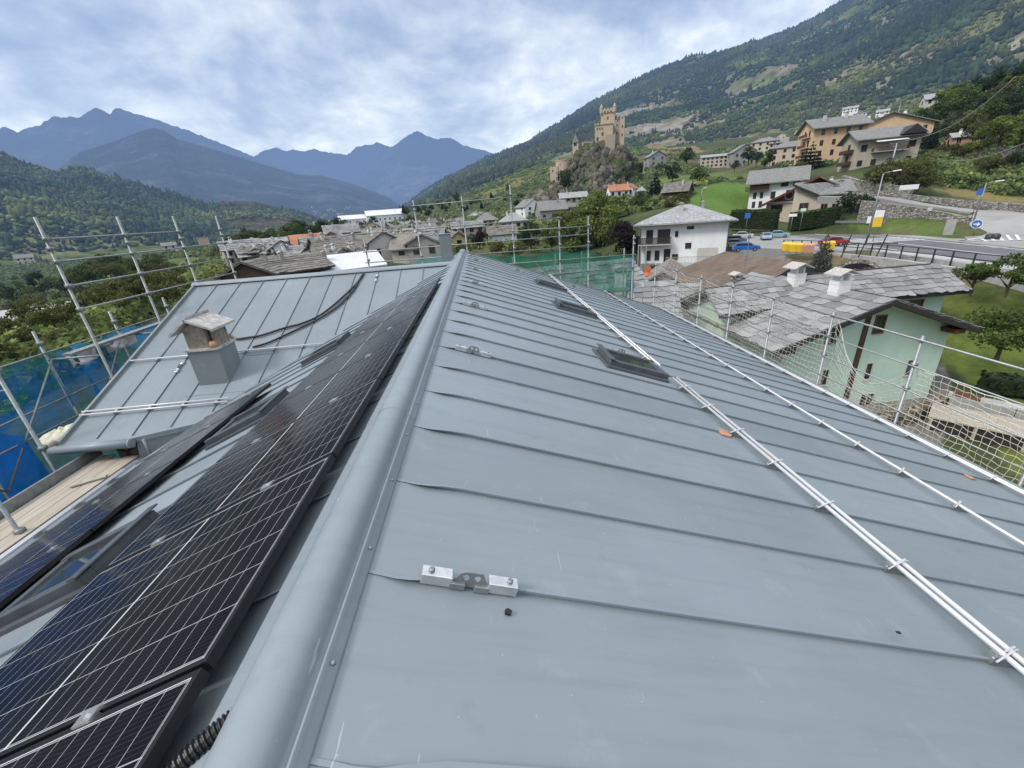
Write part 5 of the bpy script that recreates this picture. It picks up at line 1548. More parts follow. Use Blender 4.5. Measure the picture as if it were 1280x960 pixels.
def roof_mb(w, d, h, rise, ridge, oh=.7, th=.2):
    mb = MB()
    if ridge in 'xy':
        W_, D_ = (w, d) if ridge == 'x' else (d, w)
        s = rise / (D_ / 2); y1 = D_ / 2 + oh; z1 = h - oh * s; X = W_ / 2 + oh * .8
        tr = (lambda p: p) if ridge == 'x' else (lambda p: (-p[1], p[0], p[2]))
        for sg in (-1, 1):
            q = [(-X, 0, h + rise), (X, 0, h + rise), (X, sg * y1, z1), (-X, sg * y1, z1)]
            q = [tr(p) for p in q]
            if sg > 0: q = q[::-1]
            mb.prism(q, (0, 0, th))
    elif ridge == 'hip':
        X, Y = w / 2 + oh, d / 2 + oh; r = max(0, (w - d) / 2) if w >= d else 0; z0 = h; z1 = h + rise
        v = [(-X, -Y, z0), (X, -Y, z0), (X, Y, z0), (-X, Y, z0), (-r - .01, 0, z1), (r + .01, 0, z1)]
        v += [(a, b, c + th) for a, b, c in v]
        mb.add(v, [(3, 2, 1, 0), (6, 7, 11, 10), (7, 8, 11), (8, 9, 10, 11), (9, 6, 10), (0, 1, 7, 6), (1, 2, 8, 7), (2, 3, 9, 8), (3, 0, 6, 9)])
    else:
        mb.box(-w / 2 - .3, -d / 2 - .3, h, w / 2 + .3, d / 2 + .3, h + rise)
    return mb


def chimney(parent, x, y, z0, z1, s=.5, mat='w_grey', cap='slab_stone'):
    mb = MB(); mb.box(x - s / 2, y - s / 2, z0, x + s / 2, y + s / 2, z1); c = mb.build('chimney', M[mat], parent)
    k = MB()
    for a in (-1, 1):
        for b in (-1, 1): k.box(x + a * s * .42 - .05, y + b * s * .42 - .05, z1, x + a * s * .42 + .05, y + b * s * .42 + .05, z1 + .22)
    k.prism([(x - s * .8, y - s * .75, z1 + .2), (x + s * .8, y - s * .75, z1 + .2), (x, y - s * .75, z1 + .42)], (0, s * 1.5, 0))
    k.build('chimney_cap', M[cap], c)
    return c


SHUT = ['wood_mid', 'wood', 'w_pale', 'wood_mid']


def px_scale(px, py, D):
    """metres per picture pixel at that spot, sideways and upwards, relative to D / 500"""
    a, b, c = at(px, py, D), at(px + 1, py, D), at(px, py - 1, D)
    return math.hypot(b[0] - a[0], b[1] - a[1]) / (D / 500), (c[2] - a[2]) / (D / 500)


def slab_plane(mb, o, u, v, s=.55, th=.035, g=rnd):
    """rows of overlapping, ragged stone slabs on the rectangle o + u (along the eave) + v (up the slope)"""
    o, u, v = [np.array(a, float) for a in (o, u, v)]
    Lu, Lv = np.linalg.norm(u), np.linalg.norm(v); eu, ev = u / Lu, v / Lv; nn = np.cross(eu, ev)
    if nn[2] < 0: nn = -nn
    rows = max(2, int(Lv / (s * .78))); rh = Lv / rows
    for r in range(rows):
        x = -s * g.random() * .5
        while x < Lu:
            w_ = s * g.uniform(.6, 1.6); x0, x1 = max(x, -.04), min(x + w_ - .012, Lu + .04); x += w_
            if x1 - x0 < .12: continue
            y0 = r * rh - .11 * g.random() - (.03 if r else .06); y1 = (r + 1) * rh + .06; j = lambda k: g.uniform(-k, k)
            lift = th * 1.15 + .028 * g.random()
            q = [o + eu * (x0 + j(.05)) + ev * (y0 + j(.07)) + nn * lift, o + eu * ((x0 + x1) / 2 + j(.12)) + ev * (y0 - .05 + j(.05)) + nn * lift, o + eu * (x1 + j(.05)) + ev * (y0 + j(.07)) + nn * lift,
                 o + eu * x1 + ev * min(y1, Lv) + nn * .006, o + eu * x0 + ev * min(y1, Lv) + nn * .006]
            mb.prism(q, nn * (th * g.uniform(.7, 1.3)))


def gen_house(row):
    name, label, px, py, D, w, d, h, ridge, rise, turn, wm, rm, floors, cols_, grp = row
    P = at(px, py, D); az = math.atan2(P[0], P[1]); rz = -az + R_(turn)
    sx, sy = px_scale(px, py, D) if grp else (1, 1); w, d, h, rise = w * sx, d * sx, h * sy, rise * sy
    P = P + np.array([math.sin(az), math.cos(az), 0]) * d * .5
    cat = {'old_house': 'house', 'church': 'building'}.get(name, name.split('_')[-1])
    if cat in ('building', 'shed', 'factory', 'warehouse', 'barn', 'pavilion', 'hut'): pass
    else: cat = 'house'
    r = empty(name, P, rz, label, cat, grp)
    far = D > 1000
    wall_mb(w, d, h, rise, ridge, 4 if not far else 3).build('wall', M[wm], r)
    mb = roof_mb(w, d, h, rise, ridge, .55 if not far else 1.5, .16 if not far else .8)
    mats = [M[rm]]
    if D < 175 and ridge in 'xy' and rm.startswith('slate'):
        W_, D_ = (w, d) if ridge == 'x' else (d, w); sl = rise / (D_ / 2); y1 = D_ / 2 + .55; X = W_ / 2 + .44
        tr = (lambda p: np.array(p)) if ridge == 'x' else (lambda p: np.array((-p[1], p[0], p[2])))
        mb.mi = 1; mats.append(M['slabs_geo_old' if rm == 'slate_old' else 'slabs_geo'])
        for sg in (-1, 1):
            o_ = tr((-X, sg * y1, h - .55 * sl + .17)); slab_plane(mb, o_, tr((X, sg * y1, h - .55 * sl + .17)) - o_, tr((-X, 0, h + rise + .17)) - o_, .75, .05)
    mb.build('roof', mats, r)
    if floors and cols_:
        fh = h / floors
        for fl in range(floors):
            for c in range(cols_):
                if grp and rnd.random() < .25: continue
                u = (c + .5) / cols_ * w - w / 2 + rnd.uniform(-.15, .15)
                ww = min(1.05, w / cols_ * .45); hh = min(1.35, fh * .5)
                window(r, u, fl * fh + fh * .3, ww, hh, 'f', w, d, frame='w_pale' if wm in ('w_terracotta',) else 'wood')
        if D < 320:
            for s_ in 'lr':
                for fl in range(floors): window(r, rnd.uniform(-.2, .2) * d, fl * fh + fh * .3, .9, min(1.2, fh * .5), s_, w, d, frame='wood')
    if not far and ridge in ('x', 'y', 'hip') and D < 460:
        s_ = 1 if rnd.random() < .5 else -1
        cx_, cy_ = (s_ * w * .22, -d * .16) if ridge != 'y' else (s_ * w * .18, -d * .1)
        chimney(r, cx_, cy_, h + rise * .3, h + rise + .55, .5, rnd.choice(['w_grey', 'w_pale', 'w_white']))
    return r


for row in HOUSES: gen_house(row)


def hroot(name, label, cat, P, rz): return empty(name, P, rz, label, cat)


def part_box(parent, name, mat, *b, bevel=0):
    mb = MB(); mb.box(*b); return mb.build(name, M[mat], parent, bevel=bevel)


def balcony(parent, x0, x1, y0, y1, z, mat='wood', hh=.95, slab='w_grey', n=None):
    s_ = part_box(parent, 'balcony', slab, x0, y0, z - .14, x1, y1, z)
    mb = MB(); n = n or max(4, int((x1 - x0) / .16))
    for i in range(n + 1):
        x = x0 + .03 + (x1 - x0 - .06) * i / n; mb.box(x - .03, y0 + .01, z + .002, x + .03, y0 + .05, z + hh)
    m = max(2, int((y1 - y0) / .16))
    for xx in (x0 + .02, x1 - .06):
        for i in range(1, m): y = y0 + (y1 - y0) * i / m; mb.box(xx, y - .03, z + .002, xx + .04, y + .03, z + hh)
    mb.box(x0, y0 - .01, z + hh, x1, y0 + .07, z + hh + .06)
    mb.build('railing', M[mat], s_)
    return s_


# ---- mint green neighbour
gh = hroot('green_house', 'mint green gabled house with big slab roof next to the right eave', 'house', (21.9, 21.35, -12.6), 0)
HG = 6.64; S21 = math.tan(R_(20.5))
ze = lambda u: HG - abs(u) * S21
mb = MB(); mb.prism([(-5.05, 0, -2), (5.0, 0, -2), (5.0, 0, ze(5.0) - .1), (0, 0, HG - .1), (-5.05, 0, ze(5.05) - .1)], (0, 11, 0)); mb.build('wall', M['w_mint'], gh)
mb = MB(); mb.prism([(-4.5, -.02, -2), (4.9, -.02, -2), (4.9, -.02, -.25), (-4.5, -.02, .15)], (0, .018, 0)); mb.box(-5.25, -.16, -2, -4.6, -.03, .2); mb.build('plinth', M['concrete'], gh)
mb = MB()
for sg in (-1, 1):
    e_ = 6.25 if sg < 0 else 5.55
    q = [(0, -.95, HG), (sg * e_, -.95, ze(e_)), (sg * e_, 11, ze(e_)), (0, 11, HG)]
    if sg < 0: q = q[::-1]
    mb.prism(q[::-1], (0, 0, .16))
mb.mi = 1
for sg in (-1, 1):
    e_ = 6.25 if sg < 0 else 5.55
    slab_plane(mb, (sg * e_, -.95, ze(e_) + .16), (0, 11.95, 0), (-sg * e_, 0, HG - ze(e_)), .78, .045)
rf = mb.build('roof', [M['slate_near'], M['slabs_geo']], gh)
mb = MB()
for sg in (-1, 1):
    a = np.array([0, -.99, HG - .16]); e_ = 6.3 if sg < 0 else 5.6; b = np.array([sg * e_, -.99, ze(e_) - .16])
    mb.prism([a, b, b + (0, 0, .27), a + (0, 0, .27)], (0, .07, 0))
mb.build('bargeboard', M['fascia'], rf)
mb = MB()
for sg in (-1, 1):
    e_ = 6.2 if sg < 0 else 5.5
    q = [(0, -.9, HG - .06), (sg * e_, -.9, ze(e_) - .06), (sg * e_, -.02, ze(e_) - .06), (0, -.02, HG - .06)]
    mb.prism(q, (0, 0, .04))
    mb.box(min(sg * (e_ - 1.2), sg * (e_ - .6)), -.85, ze(e_ - .6) - .36, max(sg * (e_ - 1.2), sg * (e_ - .6)), -.05, ze(e_ - .6) - .1)
mb.build('soffit', M['maroon'], rf)
for u, z, ww, hh in ((-2.15, 1.65, .34, .95), (.55, 1.75, .34, 1.0), (3.15, 1.75, .34, .95)):
    window(gh, u, z, ww, hh, 'f', 0, 0, proud=.03, frame='w_pale')
for u, z, ww, hh in ((-2.3, 4.35, .62, .95), (.42, 4.7, .55, .95)):
    window(gh, u, z, ww, hh, 'f', 0, 0, proud=.06, frame='wood_mid')
window(gh, .95, -.6, .8, 1.3, 'f', 0, 0, name='door', frame='w_pale')
mb = MB(); mb.prism([(-.62, -.05, -.5), (-.30, -.05, -.5), (-.18, -.05, HG - .3), (-.5, -.05, HG - .35)], (0, .048, 0)); mb.build('dark_strip', M['wood'], gh)
mb = MB()
for (u, y) in ((0, .0),):
    mb.tube([(0, -.9, HG + .17), (0, 6.2, HG + .17)], .07, 6)
mb.build('ridge_flashing', M['fascia'], rf)
# cross wing to the left of the ridge, with its own slab roof
mb = MB(); mb.prism([(-6.2, 4.3, -2), (-6.2, 9.3, -2), (-6.2, 9.3, 5.0), (-6.2, 6.0, 6.25), (-6.2, 4.3, 5.15)], (6.0, 0, 0)); mb.build('wall', M['w_mint'], gh)
mb = MB()
mb.prism([(-6.9, 6.0, 6.62), (-.2, 6.0, 6.66), (-.9, 3.9, 5.5), (-6.9, 3.9, 5.36)][::-1], (0, 0, .15)); mb.prism([(-6.9, 6.0, 6.62), (-.2, 6.0, 6.66), (-.2, 10.2, 4.95), (-6.9, 10.2, 4.9)], (0, 0, .15))
mb.mi = 1; slab_plane(mb, (-6.9, 3.9, 5.51), (6.0, 0, .14), (0, 2.1, 1.26), .6, .04); slab_plane(mb, (-6.9, 10.2, 5.05), (6.7, 0, .05), (0, -4.2, 1.72), .6, .04)
cr = mb.build('roof', [M['slate_near'], M['slabs_geo']], gh)
mb = MB(); mb.box(-6.9, 3.86, 5.22, -1.0, 3.92, 5.5); mb.tube([(-6.9, 6.0, 6.8), (0, 6.0, 6.84)], .09, 6); mb.tube([(-.15, 6.0, 6.86), (-1.35, 3.95, 5.7)], .11, 6); mb.build('bargeboard', M['fascia'], cr)
window(gh, -3.4, 4.6, .9, .7, 'f', 0, -8.5, frame='wood')
# wing to the right behind the ridge
mb = MB(); mb.box(6.0, 6.9, -2, 12.3, 11, 4.75); mb.build('wall', M['w_mint'], gh)
mb = MB(); mb.prism([(1.0, 6.0, 4.95), (13.2, 6.0, 4.95), (12.2, 8.6, 6.45), (1.0, 8.6, 6.45)], (0, 0, .15)); mb.prism([(1.0, 8.6, 6.45), (12.2, 8.6, 6.45), (13.2, 11.4, 4.9), (1.0, 11.4, 4.9)], (0, 0, .15)); mb.mi = 1; slab_plane(mb, (1.0, 6.0, 5.1), (11.9, 0, 0), (0, 2.6, 1.5), .6, .04); mb.mi = 0; r2 = mb.build('roof', [M['slate_near'], M['slabs_geo']], gh)
mb = MB(); mb.box(1.0, 5.95, 4.80, 13.25, 6.02, 5.10); mb.box(13.2, 6.0, 4.8, 13.26, 11.4, 5.08); mb.tube([(1.0, 8.6, 6.62), (12.2, 8.6, 6.62)], .09, 6); mb.build('bargeboard', M['fascia'], r2)
window(gh, 9.3, 3.2, 2.6, 1.15, 'f', 0, -13.8, frame='wood_mid')
for (cx_, cy_, s_) in ((-.55, 2.2, .75), (-.75, 5.6, .75)):
    mb = MB()
    for i in range(6): mb.box(cx_ - s_ / 2 - .02 * (i % 2), cy_ - s_ / 2, HG - .7 + .25 * i, cx_ + s_ / 2 + .02 * (i % 2), cy_ + s_ / 2, HG - .46 + .25 * i)
    c = mb.build('chimney', M['w_white'], gh)
    zt = HG + .80
    for sg in (-.24, .24): k = MB(); k.box(cx_ + sg - .06, cy_ - .30, zt, cx_ + sg + .06, cy_ + .30, zt + .35); k.build('chimney_cheek', M['w_white'], c)
    k = MB()
    for sg in (-1, 1): k.prism([(cx_, cy_ - .62, zt + .62), (cx_ + sg * .68, cy_ - .62, zt + .30), (cx_ + sg * .68, cy_ + .62, zt + .30), (cx_, cy_ + .62, zt + .62)][::sg], (0, 0, .06))
    k.build('chimney_cap', M['slab_stone'], c)
mb = MB(); mb.lathe([(.33, 0), (.36, .06), (.05, .1)], (-1.1, 4.2, 6.72), 12); 
mb = MB(); mb.tube([(5.62, -.9, ze(5.62) - .06), (5.62, 10.8, ze(5.62) - .06)], .08, 8); mb.tube([(5.6, .3, ze(5.6) - .1), (5.08, .3, ze(5.6) - .6), (5.08, .3, -1)], .05, 6); mb.build('gutter', M['dark_iron'], gh, True)
# ---- brown tiled house behind
bh = hroot('tiled_house', 'big house with broad brown clay tile roof behind the mint green house', 'house', (23.2, 29.8, -12.3), R_(-1))
HB_ = 7.2; sl_ = .56
mb = MB(); mb.prism([(-4.4, .4, -2), (7.8, .4, -2), (7.8, .4, HB_ - 7.8 * .30 - .1), (0, .4, HB_ - .1), (-4.4, .4, HB_ - 4.4 * sl_ - .1)], (0, 9, 0)); mb.build('wall', M['w_grey'], bh)
mb = MB()
mb.prism([(0, -.3, HB_), (0, 9.8, HB_), (-4.9, 13.5, HB_ - 4.9 * sl_ + .2), (-5.2, -.3, HB_ - 5.2 * sl_)], (0, 0, .16))
mb.prism([(0, -.3, HB_), (8.8, 2.5, HB_ - 8.8 * .30), (8.8, 9.8, HB_ - 8.8 * .30), (0, 9.8, HB_)], (0, 0, .16))
br = mb.build('roof', M['tile_brown'], bh)
mb = MB()
mb.prism([(0, -.36, HB_ - .12), (-5.25, -.36, HB_ - 5.25 * sl_ - .12), (-5.25, -.36, HB_ - 5.25 * sl_ + .2), (0, -.36, HB_ + .2)], (0, .06, 0))
mb.prism([(0, -.36, HB_ - .12), (8.85, 2.44, HB_ - 8.85 * .30 - .12), (8.85, 2.44, HB_ - 8.85 * .30 + .2), (0, -.36, HB_ + .2)], (0, .06, 0))
mb.build('bargeboard', M['fascia'], br)
chimney(bh, -3.2, 2.1, HB_ - 2.6, HB_ - .95, .62, 'stone', 'slab_stone')
mb = MB(); mb.tube([(-2.3, 2.6, HB_ - 1.4), (-2.3, 2.6, HB_ + 2.4)], .03, 5)
for i in range(5): mb.tube([(-2.7, 2.6, HB_ + .3 + .08 * i), (-1.7, 2.4, HB_ + .5 + .08 * i)], .02, 4)
mb.build('antenna', M['galv_dull'], bh)
# ---- smaller roofs to the left of it
def shed(name, label, cx_, cy_, zb, rz, w, d, h, rise, ridge, wm, rm, oh=.5, cat='house'):
    r = hroot(name, label, cat, (cx_, cy_, zb), rz); wall_mb(w, d, h, rise, ridge).build('wall', M[wm], r); mb = roof_mb(w, d, h, rise, ridge, oh)
    mats = [M[rm]]
    if rm == 'slate_near':
        mb.mi = 1; mats.append(M['slabs_geo']); W_, D_ = (w, d) if ridge == 'x' else (d, w); sl = rise / (D_ / 2); y1 = D_ / 2 + oh; X = W_ / 2 + oh * .8
        tr = (lambda p: np.array(p)) if ridge == 'x' else (lambda p: np.array((-p[1], p[0], p[2])))
        for sg in (-1, 1): o_ = tr((-X, sg * y1, h - oh * sl + .21)); slab_plane(mb, o_, tr((X, sg * y1, h - oh * sl + .21)) - o_, tr((-X, 0, h + rise + .21)) - o_, .6, .045)
    mb.build('roof', mats, r); return r
a = at(832, 360, 48); r = shed('tiled_house', 'small house with weathered curved tile roof left of the big brown roof', a[0], a[1], a[2] - 4.2, R_(-28), 7, 9, 4.4, 2.2, 'y', 'w_grey', 'tile_grey')
window(r, -1, 1.5, .8, 1.2, 'f', 7, 9)
a = at(893, 372, 41); r = shed('stone_shed', 'low grey slab roofed shed behind the cord net left of the mint green house', a[0], a[1], a[2] - 3.4, R_(-20), 6.5, 5, 3.0, 1.5, 'x', 'stone', 'slate_near', cat='shed')
a = at(845, 385, 36); r = shed('stone_shed', 'low grey slab roofed shed in front of the orange clay chimney pot', a[0], a[1], a[2] - 3.0, R_(-12), 5.5, 4, 2.6, 1.2, 'x', 'w_pale', 'slate_near', cat='shed')
window(r, 1.2, 1.0, .7, 1.0, 'f', 5.5, 4); window(r, -1.2, 1.0, .7, 1.0, 'f', 5.5, 4)
a = at(873, 332, 62); r = shed('shed', 'two bright metal sheet roofs in front of the white house', a[0], a[1], a[2] - 2.4, R_(-40), 6.5, 4.5, 1.6, 1.0, 'x', 'w_grey', 'galv', cat='shed')
a = at(722, 352, 32); r = shed('stone_house', 'house with slab roof and arched dormer seen through the green net', a[0], a[1], a[2] - 4.5, R_(8), 8, 7, 3.6, 2.0, 'x', 'w_pale', 'slate_near')
window(r, 1.5, 2.0, .9, 1.2, 'f', 8, 7)
a = at(770, 376, 30); r = shed('stone_house', 'slab roofed house with white chimney seen through the right part of the green net', a[0], a[1], a[2] - 4.2, R_(-14), 7, 7, 3.2, 2.0, 'x', 'w_grey', 'slate_near')
chimney(r, .2, -.8, 4.0, 6.3, .7, 'w_white')
a = at(808, 366, 47); mb = MB(); mb.lathe([(.42, -2.5), (.42, 1.2), (.36, 1.5), (.44, 1.9), (.30, 2.2), (.30, 2.5), (.2, 2.5)], tuple(a), 10)
for i in range(6): w_ = i * math.pi / 3; mb.cbox((a[0] + .28 * math.cos(w_), a[1] + .28 * math.sin(w_), a[2] + 2.6), (.06, 0, 0), (0, .06, 0), (0, 0, .14))
tag(mb.build('chimney_pot', M['orange_clay'], None), 'tall orange clay chimney pot left of the weathered tile roof', 'chimney')

# ---- white three storey house
wh = hroot('white_house', 'white three storey house with pale hipped slab roof beside the parking lot', 'house', (33.6, 70.1, -10.5), R_(-25.5))
w, d, h = 12.4, 11, 7.0
wall_mb(w, d, h, 2.3, 'flat').build('wall', M['w_white'], wh)
mb = MB(); mb.box(-w / 2 - .02, -d / 2 - .04, -4, w / 2 + .02, -d / 2 - .005, 1.2); mb.build('basement_wall', M['w_grey'], wh)
roof_mb(w, d, h, 2.4, 'hip', 1.1, .22).build('roof', M['slate_pale'], wh)
balcony(wh, -6.5, -1.6, -d / 2 - 1.3, -d / 2 - .01, 4.2, 'fascia', 1.0, 'w_pale', 60)
balcony(wh, -2.2, 6.1, -d / 2 - 1.2, -d / 2 - .01, 1.25, 'w_grey', .9, 'w_pale', 40)
for u, z, ww, hh in ((-4.9, 4.35, .9, 1.9), (-3.3, 4.35, .7, 1.9), (-2.4, 4.35, 1.0, 1.9), (-.9, 5.2, .35, .7), (1.0, 6.2, .9, .3), (.9, 3.4, .75, .7), (-4.9, 1.75, .55, 1.35), (-3.6, 1.75, .6, 1.35), (-.9, 1.7, .8, .75)):
    window(wh, u, z, ww, hh, 'f', w, d, frame='wood')
window(wh, -2.1, 1.3, .85, 2.0, 'f', w, d, name='door', frame='wood')
window(wh, -2.6, .0, .7, .9, 'f', w, d + .1); window(wh, -4.2, -.4, .8, 1.2, 'f', w, d + .1)
mb = MB(); mb.box(2.3, -d / 2 - .03, 1.3, 5.2, -d / 2 - .005, 3.3); mb.build('pale_panel', M['w_pale'], wh)
chimney(wh, -.6, -2.4, 7.8, 9.6, .7, 'w_pale'); chimney(wh, 2.6, .4, 8.4, 9.6, .5, 'w_grey')
mb = MB(); Xg, Yg = 6.2 + 1.12, 5.5 + 1.12; mb.tube([(-Xg, -Yg, 7.02), (Xg, -Yg, 7.02), (Xg, Yg, 7.02)], .09, 6); mb.tube([(Xg, -Yg, 7.0), (6.28, -5.58, 6.5), (6.28, -5.58, -1)], .06, 6); mb.tube([(-Xg, -Yg, 7.0), (-6.28, -5.58, 6.5), (-6.28, -5.58, -1)], .06, 6); mb.build('gutter', M['galv_dull'], wh, True)
for x in (-6.4, -6.0, -5.2): part_box(wh, 'post', 'w_grey', x - .08, -d / 2 - 1.25, -1.5, x + .08, -d / 2 - 1.1, 4.05)

# ---- brown gabled chalet by the road
c1 = hroot('chalet', 'wide chalet with brown boarded gable, round window and clipped hedges by the road', 'house', (69.5, 88.2, -5.0), R_(-38.5))
mb = MB(); mb.prism([(-8.2, 0, -3), (5.5, 0, -3), (5.5, 0, 3.4), (.4, 0, 6.9), (-8.2, 0, 2.5)], (0, 9, 0)); mb.build('wall', M['w_cream'], c1)
mb = MB(); mb.prism([(-8.1, -.06, 2.95), (2.2, -.06, 2.95), (2.2, -.06, 5.9), (.4, -.06, 6.85), (-8.1, -.06, 3.0)], (0, .055, 0)); g_ = mb.build('gable_boarding', M['wood_mid'], c1)
mb = MB()
mb.prism([(.4, -1.6, 7.0), (-9.6, -1.6, 1.95), (-9.6, 9.6, 1.95), (.4, 9.6, 7.0)], (0, 0, .25)); mb.prism([(.4, -1.6, 7.0), (.4, 9.6, 7.0), (7, 9.6, 3.4), (7, -1.6, 3.4)], (0, 0, .25))
rf = mb.build('roof', M['tile_brown'], c1)
mb = MB(); mb.prism([(.4, -1.66, 6.9), (-9.65, -1.66, 1.85), (-9.65, -1.66, 2.3), (.4, -1.66, 7.35)], (0, .05, 0)); mb.build('bargeboard', M['maroon'], rf)
mb = MB(); mb.prism([(-3.3, -3.2, -3), (.9, -3.2, -3), (.9, -3.2, 3.45), (-3.3, -3.2, 5.45)], (0, 6, 0)); mb.box(.9, -3.2, -3, 5.0, 3, 3.45); mb.build('wing_wall', M['w_cream'], c1)
mb = MB(); mb.prism([(-3.6, -4.1, 5.85), (.85, -4.1, 3.6), (7.0, -4.1, 3.6), (5.6, .4, 6.1), (-3.6, .4, 6.15)], (0, 0, .22)); mb.prism([(-3.6, .4, 6.15), (5.6, .4, 6.1), (7.0, 5.5, 3.5), (-3.6, 5.5, 3.8)], (0, 0, .22)); wr = mb.build('roof', M['slate'], c1)
mb = MB(); mb.prism([(-3.66, -4.16, 5.75), (.85, -4.16, 3.5), (.85, -4.16, 3.86), (-3.66, -4.16, 6.11)], (0, .05, 0)); mb.build('bargeboard', M['fascia'], wr)
mb = MB()
for i in range(20):
    a0, a1 = 2 * math.pi * i / 20, 2 * math.pi * (i + 1) / 20
    for (r0, r1, m_) in ((.62, .85, 0),): mb.prism([(-4.3 + r0 * math.cos(a0), -.12, 4.0 + r0 * math.sin(a0)), (-4.3 + r1 * math.cos(a0), -.12, 4.0 + r1 * math.sin(a0)), (-4.3 + r1 * math.cos(a1), -.12, 4.0 + r1 * math.sin(a1)), (-4.3 + r0 * math.cos(a1), -.12, 4.0 + r0 * math.sin(a1))], (0, .055, 0))
mb.mi = 1; mb.prism([(-4.3 + .62 * math.cos(2 * math.pi * i / 20), -.09, 4.0 + .62 * math.sin(2 * math.pi * i / 20)) for i in range(20)][::-1], (0, .02, 0))
mb.build('round_window', [M['w_pale'], M['dark_glass']], c1)
for u, z, ww, hh in ((-6.2, 1.0, 2.0, 1.3),): window(c1, u, z, ww, hh, 'f', 0, 0, frame='wood')
for u, z, ww, hh in ((-1.3, 1.2, 1.5, 1.2), (2.1, 1.0, 1.0, 1.6), (3.9, 1.0, 1.0, 1.6)): window(c1, u, z, ww, hh, 'f', 0, 6.42, frame='terracotta', shutter=False)
part_box(c1, 'lintel', 'w_pale', -7.6, -.3, 2.6, .6, -.07, 2.9); part_box(c1, 'porch_post', 'wood', -7.7, -1.2, -2, -7.4, -.9, 2.4)
chimney(c1, 2.5, 1.6, 4.6, 6.6, .6, 'w_white'); mb = MB(); mb.lathe([(.05, 0), (.05, .5)], (4.0, -.5, 5.9), 6); mb.lathe([(.5, .5), (.3, .42), (.05, .4)], (4.0, -.5, 5.9), 12); mb.build('satellite_dish', M['white_paint'], wr)
for i, (x, y) in enumerate(((.6, -2.2), (3.0, -2.0))): mb = MB(); mb.obox((x, y, 4.92 + .1 * i), (.8, 0, .0), (0, .7, .38), (0, 0, .14)); mb.build('roof_window', M['sky_frame'], wr)
# ---- white chalet with dark balcony behind
c2 = hroot('chalet', 'tall white chalet with dark wooden balcony gable behind the brown chalet', 'house', (86.5, 124.8, -4.6), R_(-36))
mb = MB(); w, d, h = 12.5, 10, 8.8
mb.prism([(-6.3, -5, -3), (-6.3, 5, -3), (-6.3, 5, h - 1.2), (-6.3, 0, h + 1.6), (-6.3, -5, h - 1.2)], (12.6, 0, 0)); mb.build('wall', M['w_white'], c2)
roof_mb(12.6, 10, h - 1.2, 2.8, 'x', 1.5, .25).build('roof', M['slate'], c2)
mb = MB(); mb.box(-6.34, -5.04, 5.4, -1.6, -5.005, 7.5); mb.box(-6.36, -5, 5.4, -6.305, 5, 7.5); mb.build('boarding', M['wood'], c2)
balcony(c2, -7.4, -1.6, -6.2, -5.05, 5.2, 'wood', 1.0, 'wood', 36)
for u, z, ww, hh in ((-4.9, .8, .7, 1.5), (-3.2, .8, .7, 1.5), (-4.9, 3.2, .7, 1.4), (-3.2, 3.2, .7, 1.4), (-.4, 2.9, 1.0, 1.7), (3.2, 3.2, 1.0, 1.5), (2.0, 5.8, 1.6, 1.2), (4.6, 5.8, 1.2, 1.2)): window(c2, u, z, ww, hh, 'f', w, d, frame='wood')
chimney(c2, 2.5, 1, 9, 11, .6)
# ---- orange apartment house and its rear wing
P = at(1030, 212, 205); oa = hroot('apartment_house', 'tall orange apartment house with stacked balconies at its gable', 'apartment house', P, -math.atan2(P[0], P[1]) + R_(24)); oa.scale = (.95, .95, 1.0)
w, d, h, rise = 17, 13, 13.2, 3.0
wall_mb(w, d, h, rise, 'x').build('wall', M['w_orange'], oa); roof_mb(w, d, h, rise, 'x', 1.4, .3).build('roof', M['slate'], oa)
for u in (-5.5, -1.5, 2.5, 6.3):
    for fl in range(4): window(oa, u, fl * 3.2 + 1.2, 1.0, 1.5, 'f', w, d, frame='wood')
for fl in range(4):
    s_ = part_box(oa, 'balcony', 'w_pale', -w / 2 - 1.4, -4.5, fl * 3.2 + .9, -w / 2 - .01, 2.5, fl * 3.2 + 1.1)
    mb = MB()
    for i in range(30): mb.box(-w / 2 - 1.4, -4.5 + .235 * i, fl * 3.2 + 1.11, -w / 2 - 1.34, -4.42 + .235 * i, fl * 3.2 + 2.0)
    mb.box(-w / 2 - 1.42, -4.5, fl * 3.2 + 2.0, -w / 2 - 1.32, 2.5, fl * 3.2 + 2.1); mb.build('railing', M['wood_mid'], s_)
    for u in (-3.0, 0.5): window(oa, -u, fl * 3.2 + 1.3, 1.0, 1.8, 'l', w, d, frame='wood')
for x in (-4, 3): chimney(oa, x, -2, h + 1.6, h + 4, .9, 'w_pale')
P = at(1100, 196, 235); ob = hroot('apartment_house', 'orange apartment house with long low gable behind the tall orange one', 'apartment house', P, -math.atan2(P[0], P[1]) + R_(8)); ob.scale = (.95, .95, 1.0)
w, d, h, rise = 26, 13, 9.5, 4.6
wall_mb(w, d, h, rise, 'y').build('wall', M['w_orange'], ob); roof_mb(w, d, h, rise, 'y', 1.5, .3).build('roof', M['slate'], ob)
for u in (-9, -5, -1, 3, 7, 10.5):
    for fl in range(3): window(ob, u, fl * 3 + 1.2, 1.1, 1.5, 'f', w, d, frame='wood')
for x in (-7, -3, 4): chimney(ob, x, -3, h + 2.2, h + 5, .9, 'w_white')
P = at(1092, 211, 158); be = hroot('beige_house', 'beige house with dark gabled roof and awning in front of the orange apartments', 'house', P, -math.atan2(P[0], P[1]) + R_(24)); be.scale = (1.0, 1.0, .88)
w, d, h, rise = 13.5, 9, 8.2, 2.4
wall_mb(w, d, h, rise, 'x').build('wall', M['w_beige'], be); rf = roof_mb(w, d, h, rise, 'x', 1.3, .25).build('roof', M['slate'], be)
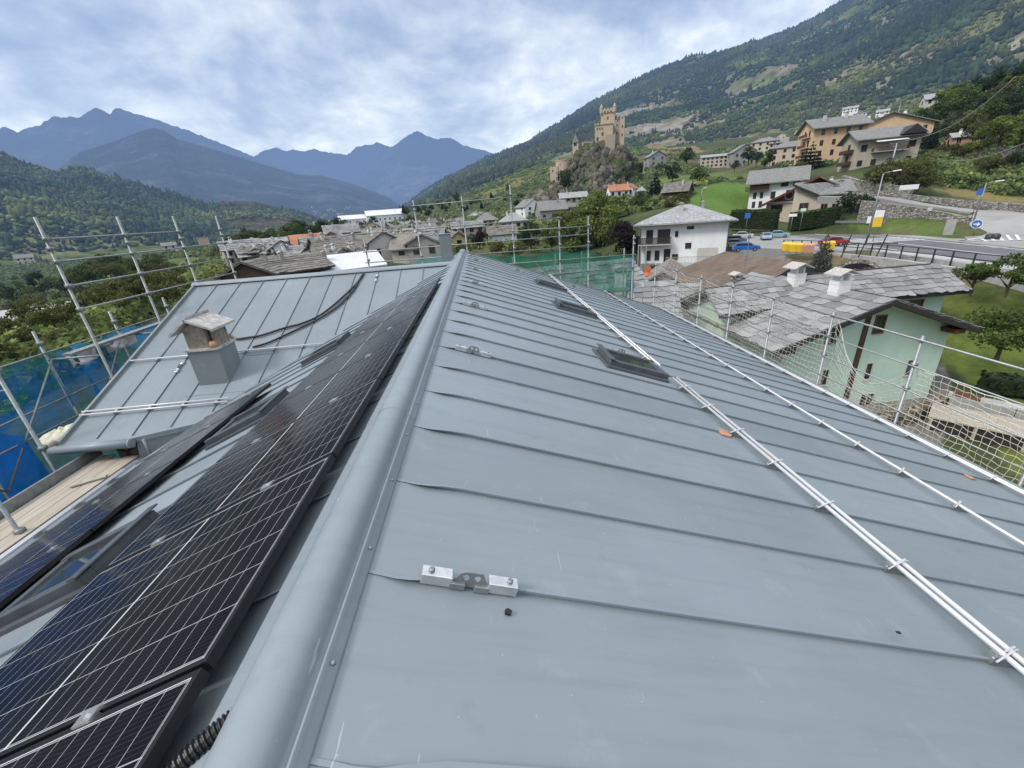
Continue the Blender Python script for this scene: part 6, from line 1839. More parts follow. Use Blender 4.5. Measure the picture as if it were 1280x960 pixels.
mb = MB(); mb.prism([(1.5, -6.2, 8.1), (7.0, -6.2, 8.1), (4.2, -6.2, 10.4)], (0, 5, 0)); mb.build('dormer', M['fascia'], rf)
for u, z, ww, hh in ((-5.5, 1.0, 1.0, 1.4), (-2.5, 1.0, 1.0, 1.4), (1.5, 1.0, 1.0, 1.4), (5, 1.0, 1, 1.4), (-5.2, 4.8, 1.2, 1.6), (5.0, 5.0, 1.4, 1.4)): window(be, u, z, ww, hh, 'f', w, d, frame='wood')
balcony(be, -3.5, 4.0, -5.9, -4.55, 4.3, 'wood', 1.0, 'w_pale', 30)
mb = MB(); mb.prism([(-3.4, -4.55, 7.4), (3.2, -4.55, 7.4), (3.2, -6.6, 6.7), (-3.4, -6.6, 6.7)], (0, 0, .08)); mb.build('awning', M['white_paint'], be)
for fl in (0, 1): s_ = part_box(be, 'balcony', 'wood', -w / 2 - 1.4, -3, fl * 3.1 + 1.5, -w / 2 - .01, 2, fl * 3.1 + 2.5)
for fl in (0, 1): window(be, 0, fl * 3.1 + 2.7, 1.2, 1.3, 'l', w, d)

# ---- retaining walls, hedges, garden things
def wall_strip(name, label, pts, h, th, mat, cat='wall', base=1.5, parent=None):
    mb = MB()
    for i in range(len(pts) - 1):
        a, b = np.array(pts[i], float), np.array(pts[i + 1], float); t_ = b - a; n_ = np.array([-t_[1], t_[0], 0]); n_ = n_ / np.linalg.norm(n_) * th / 2
        vs = [a - n_ - (0, 0, base), b - n_ - (0, 0, base), b + n_ - (0, 0, base), a + n_ - (0, 0, base)]; vs += [a - n_ + (0, 0, h), b - n_ + (0, 0, h), b + n_ + (0, 0, h), a + n_ + (0, 0, h)]
        mb.add(vs, [(3, 2, 1, 0), (4, 5, 6, 7), (0, 1, 5, 4), (1, 2, 6, 5), (2, 3, 7, 6), (3, 0, 4, 7)])
    return tag(mb.build(name, M[mat], parent), label, cat)


def G(px, py, D, dz=0): p = at(px, py, D); return (p[0], p[1], gz(p[0], p[1]) + dz)


wall_strip('stone_wall', 'long dry stone wall between the ramp road and the grass triangle', [at(1078, 250.5, 97), at(1120, 255.5, 95), at(1156, 260.5, 93), at(1190, 267, 92), at(1214, 272, 91)], .0, .7, 'stone', base=3.4)
wall_strip('stone_wall', 'dry stone wall curving along the upper edge of the ramp road', [(69.5, 80.5, -2.1), (74.2, 77.5, -2.6), (77.2, 72, -3.9), (80.2, 66.6, -5.0), (81.4, 62.5, -5.5), (78.5, 56.5, -5.9), (75, 52.5, -6.6)], 1.3, .6, 'stone', base=1.0)
wall_strip('stone_wall', 'pale stone retaining wall behind the brown chalet roof', [at(1052, 232, 125), at(1078, 240, 120), at(1098, 246, 116)], 2.0, .9, 'stone')
wall_strip('stone_wall', 'terrace wall of grey stones in the middle of the right hillside', [at(1150, 216, 160), at(1190, 216, 162), at(1235, 214, 164)], 3.0, .8, 'stone')
wall_strip('stone_wall', 'terrace wall of grey stones by the right picture edge', [at(1240, 208, 162), at(1290, 206, 160)], 3.6, .8, 'stone')
wall_strip('stone_wall', 'thin low wall with a sign in front of the olive tree', [at(1105, 238, 116), at(1140, 243, 113)], 1.2, .4, 'stone')
wall_strip('retaining_wall', 'pale concrete wall carrying the road edge above the lawn', [(42.2, 57.5, -8.2), (44.4, 51, -8.2), (44.6, 44, -8.2), (43.6, 36, -8.2), (42.6, 27, -8.2)], .55, .5, 'concrete', base=3.5)
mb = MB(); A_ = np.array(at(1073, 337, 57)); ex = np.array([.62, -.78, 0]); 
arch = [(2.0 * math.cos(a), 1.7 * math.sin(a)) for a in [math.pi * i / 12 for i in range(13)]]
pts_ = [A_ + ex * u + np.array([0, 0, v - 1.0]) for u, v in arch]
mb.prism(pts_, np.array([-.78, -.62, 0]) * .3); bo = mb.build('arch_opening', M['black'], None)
mb = MB()
for i in range(12):
    u0, v0 = arch[i]; u1, v1 = arch[i + 1]; q = lambda u, v, s_: A_ + ex * u * s_ + np.array([0, 0, v * s_ - 1.0]) - np.array([.78, .62, 0]) * .32
    mb.prism([q(u0, v0, 1.0), q(u1, v1, 1.0), q(u1, v1, 1.22), q(u0, v0, 1.22)], (.1, .08, 0))
rb_ = empty('bridge_arch', (0, 0, 0), 0, 'dark stone arch under the road behind the chimneys', 'bridge'); ring = mb.build('arch_ring', M['stone'], rb_); bo.parent = rb_; KID.setdefault(rb_.name, []).append(bo)

# lawn yard in front of the mint green house
wall_strip('garden_wall', 'grey garden wall and path edge running off to the right below the mint house', [(26.8, 20.2, -12.5), (28.3, 18.0, -12.5), (30.5, 15.2, -12.4)], .75, .9, 'concrete')
dkr = empty('wooden_platform', (25.6, 16.6, -12.6), R_(-52), 'low garden platform with light sandy boards and black open side', 'platform')
mb = MB()
for i in range(7): mb.box(-2.6, -1.1 + .32 * i, .78, 2.6, -.80 + .32 * i, .86)
mb.build('board_top', M['plank'], dkr)
mb = MB(); mb.box(-2.5, -1.0, -.3, 2.5, 1.05, .76); mb.build('dark_side', M['fascia'], dkr)
for x in (-2.45, -.8, .9, 2.45): part_box(dkr, 'leg', 'plank', x - .07, -1.08, -.3, x + .07, -1.01, .78)
wall_strip('fence_panel', 'small red brown fence panel at the corner of the mint house', [(26.7, 19.9, -12.5), (27.2, 18.9, -12.5)], 1.1, .08, 'wood_mid', 'fence')
wall_strip('low_wall', 'low stone wall sprouting from the mint house base toward the eave', [(20.5, 18.6, -12.6), (23.5, 18.9, -12.6), (26.3, 20.0, -12.6)], .8, .5, 'stone_brown')
# ------------------------------------------------------------------ leaf clumps, hedges, trees
def leaf_cloud(V0, N0, size, g, bright):
    """quads: centre V0 (n,3), rough normal N0"""
    n = len(V0)
    N = N0 + g.normal(0, .55, (n, 3)); N /= np.linalg.norm(N, axis=1, keepdims=True) + 1e-9
    A = np.cross(N, g.normal(0, 1, (n, 3))); A /= np.linalg.norm(A, axis=1, keepdims=True) + 1e-9
    B = np.cross(N, A)
    s = (size * (.6 + .8 * g.random(n)))[:, None]
    fold = N * s * .35
    V = np.stack([V0 - A * s * .5, V0 - B * s * .32 + fold * .3, V0 + A * s * .5 - fold, V0 + B * s * .32 + fold * .2], 1)
    C = np.repeat(bright[:, None], 4, 1)
    return V.reshape(-1, 3), np.arange(n * 4).reshape(-1, 4), C.reshape(-1, 3)


def crown_mesh(name, mat, n, lobes, size, seed):
    """lobes: (centre, radii) in a unit tree (height 1)"""
    g = np.random.default_rng(seed); Vs, Fs, Cs = [], [], []; off = 0
    vol = np.array([r[0] * r[1] + r[1] * r[2] for _, r in lobes]); per = np.maximum(8, (n * vol / vol.sum()).astype(int))
    for (c, r), m in zip(lobes, per):
        d = g.normal(0, 1, (m, 3)); d /= np.linalg.norm(d, axis=1, keepdims=True)
        d[:, 2] = np.where(d[:, 2] < -.55, -d[:, 2] * .5, d[:, 2])
        rad = (.62 + .42 * g.random(m) ** .6) * (1 + g.normal(0, .08, m))
        P = np.array(c) + d * np.array(r) * rad[:, None]
        br = (.62 + .5 * g.random()) * (.75 + .5 * g.random((m, 1))) * np.array([1, 1, 1])
        br = br * (1 + .25 * g.normal(0, 1, (m, 1)).clip(-1, 1) * np.array([1.0, .4, .2]))
        v, f, cc = leaf_cloud(P, d, size, g, br)
        Vs.append(v); Fs.append(f + off); Cs.append(cc); off += len(v)
    return np_mesh(name, np.concatenate(Vs), np.concatenate(Fs), mat, False, np.concatenate(Cs))


def trunk_mesh(name, lobes, seed, r0=.028, top=.62):
    g = random.Random(seed); mb = MB()
    p = [(0, 0, -.06), (g.uniform(-.01, .01), g.uniform(-.01, .01), .15), (g.uniform(-.02, .02), g.uniform(-.02, .02), .38), (g.uniform(-.02, .02), g.uniform(-.02, .02), top)]
    mb.tube(p, [r0 * 1.25, r0, r0 * .72, r0 * .3], 7)
    for c, r in lobes[::2][:10]:
        s = g.uniform(.15, .45); b = (p[1][0], p[1][1], s)
        if c[2] > s: mb.tube([b, ((b[0] + c[0]) / 2, (b[1] + c[1]) / 2, s + (c[2] - s) * .6), c], [r0 * .5, r0 * .32, r0 * .12], 5)
    return mb.mesh(name, M['bark'])


def lobes_round(seed, n=16, w=.36, zc=.62, zh=.34, lr=(.13, .2)):
    g = random.Random(seed); L = []
    while len(L) < n:
        x, y, z = g.uniform(-1, 1), g.uniform(-1, 1), g.uniform(-1, 1)
        if .25 < x * x + y * y + z * z < 1:
            r = g.uniform(*lr); L.append(((x * w, y * w, zc + z * zh), (r * g.uniform(.85, 1.3), r * g.uniform(.85, 1.3), r * g.uniform(.7, 1.0))))
    return L


def lobes_cone(seed, rings=10, w=.22, z0=.08):
    g = random.Random(seed); L = []
    for i in range(rings):
        t_ = i / (rings - 1); z = z0 + (1 - z0) * .95 * t_; rad = w * (1 - t_) ** .85 + .012
        m = max(1, int(7 * (1 - t_)) + 1)
        for k in range(m):
            a = 2 * math.pi * (k + g.random() * .6) / m
            L.append(((rad * .62 * math.cos(a), rad * .62 * math.sin(a), z - .02 * (1 - t_)), (rad * .55 + .012, rad * .55 + .012, .045 + .02 * (1 - t_))))
    return L


KIND = {}


def add_kind(k, mat, n, lobes, size, seed, trunk=True, r0=.028, top=.6):
    KIND.setdefault(k, []).append((crown_mesh(k + '_crown', M[mat], n, lobes, size, seed), trunk_mesh(k + '_trunk', lobes, seed, r0, top) if trunk else None))


for s in (1, 2, 3):
    add_kind('broad', 'l_green', 1500, lobes_round(s, 17), .062, s)
    add_kind('broad_dark', 'l_dark', 1500, lobes_round(10 + s, 16, .34), .062, 10 + s)
    add_kind('shrub', 'l_olive', 1000, lobes_round(20 + s, 12, .62, .45, .35, (.2, .32)), .105, 20 + s, True, .03, .4)
    add_kind('shrub_dark', 'l_dark', 1000, lobes_round(25 + s, 12, .6, .45, .35, (.2, .32)), .10, 25 + s, True, .03, .4)
    add_kind('light', 'l_light', 1500, lobes_round(30 + s, 15, .40), .066, 30 + s)
for s in (1, 2):
    add_kind('broad_olive', 'l_olive', 3200, lobes_round(40 + s, 24, .56, .5, .36, (.14, .24)), .055, 40 + s)
    add_kind('fruit', 'l_green', 2600, lobes_round(50 + s, 20, .50, .66, .24, (.11, .18)), .058, 50 + s, True, .03, .6)
    add_kind('conifer', 'l_conifer', 2600, lobes_cone(60 + s, 12, .24), .05, 60 + s, True, .02, .9)
    add_kind('spruce', 'l_conifer', 900, lobes_cone(65 + s, 9, .26), .06, 65 + s, True, .02, .95)
add_kind('poplar', 'l_light', 4600, lobes_round(70, 26, .36, .55, .40, (.10, .17)), .042, 70)
add_kind('poplar', 'l_light', 4200, lobes_round(71, 26, .40, .52, .38, (.10, .17)), .045, 71)
add_kind('purple', 'l_purple', 2600, lobes_round(72, 20, .46, .55, .33, (.15, .24)), .06, 72)
add_kind('rust', 'l_rust', 900, lobes_round(73, 14, .5), .08, 73)
add_kind('cedar', 'l_conifer', 2400, lobes_cone(74, 8, .42, .15), .06, 74, True, .03, .9)
add_kind('spruce_big', 'l_spruce', 3400, lobes_cone(75, 14, .25, .04), .038, 75, True, .014, .96)
add_kind('fruit_dense', 'l_green', 4200, lobes_round(76, 26, .58, .54, .34, (.17, .26)), .055, 76, True, .035, .5)
add_kind('ivy', 'l_dark', 1400, lobes_round(77, 18, .34, .55, .42, (.16, .24)), .07, 77)
NAMES = dict(broad='broadleaf_tree', broad_dark='broadleaf_tree', broad_olive='broadleaf_tree', shrub='shrub', shrub_dark='shrub', light='broadleaf_tree', fruit='fruit_tree', fruit_dense='fruit_tree', conifer='conifer_tree',
             spruce='conifer_tree', spruce_big='spruce_tree', poplar='poplar_tree', purple='purple_tree', rust='rusty_tree', cedar='cedar_tree', ivy='ivy_tree')
for i, (k, px, py, hp, D, lab, grp) in enumerate(T):
    P = at(px, py, D); top = at(px, py - hp, D); h = (top[2] - P[2])
    zg = gz(P[0], P[1])
    zb = P[2] if D < 60 or k in ('ivy',) or abs(zg - P[2]) < .12 * D ** .5 * 3 else zg
    r = empty(NAMES[k], (P[0], P[1], zb - .02 * h), rnd.uniform(0, 6.28), lab, 'shrub' if 'shrub' in k else 'tree', grp)
    s = h * rnd.uniform(.96, 1.04); r.scale = (s * rnd.uniform(.92, 1.12), s * rnd.uniform(.92, 1.12), s)
    cm, tm = KIND[k][i % len(KIND[k])]
    link('crown', cm, r)
    if tm is not None: link('trunk', tm, r)


def hedge(label, a, b, h, th, mat='l_hedge', seed=1, name='hedge'):
    g = np.random.default_rng(seed); a, b = np.array(a, float), np.array(b, float); t_ = b - a; L = np.linalg.norm(t_); t_ /= L; n_ = np.array([-t_[1], t_[0], 0]); n_ /= np.linalg.norm(n_)
    m = int(L * h * 45) + 300
    u = g.random(m) * L; face = g.random(m); v = g.random(m) * h; s = (g.random(m) - .5) * th
    topm = face < .35; s = np.where(topm, s, np.where(face < .7, -th / 2, th / 2)); v = np.where(topm, h, v)
    endm = g.random(m) < .08; u = np.where(endm, np.where(g.random(m) < .5, 0, L), u)
    P = a + t_ * u[:, None] + n_ * (s + g.normal(0, .05, m))[:, None] + np.array([0, 0, 1.0]) * (v + g.normal(0, .05, m))[:, None]
    N = np.where(topm[:, None], np.array([0, 0, 1.0]), n_ * np.sign(s)[:, None])
    V_, F_, C_ = leaf_cloud(P, N, .26, g, (.6 + .6 * g.random((m, 1))) * np.ones((1, 3)))
    r = empty(name, a, 0, label, 'hedge')
    o = link('foliage', np_mesh('foliage', V_ - a, F_, M[mat], False, C_), r)
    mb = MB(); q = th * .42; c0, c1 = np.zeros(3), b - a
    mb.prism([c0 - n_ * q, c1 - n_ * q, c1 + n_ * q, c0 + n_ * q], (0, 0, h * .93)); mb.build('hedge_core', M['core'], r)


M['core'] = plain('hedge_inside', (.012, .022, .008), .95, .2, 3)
hedge('long clipped box hedge left of the gap in front of the brown chalet', at(915, 285, 100), at(969, 287, 97), 3.4, 2.2, seed=1)
hedge('clipped hedge right of the gap in front of the brown chalet', at(986, 288, 96), at(1046, 281, 98), 3.0, 2.0, seed=2)
hedge('low hedge strip behind the long clipped hedge', at(912, 277, 112), at(962, 274, 112), 1.6, 1.5, seed=3)
hedge('dark low hedge across the lawn behind the cord net', (30.2, 21.2, -12.3), (36.5, 16.0, -12.0), 1.0, 1.2, 'l_dark', seed=4)

# ------------------------------------------------------------------ castle on its rock
g = np.random.default_rng(9)
sil = [(650, 262), (668, 246), (690, 240), (700, 228), (712, 212), (716, 200), (722, 196), (732, 186), (742, 182), (760, 185), (778, 188), (786, 196), (792, 210), (800, 224), (815, 236), (840, 250)]
A_ = np.array([az_of(*p) for p in sil]); zt = np.array([at(p[0], p[1], 330)[2] for p in sil])
aq = np.linspace(A_[0], A_[-1], 300); v = np.linspace(-1, 1, 170)
AA, VV = np.meshgrid(aq, v, indexing='ij')
top = np.interp(aq, A_, zt)[:, None]; zb0 = np.interp(aq, [aq[0], aq[-1]], [-6, 0])[:, None]
DD = 330 + VV * 46
XX, YY = DD * np.sin(AA), DD * np.cos(AA)
ZQ = 3.0
prof_ = np.where(VV < 0, np.clip((VV + 1) / .80, 0, 1) ** 1.1, 1 - VV ** 2 * .6)
nzr = (fbm(XX * .075, YY * .075 + 3, 6, True) - .62) * 1.5 + (fbm(XX * .35 + ZQ, YY * .35, 4, True) - .6) * .35
ZZ = zb0 + (top - zb0) * prof_ + nzr * 11 * np.sin(np.pi * np.clip(prof_, 0, 1)) 
ZZ = np.minimum(ZZ, top * DD / 330 + .3)
t = NT('castle_rock'); Pp = t.pos(); f = t.noise(Pp, .12, 10, .7)
c = t.ramp(f, [(.36, (.04, .036, .03)), (.5, (.135, .12, .098)), (.62, (.26, .23, .185))])
geo = t.n('NewGeometry'); sn = t.n('SeparateXYZ'); t.set(sn.inputs[0], geo.outputs['Normal'])
gm = t.math('MULTIPLY', t.ramp(t.noise(Pp, .07, 5, .6), [(.5, 0.0), (.58, 1.0)]), t.ramp(sn.outputs[2], [(.35, .2), (.8, 1.0)]))
c = t.mix(gm, c, (.07, .085, .03))
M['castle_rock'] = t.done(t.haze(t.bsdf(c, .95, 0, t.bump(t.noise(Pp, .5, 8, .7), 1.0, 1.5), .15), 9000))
o = link('castle_rock', np_mesh('castle_rock', np.stack([XX, YY, ZZ], -1).reshape(-1, 3), grid_faces(300, 170)[:, ::-1], M['castle_rock'], False)); tag(o, kind='structure')

# loose blocks and tufts that break up the crag
def scatter_rock(name, n, size, mat, seed, flat=True):
    g = np.random.default_rng(seed); i = g.integers(20, 280, n); j = g.integers(6, 80, n)
    P = np.stack([XX[i, j], YY[i, j], ZZ[i, j]], -1); s_ = size * (.3 + 1.1 * g.random(n) ** 2)
    Vv = ico[None] * (1 + g.normal(0, .3, (n, 12, 1))) * (s_[:, None, None] * np.array([1.0, 1.0, 1.3])) + P[:, None] - np.array([0, 0, .2]) * s_[:, None, None]
    Ff = ICOF[None] + (np.arange(n) * 12)[:, None, None]
    C = np.repeat((.6 + .8 * g.random((n, 1, 1))) * np.ones((1, 1, 3)), 12, 1)
    return tag(link(name, np_mesh(name, Vv.reshape(-1, 3), Ff.reshape(-1, 3), mat, not flat, C.reshape(-1, 3))), kind='stuff')


scatter_rock('crag_blocks', 1500, 2.3, M['castle_rock'], 31)
scatter_rock('crag_tufts', 900, 1.4, M['canopy'], 32, False)
P = at(768, 190, 330); ca = empty('castle', P, -math.atan2(P[0], P[1]), 'medieval castle with turreted square keep and lower round tower on the rock', 'castle')
pmx, pmy = [330 / 500.0 * k for k in px_scale(768, 170, 330)]            # metres per pixel there


def cz(py): return (190 - py) * pmy
def cxp(px): return (px - 768) * pmx


def cbox(name, mat, x0, x1, ytop, ybot, y0, y1, parent=ca):
    return part_box(parent, name, mat, cxp(x0), y0, cz(ybot), cxp(x1), y1, cz(ytop))


def merlons(parent, x0, x1, y, z, n, dy=.5, hh=1.0, mat='w_castle'):
    mb = MB(); w_ = (x1 - x0) / (2 * n - 1)
    for i in range(n): mb.box(x0 + 2 * i * w_, y, z, x0 + (2 * i + 1) * w_, y + dy, z + hh)
    mb.build('battlement', M[mat], parent)


kp = cbox('keep', 'w_castle', 750.5, 767.5, 138.5, 196, -4, 7); merlons(kp, cxp(750), cxp(768), -4.25, cz(138.5), 5, .5, 1.3); merlons(kp, cxp(750), cxp(768), 6.7, cz(138.5), 5, .5, 1.3)
mb = MB(); x0, x1 = cxp(749.8), cxp(768.2); z = cz(141.5); mb.box(x0, -4.5, z, x1, -4.01, z + 1.9)
mb.build('parapet', M['w_castle'], kp)
mb = MB()
for i in range(5): x = x0 + (x1 - x0) * (i + .5) / 5; mb.box(x - .45, -4.53, z + .1, x + .45, -4.505, z + 1.0)
mb.build('arch_opening', M['dark_glass'], kp)
for i, (x, y) in enumerate(((751, -4), (767, -4), (751.5, 6.5), (766.5, 6.5))):
    mb = MB(); mb.lathe([(.5, -2.4), (1.1, -1.3), (1.1, 1.4), (1.2, 1.5), (1.2, 2.0), (.85, 2.1), (.8, 2.3), (.1, 3.7)], (cxp(x), y, cz(138.5)), 12); mb.build('turret', M['w_castle'], kp, False)
window(kp, cxp(759), cz(150), .9, 1.7, 'f', 0, 8, name='window', frame='w_castle_grey')
hl = cbox('great_hall', 'w_castle', 743.5, 765.5, 157, 198, -9, 6); mb = MB(); mb.box(cxp(743), -9.4, cz(157), cxp(766), 6.3, cz(156)); mb.build('roof', M['w_castle_grey'], hl); merlons(hl, cxp(743), cxp(766), -9.45, cz(156), 7, .4, .9)
for x, y in ((746.5, 162.5), (749.5, 162.5), (752.5, 162.5)): window(hl, cxp(x), cz(y), .8, 1.1, 'f', 0, 18, frame='w_castle_grey')
window(hl, cxp(753), cz(170), 1.2, 1.9, 'f', 0, 18, frame='w_castle_grey'); window(hl, cxp(747), cz(176), 1.2, 2.2, 'f', 0, 18, frame='w_castle_grey')
bk = cbox('curtain_wall', 'w_castle_grey', 756.5, 768.5, 171, 200, -12, -9.01); merlons(bk, cxp(756.5), cxp(768.5), -12, cz(171), 5, .5, .8, 'w_castle_grey')
b2 = cbox('curtain_wall', 'w_castle_grey', 727, 744, 175.5, 195, -6, -4); merlons(b2, cxp(727), cxp(744), -6, cz(175.5), 6, .4, .8, 'w_castle_grey')
rt = cbox('residence_wing', 'w_castle_grey', 768.6, 780, 154, 204, -5, 8); merlons(rt, cxp(768.6), cxp(780), -5, cz(154), 4, .5, 1.0, 'w_castle_grey')
r3 = cbox('corner_tower', 'w_castle', 774, 779.5, 152, 200, -7.5, -5.02); merlons(r3, cxp(774), cxp(779.5), -7.5, cz(152), 2, .5, 1.0)
for x, y in ((770.5, 160), (770.5, 170), (777, 163), (777, 173)): window(rt, cxp(x), cz(y), .9, 1.6, 'f', 0, 10 if x < 774 else 15, frame='w_castle')
bt = cbox('bell_tower', 'w_castle', 715, 722.5, 174, 206, -6, -1)
mb = MB(); x0, x1 = cxp(714.5), cxp(723); mb.add([(x0, -6.4, cz(174)), (x1, -6.4, cz(174)), (x1, -.6, cz(174)), (x0, -.6, cz(174)), ((x0 + x1) / 2, -3.5, cz(162))], [(0, 1, 4), (1, 2, 4), (2, 3, 4), (3, 0, 4), (3, 2, 1, 0)]); mb.build('spire', M['slate_old'], bt)
window(bt, cxp(718.5), cz(178), 1.9, 1.6, 'f', 0, 12, frame='w_castle_grey'); window(bt, cxp(718.5), cz(190), .7, 1.6, 'f', 0, 12, frame='w_castle_grey')
mb = MB(); xc = cxp(703); mb.lathe([(5.4, cz(232)), (5.3, cz(197)), (5.5, cz(196.6)), (5.5, cz(195.4)), (4.9, cz(195.4)), (4.9, cz(197))], (xc, -8, 0), 28); rtow = mb.build('round_tower', M['w_castle'], ca, False)
for dx in (-1.5, 3.6):
    y = -8 - math.sqrt(max(1, 5.3 ** 2 - dx * dx)); window(rtow, xc + dx, cz(203), .7, 1.5, 'f', 0, -2 * y, frame='w_castle_grey')
lb = cbox('gate_block', 'w_castle', 686.5, 697, 204, 222, -13, -7); lb2 = cbox('gate_block', 'w_castle_grey', 690, 699, 222, 241, -13.5, -7); lb3 = cbox('annex', 'w_castle_grey', 684.5, 690, 227, 241, -13, -8)
merlons(lb, cxp(686.5), cxp(697), -13, cz(204), 3, .5, .8); mb = MB(); mb.box(cxp(690.3), -13.6, cz(238), cxp(692.5), -13.51, cz(221)); mb.build('dark_gateway', M['fascia'], lb2)
window(lb, cxp(690), cz(210), .7, 1.3, 'f', 0, 26, frame='w_castle_grey')
hs = cbox('annex', 'w_castle_grey', 708, 714, 212, 220, -12, -6); mb = MB(); mb.prism([(cxp(707), -12.6, cz(212)), (cxp(715), -12.6, cz(212)), (cxp(711), -12.6, cz(208))], (0, 7, 0)); mb.build('roof', M['slate_old'], hs)

# small ruin castle in the left valley
P = at(268, 318, 560); rc = empty('ruined_castle', P, -math.atan2(P[0], P[1]), 'pale ruined castle with square tower and battlements far in the left valley', 'castle')
rc.scale = (.62, .62, .62)
part_box(rc, 'tower', 'w_castle', -17, 0, -3, -1, 14, 27); merlons(rc, -17, -1, -.4, 27, 4, .8, 2.2, 'w_castle')
part_box(rc, 'curtain_wall', 'w_pale', -28, -4, -8, 40, -1, 9); merlons(rc, -28, 40, -4.4, 9, 14, .6, 1.6, 'w_pale')
part_box(rc, 'hall', 'w_pale', 4, 2, 0, 22, 14, 16); merlons(rc, 4, 22, 1.6, 16, 5, .6, 2.0, 'w_pale')
part_box(rc, 'rubble_wall', 'w_castle_grey', -24, -12, -14, 34, -8, 1)
for x in (-10, -2, 6, 14): mb = MB(); mb.box(x - 1, -4.06, 1, x + 1, -4.01, 5); mb.build('window', M['dark_glass'], rc)

# ------------------------------------------------------------------ roads, markings
M['asphalt'] = plain('asphalt', (.115, .115, .12), .9, .18, .25, bump=.2, bscale=8)
M['pale_asphalt'] = plain('worn_asphalt', (.27, .265, .255), .92, .14, .2, bump=.2, bscale=8)
M['marking'] = plain('road_paint', (.62, .62, .60), .7, .12, 1.5)
M['yellow_mark'] = plain('yellow_road_paint', (.55, .36, .05), .7, .12, 1.5)


def ribbon(name, pts, width, mat, dz, n=10, kind='structure', label=None, flat=None):
    C = [np.array(p, float) for p in smooth_path(pts, n)]
    V_, F_ = [], []
    for i, p in enumerate(C):
        t_ = C[min(i + 1, len(C) - 1)] - C[max(i - 1, 0)]; n_ = np.array([-t_[1], t_[0], 0]); n_ /= np.linalg.norm(n_)
        ww = width[min(len(width) - 1, int(i / len(C) * len(width)))] if isinstance(width, (list, tuple)) else width
        for k in range(7):
            q = p + n_ * ww * (.5 - (k - 1) / 4) if 0 < k < 6 else p + n_ * ww * (.5 if k == 0 else -.5); V_.append((q[0], q[1], p[2] + dz - (0 if 0 < k < 6 else 1.2)))
    for i in range(len(C) - 1):
        for k in range(6): F_.append((i * 7 + k, i * 7 + k + 1, i * 7 + 8 + k, i * 7 + 7 + k))
    mb = MB(); mb.add(V_, F_); return tag(mb.build(name, M[mat], None, False), kind=kind)


def flatpoly(name, pts, z, mat):
    mb = MB(); mb.prism([(p[0], p[1], z) for p in pts], (0, 0, -2.0)); return tag(mb.build(name, M[mat]), kind='structure')


RZ = -7.42
# one level apron under everything: parking lot, then the carriageway 3 cm above it
flatpoly('parking_lot', [(37, 92), (36, 73), (41.5, 57), (45.0, 50), (62, 50), (70, 70), (74, 92)], RZ - .02, 'pale_asphalt')
RP = [(46, 18, RZ), (50, 34, RZ), (53.4, 48, RZ), (57.5, 66, RZ), (62, 88, RZ), (66, 112, RZ + .2), (64, 140, RZ + 1.5)]
ribbon('road', RP, 9.0, 'asphalt', .02)
E_ = lambda off: [(p[0] + off, p[1] - off * .25, p[2]) for p in RP]
ribbon('road_marking', E_(-4.1), .16, 'marking', .03); ribbon('road_marking', E_(4.1), .16, 'marking', .03); ribbon('road_marking', E_(.0), .14, 'marking', .03)
ribbon('pavement', E_(5.6), 2.0, 'pale_asphalt', .13)
ribbon('pavement', [(42.6, 24, RZ), (44.6, 34, RZ), (47.4, 48, RZ)], 1.6, 'concrete', .12)
# the ramp branching off to the right and climbing back to the left
ramp = [(59.6, 40.5, RZ - .06), (61.5, 43.5, RZ - .03), (64, 46.5, RZ - .02), (69, 51.5, -7.3), (74, 56.3, -5.85), (78, 62, -5.4), (77.2, 65.2, -4.9), (74.3, 69.9, -3.7), (71.5, 75.6, -2.3), (66, 82, -1.6)]
ribbon('ramp_road', ramp, [9, 9, 9, 8, 7, 5.5, 5, 4.4, 4.2], 'pale_asphalt', .10, 12)
flatpoly('junction', [(50, 22), (49, 33), (54, 40), (57, 48), (63, 55), (72, 58), (84, 56), (86, 44), (74, 30), (66, 20)], RZ - .035, 'pale_asphalt')
def on_lot(px, py):
    r = ray(px, py); return r * ((RZ - .01) / r[2])


def stripe(a, b, w_, mat='marking', z=RZ + .012):
    a, b = np.array([a[0], a[1], z]), np.array([b[0], b[1], z]); n_ = np.array([-(b - a)[1], (b - a)[0], 0]); n_ /= np.linalg.norm(n_); mb = MB(); mb.quad(a - n_ * w_ / 2, b - n_ * w_ / 2, b + n_ * w_ / 2, a + n_ * w_ / 2); tag(mb.build('road_marking', M[mat]), kind='structure')
def pstripe(p, q, w_, mat='marking', dz=.13): a, b = on_lot(*p), on_lot(*q); stripe(a, b, w_, mat, RZ + dz)
pstripe((1197, 303), (1279, 290), .3); pstripe((1200, 304), (1284, 301), .3)
for i in range(6): u = i / 6.0; pstripe((1214 + 66 * u, 301.2 - 9 * u), (1222 + 62 * u, 302.6 - 1.5 * u), .3)
for px, py in ((1214, 297), (1219, 295.5), (1224, 294)): pstripe((px - 3, py), (px + 4, py - .4), .45, 'yellow_mark')
for i in range(5): stripe((51.5 + .25 * i, 56 + 1.1 * i), (59.5 + .25 * i, 54 + 1.1 * i), .5, z=RZ + .05)

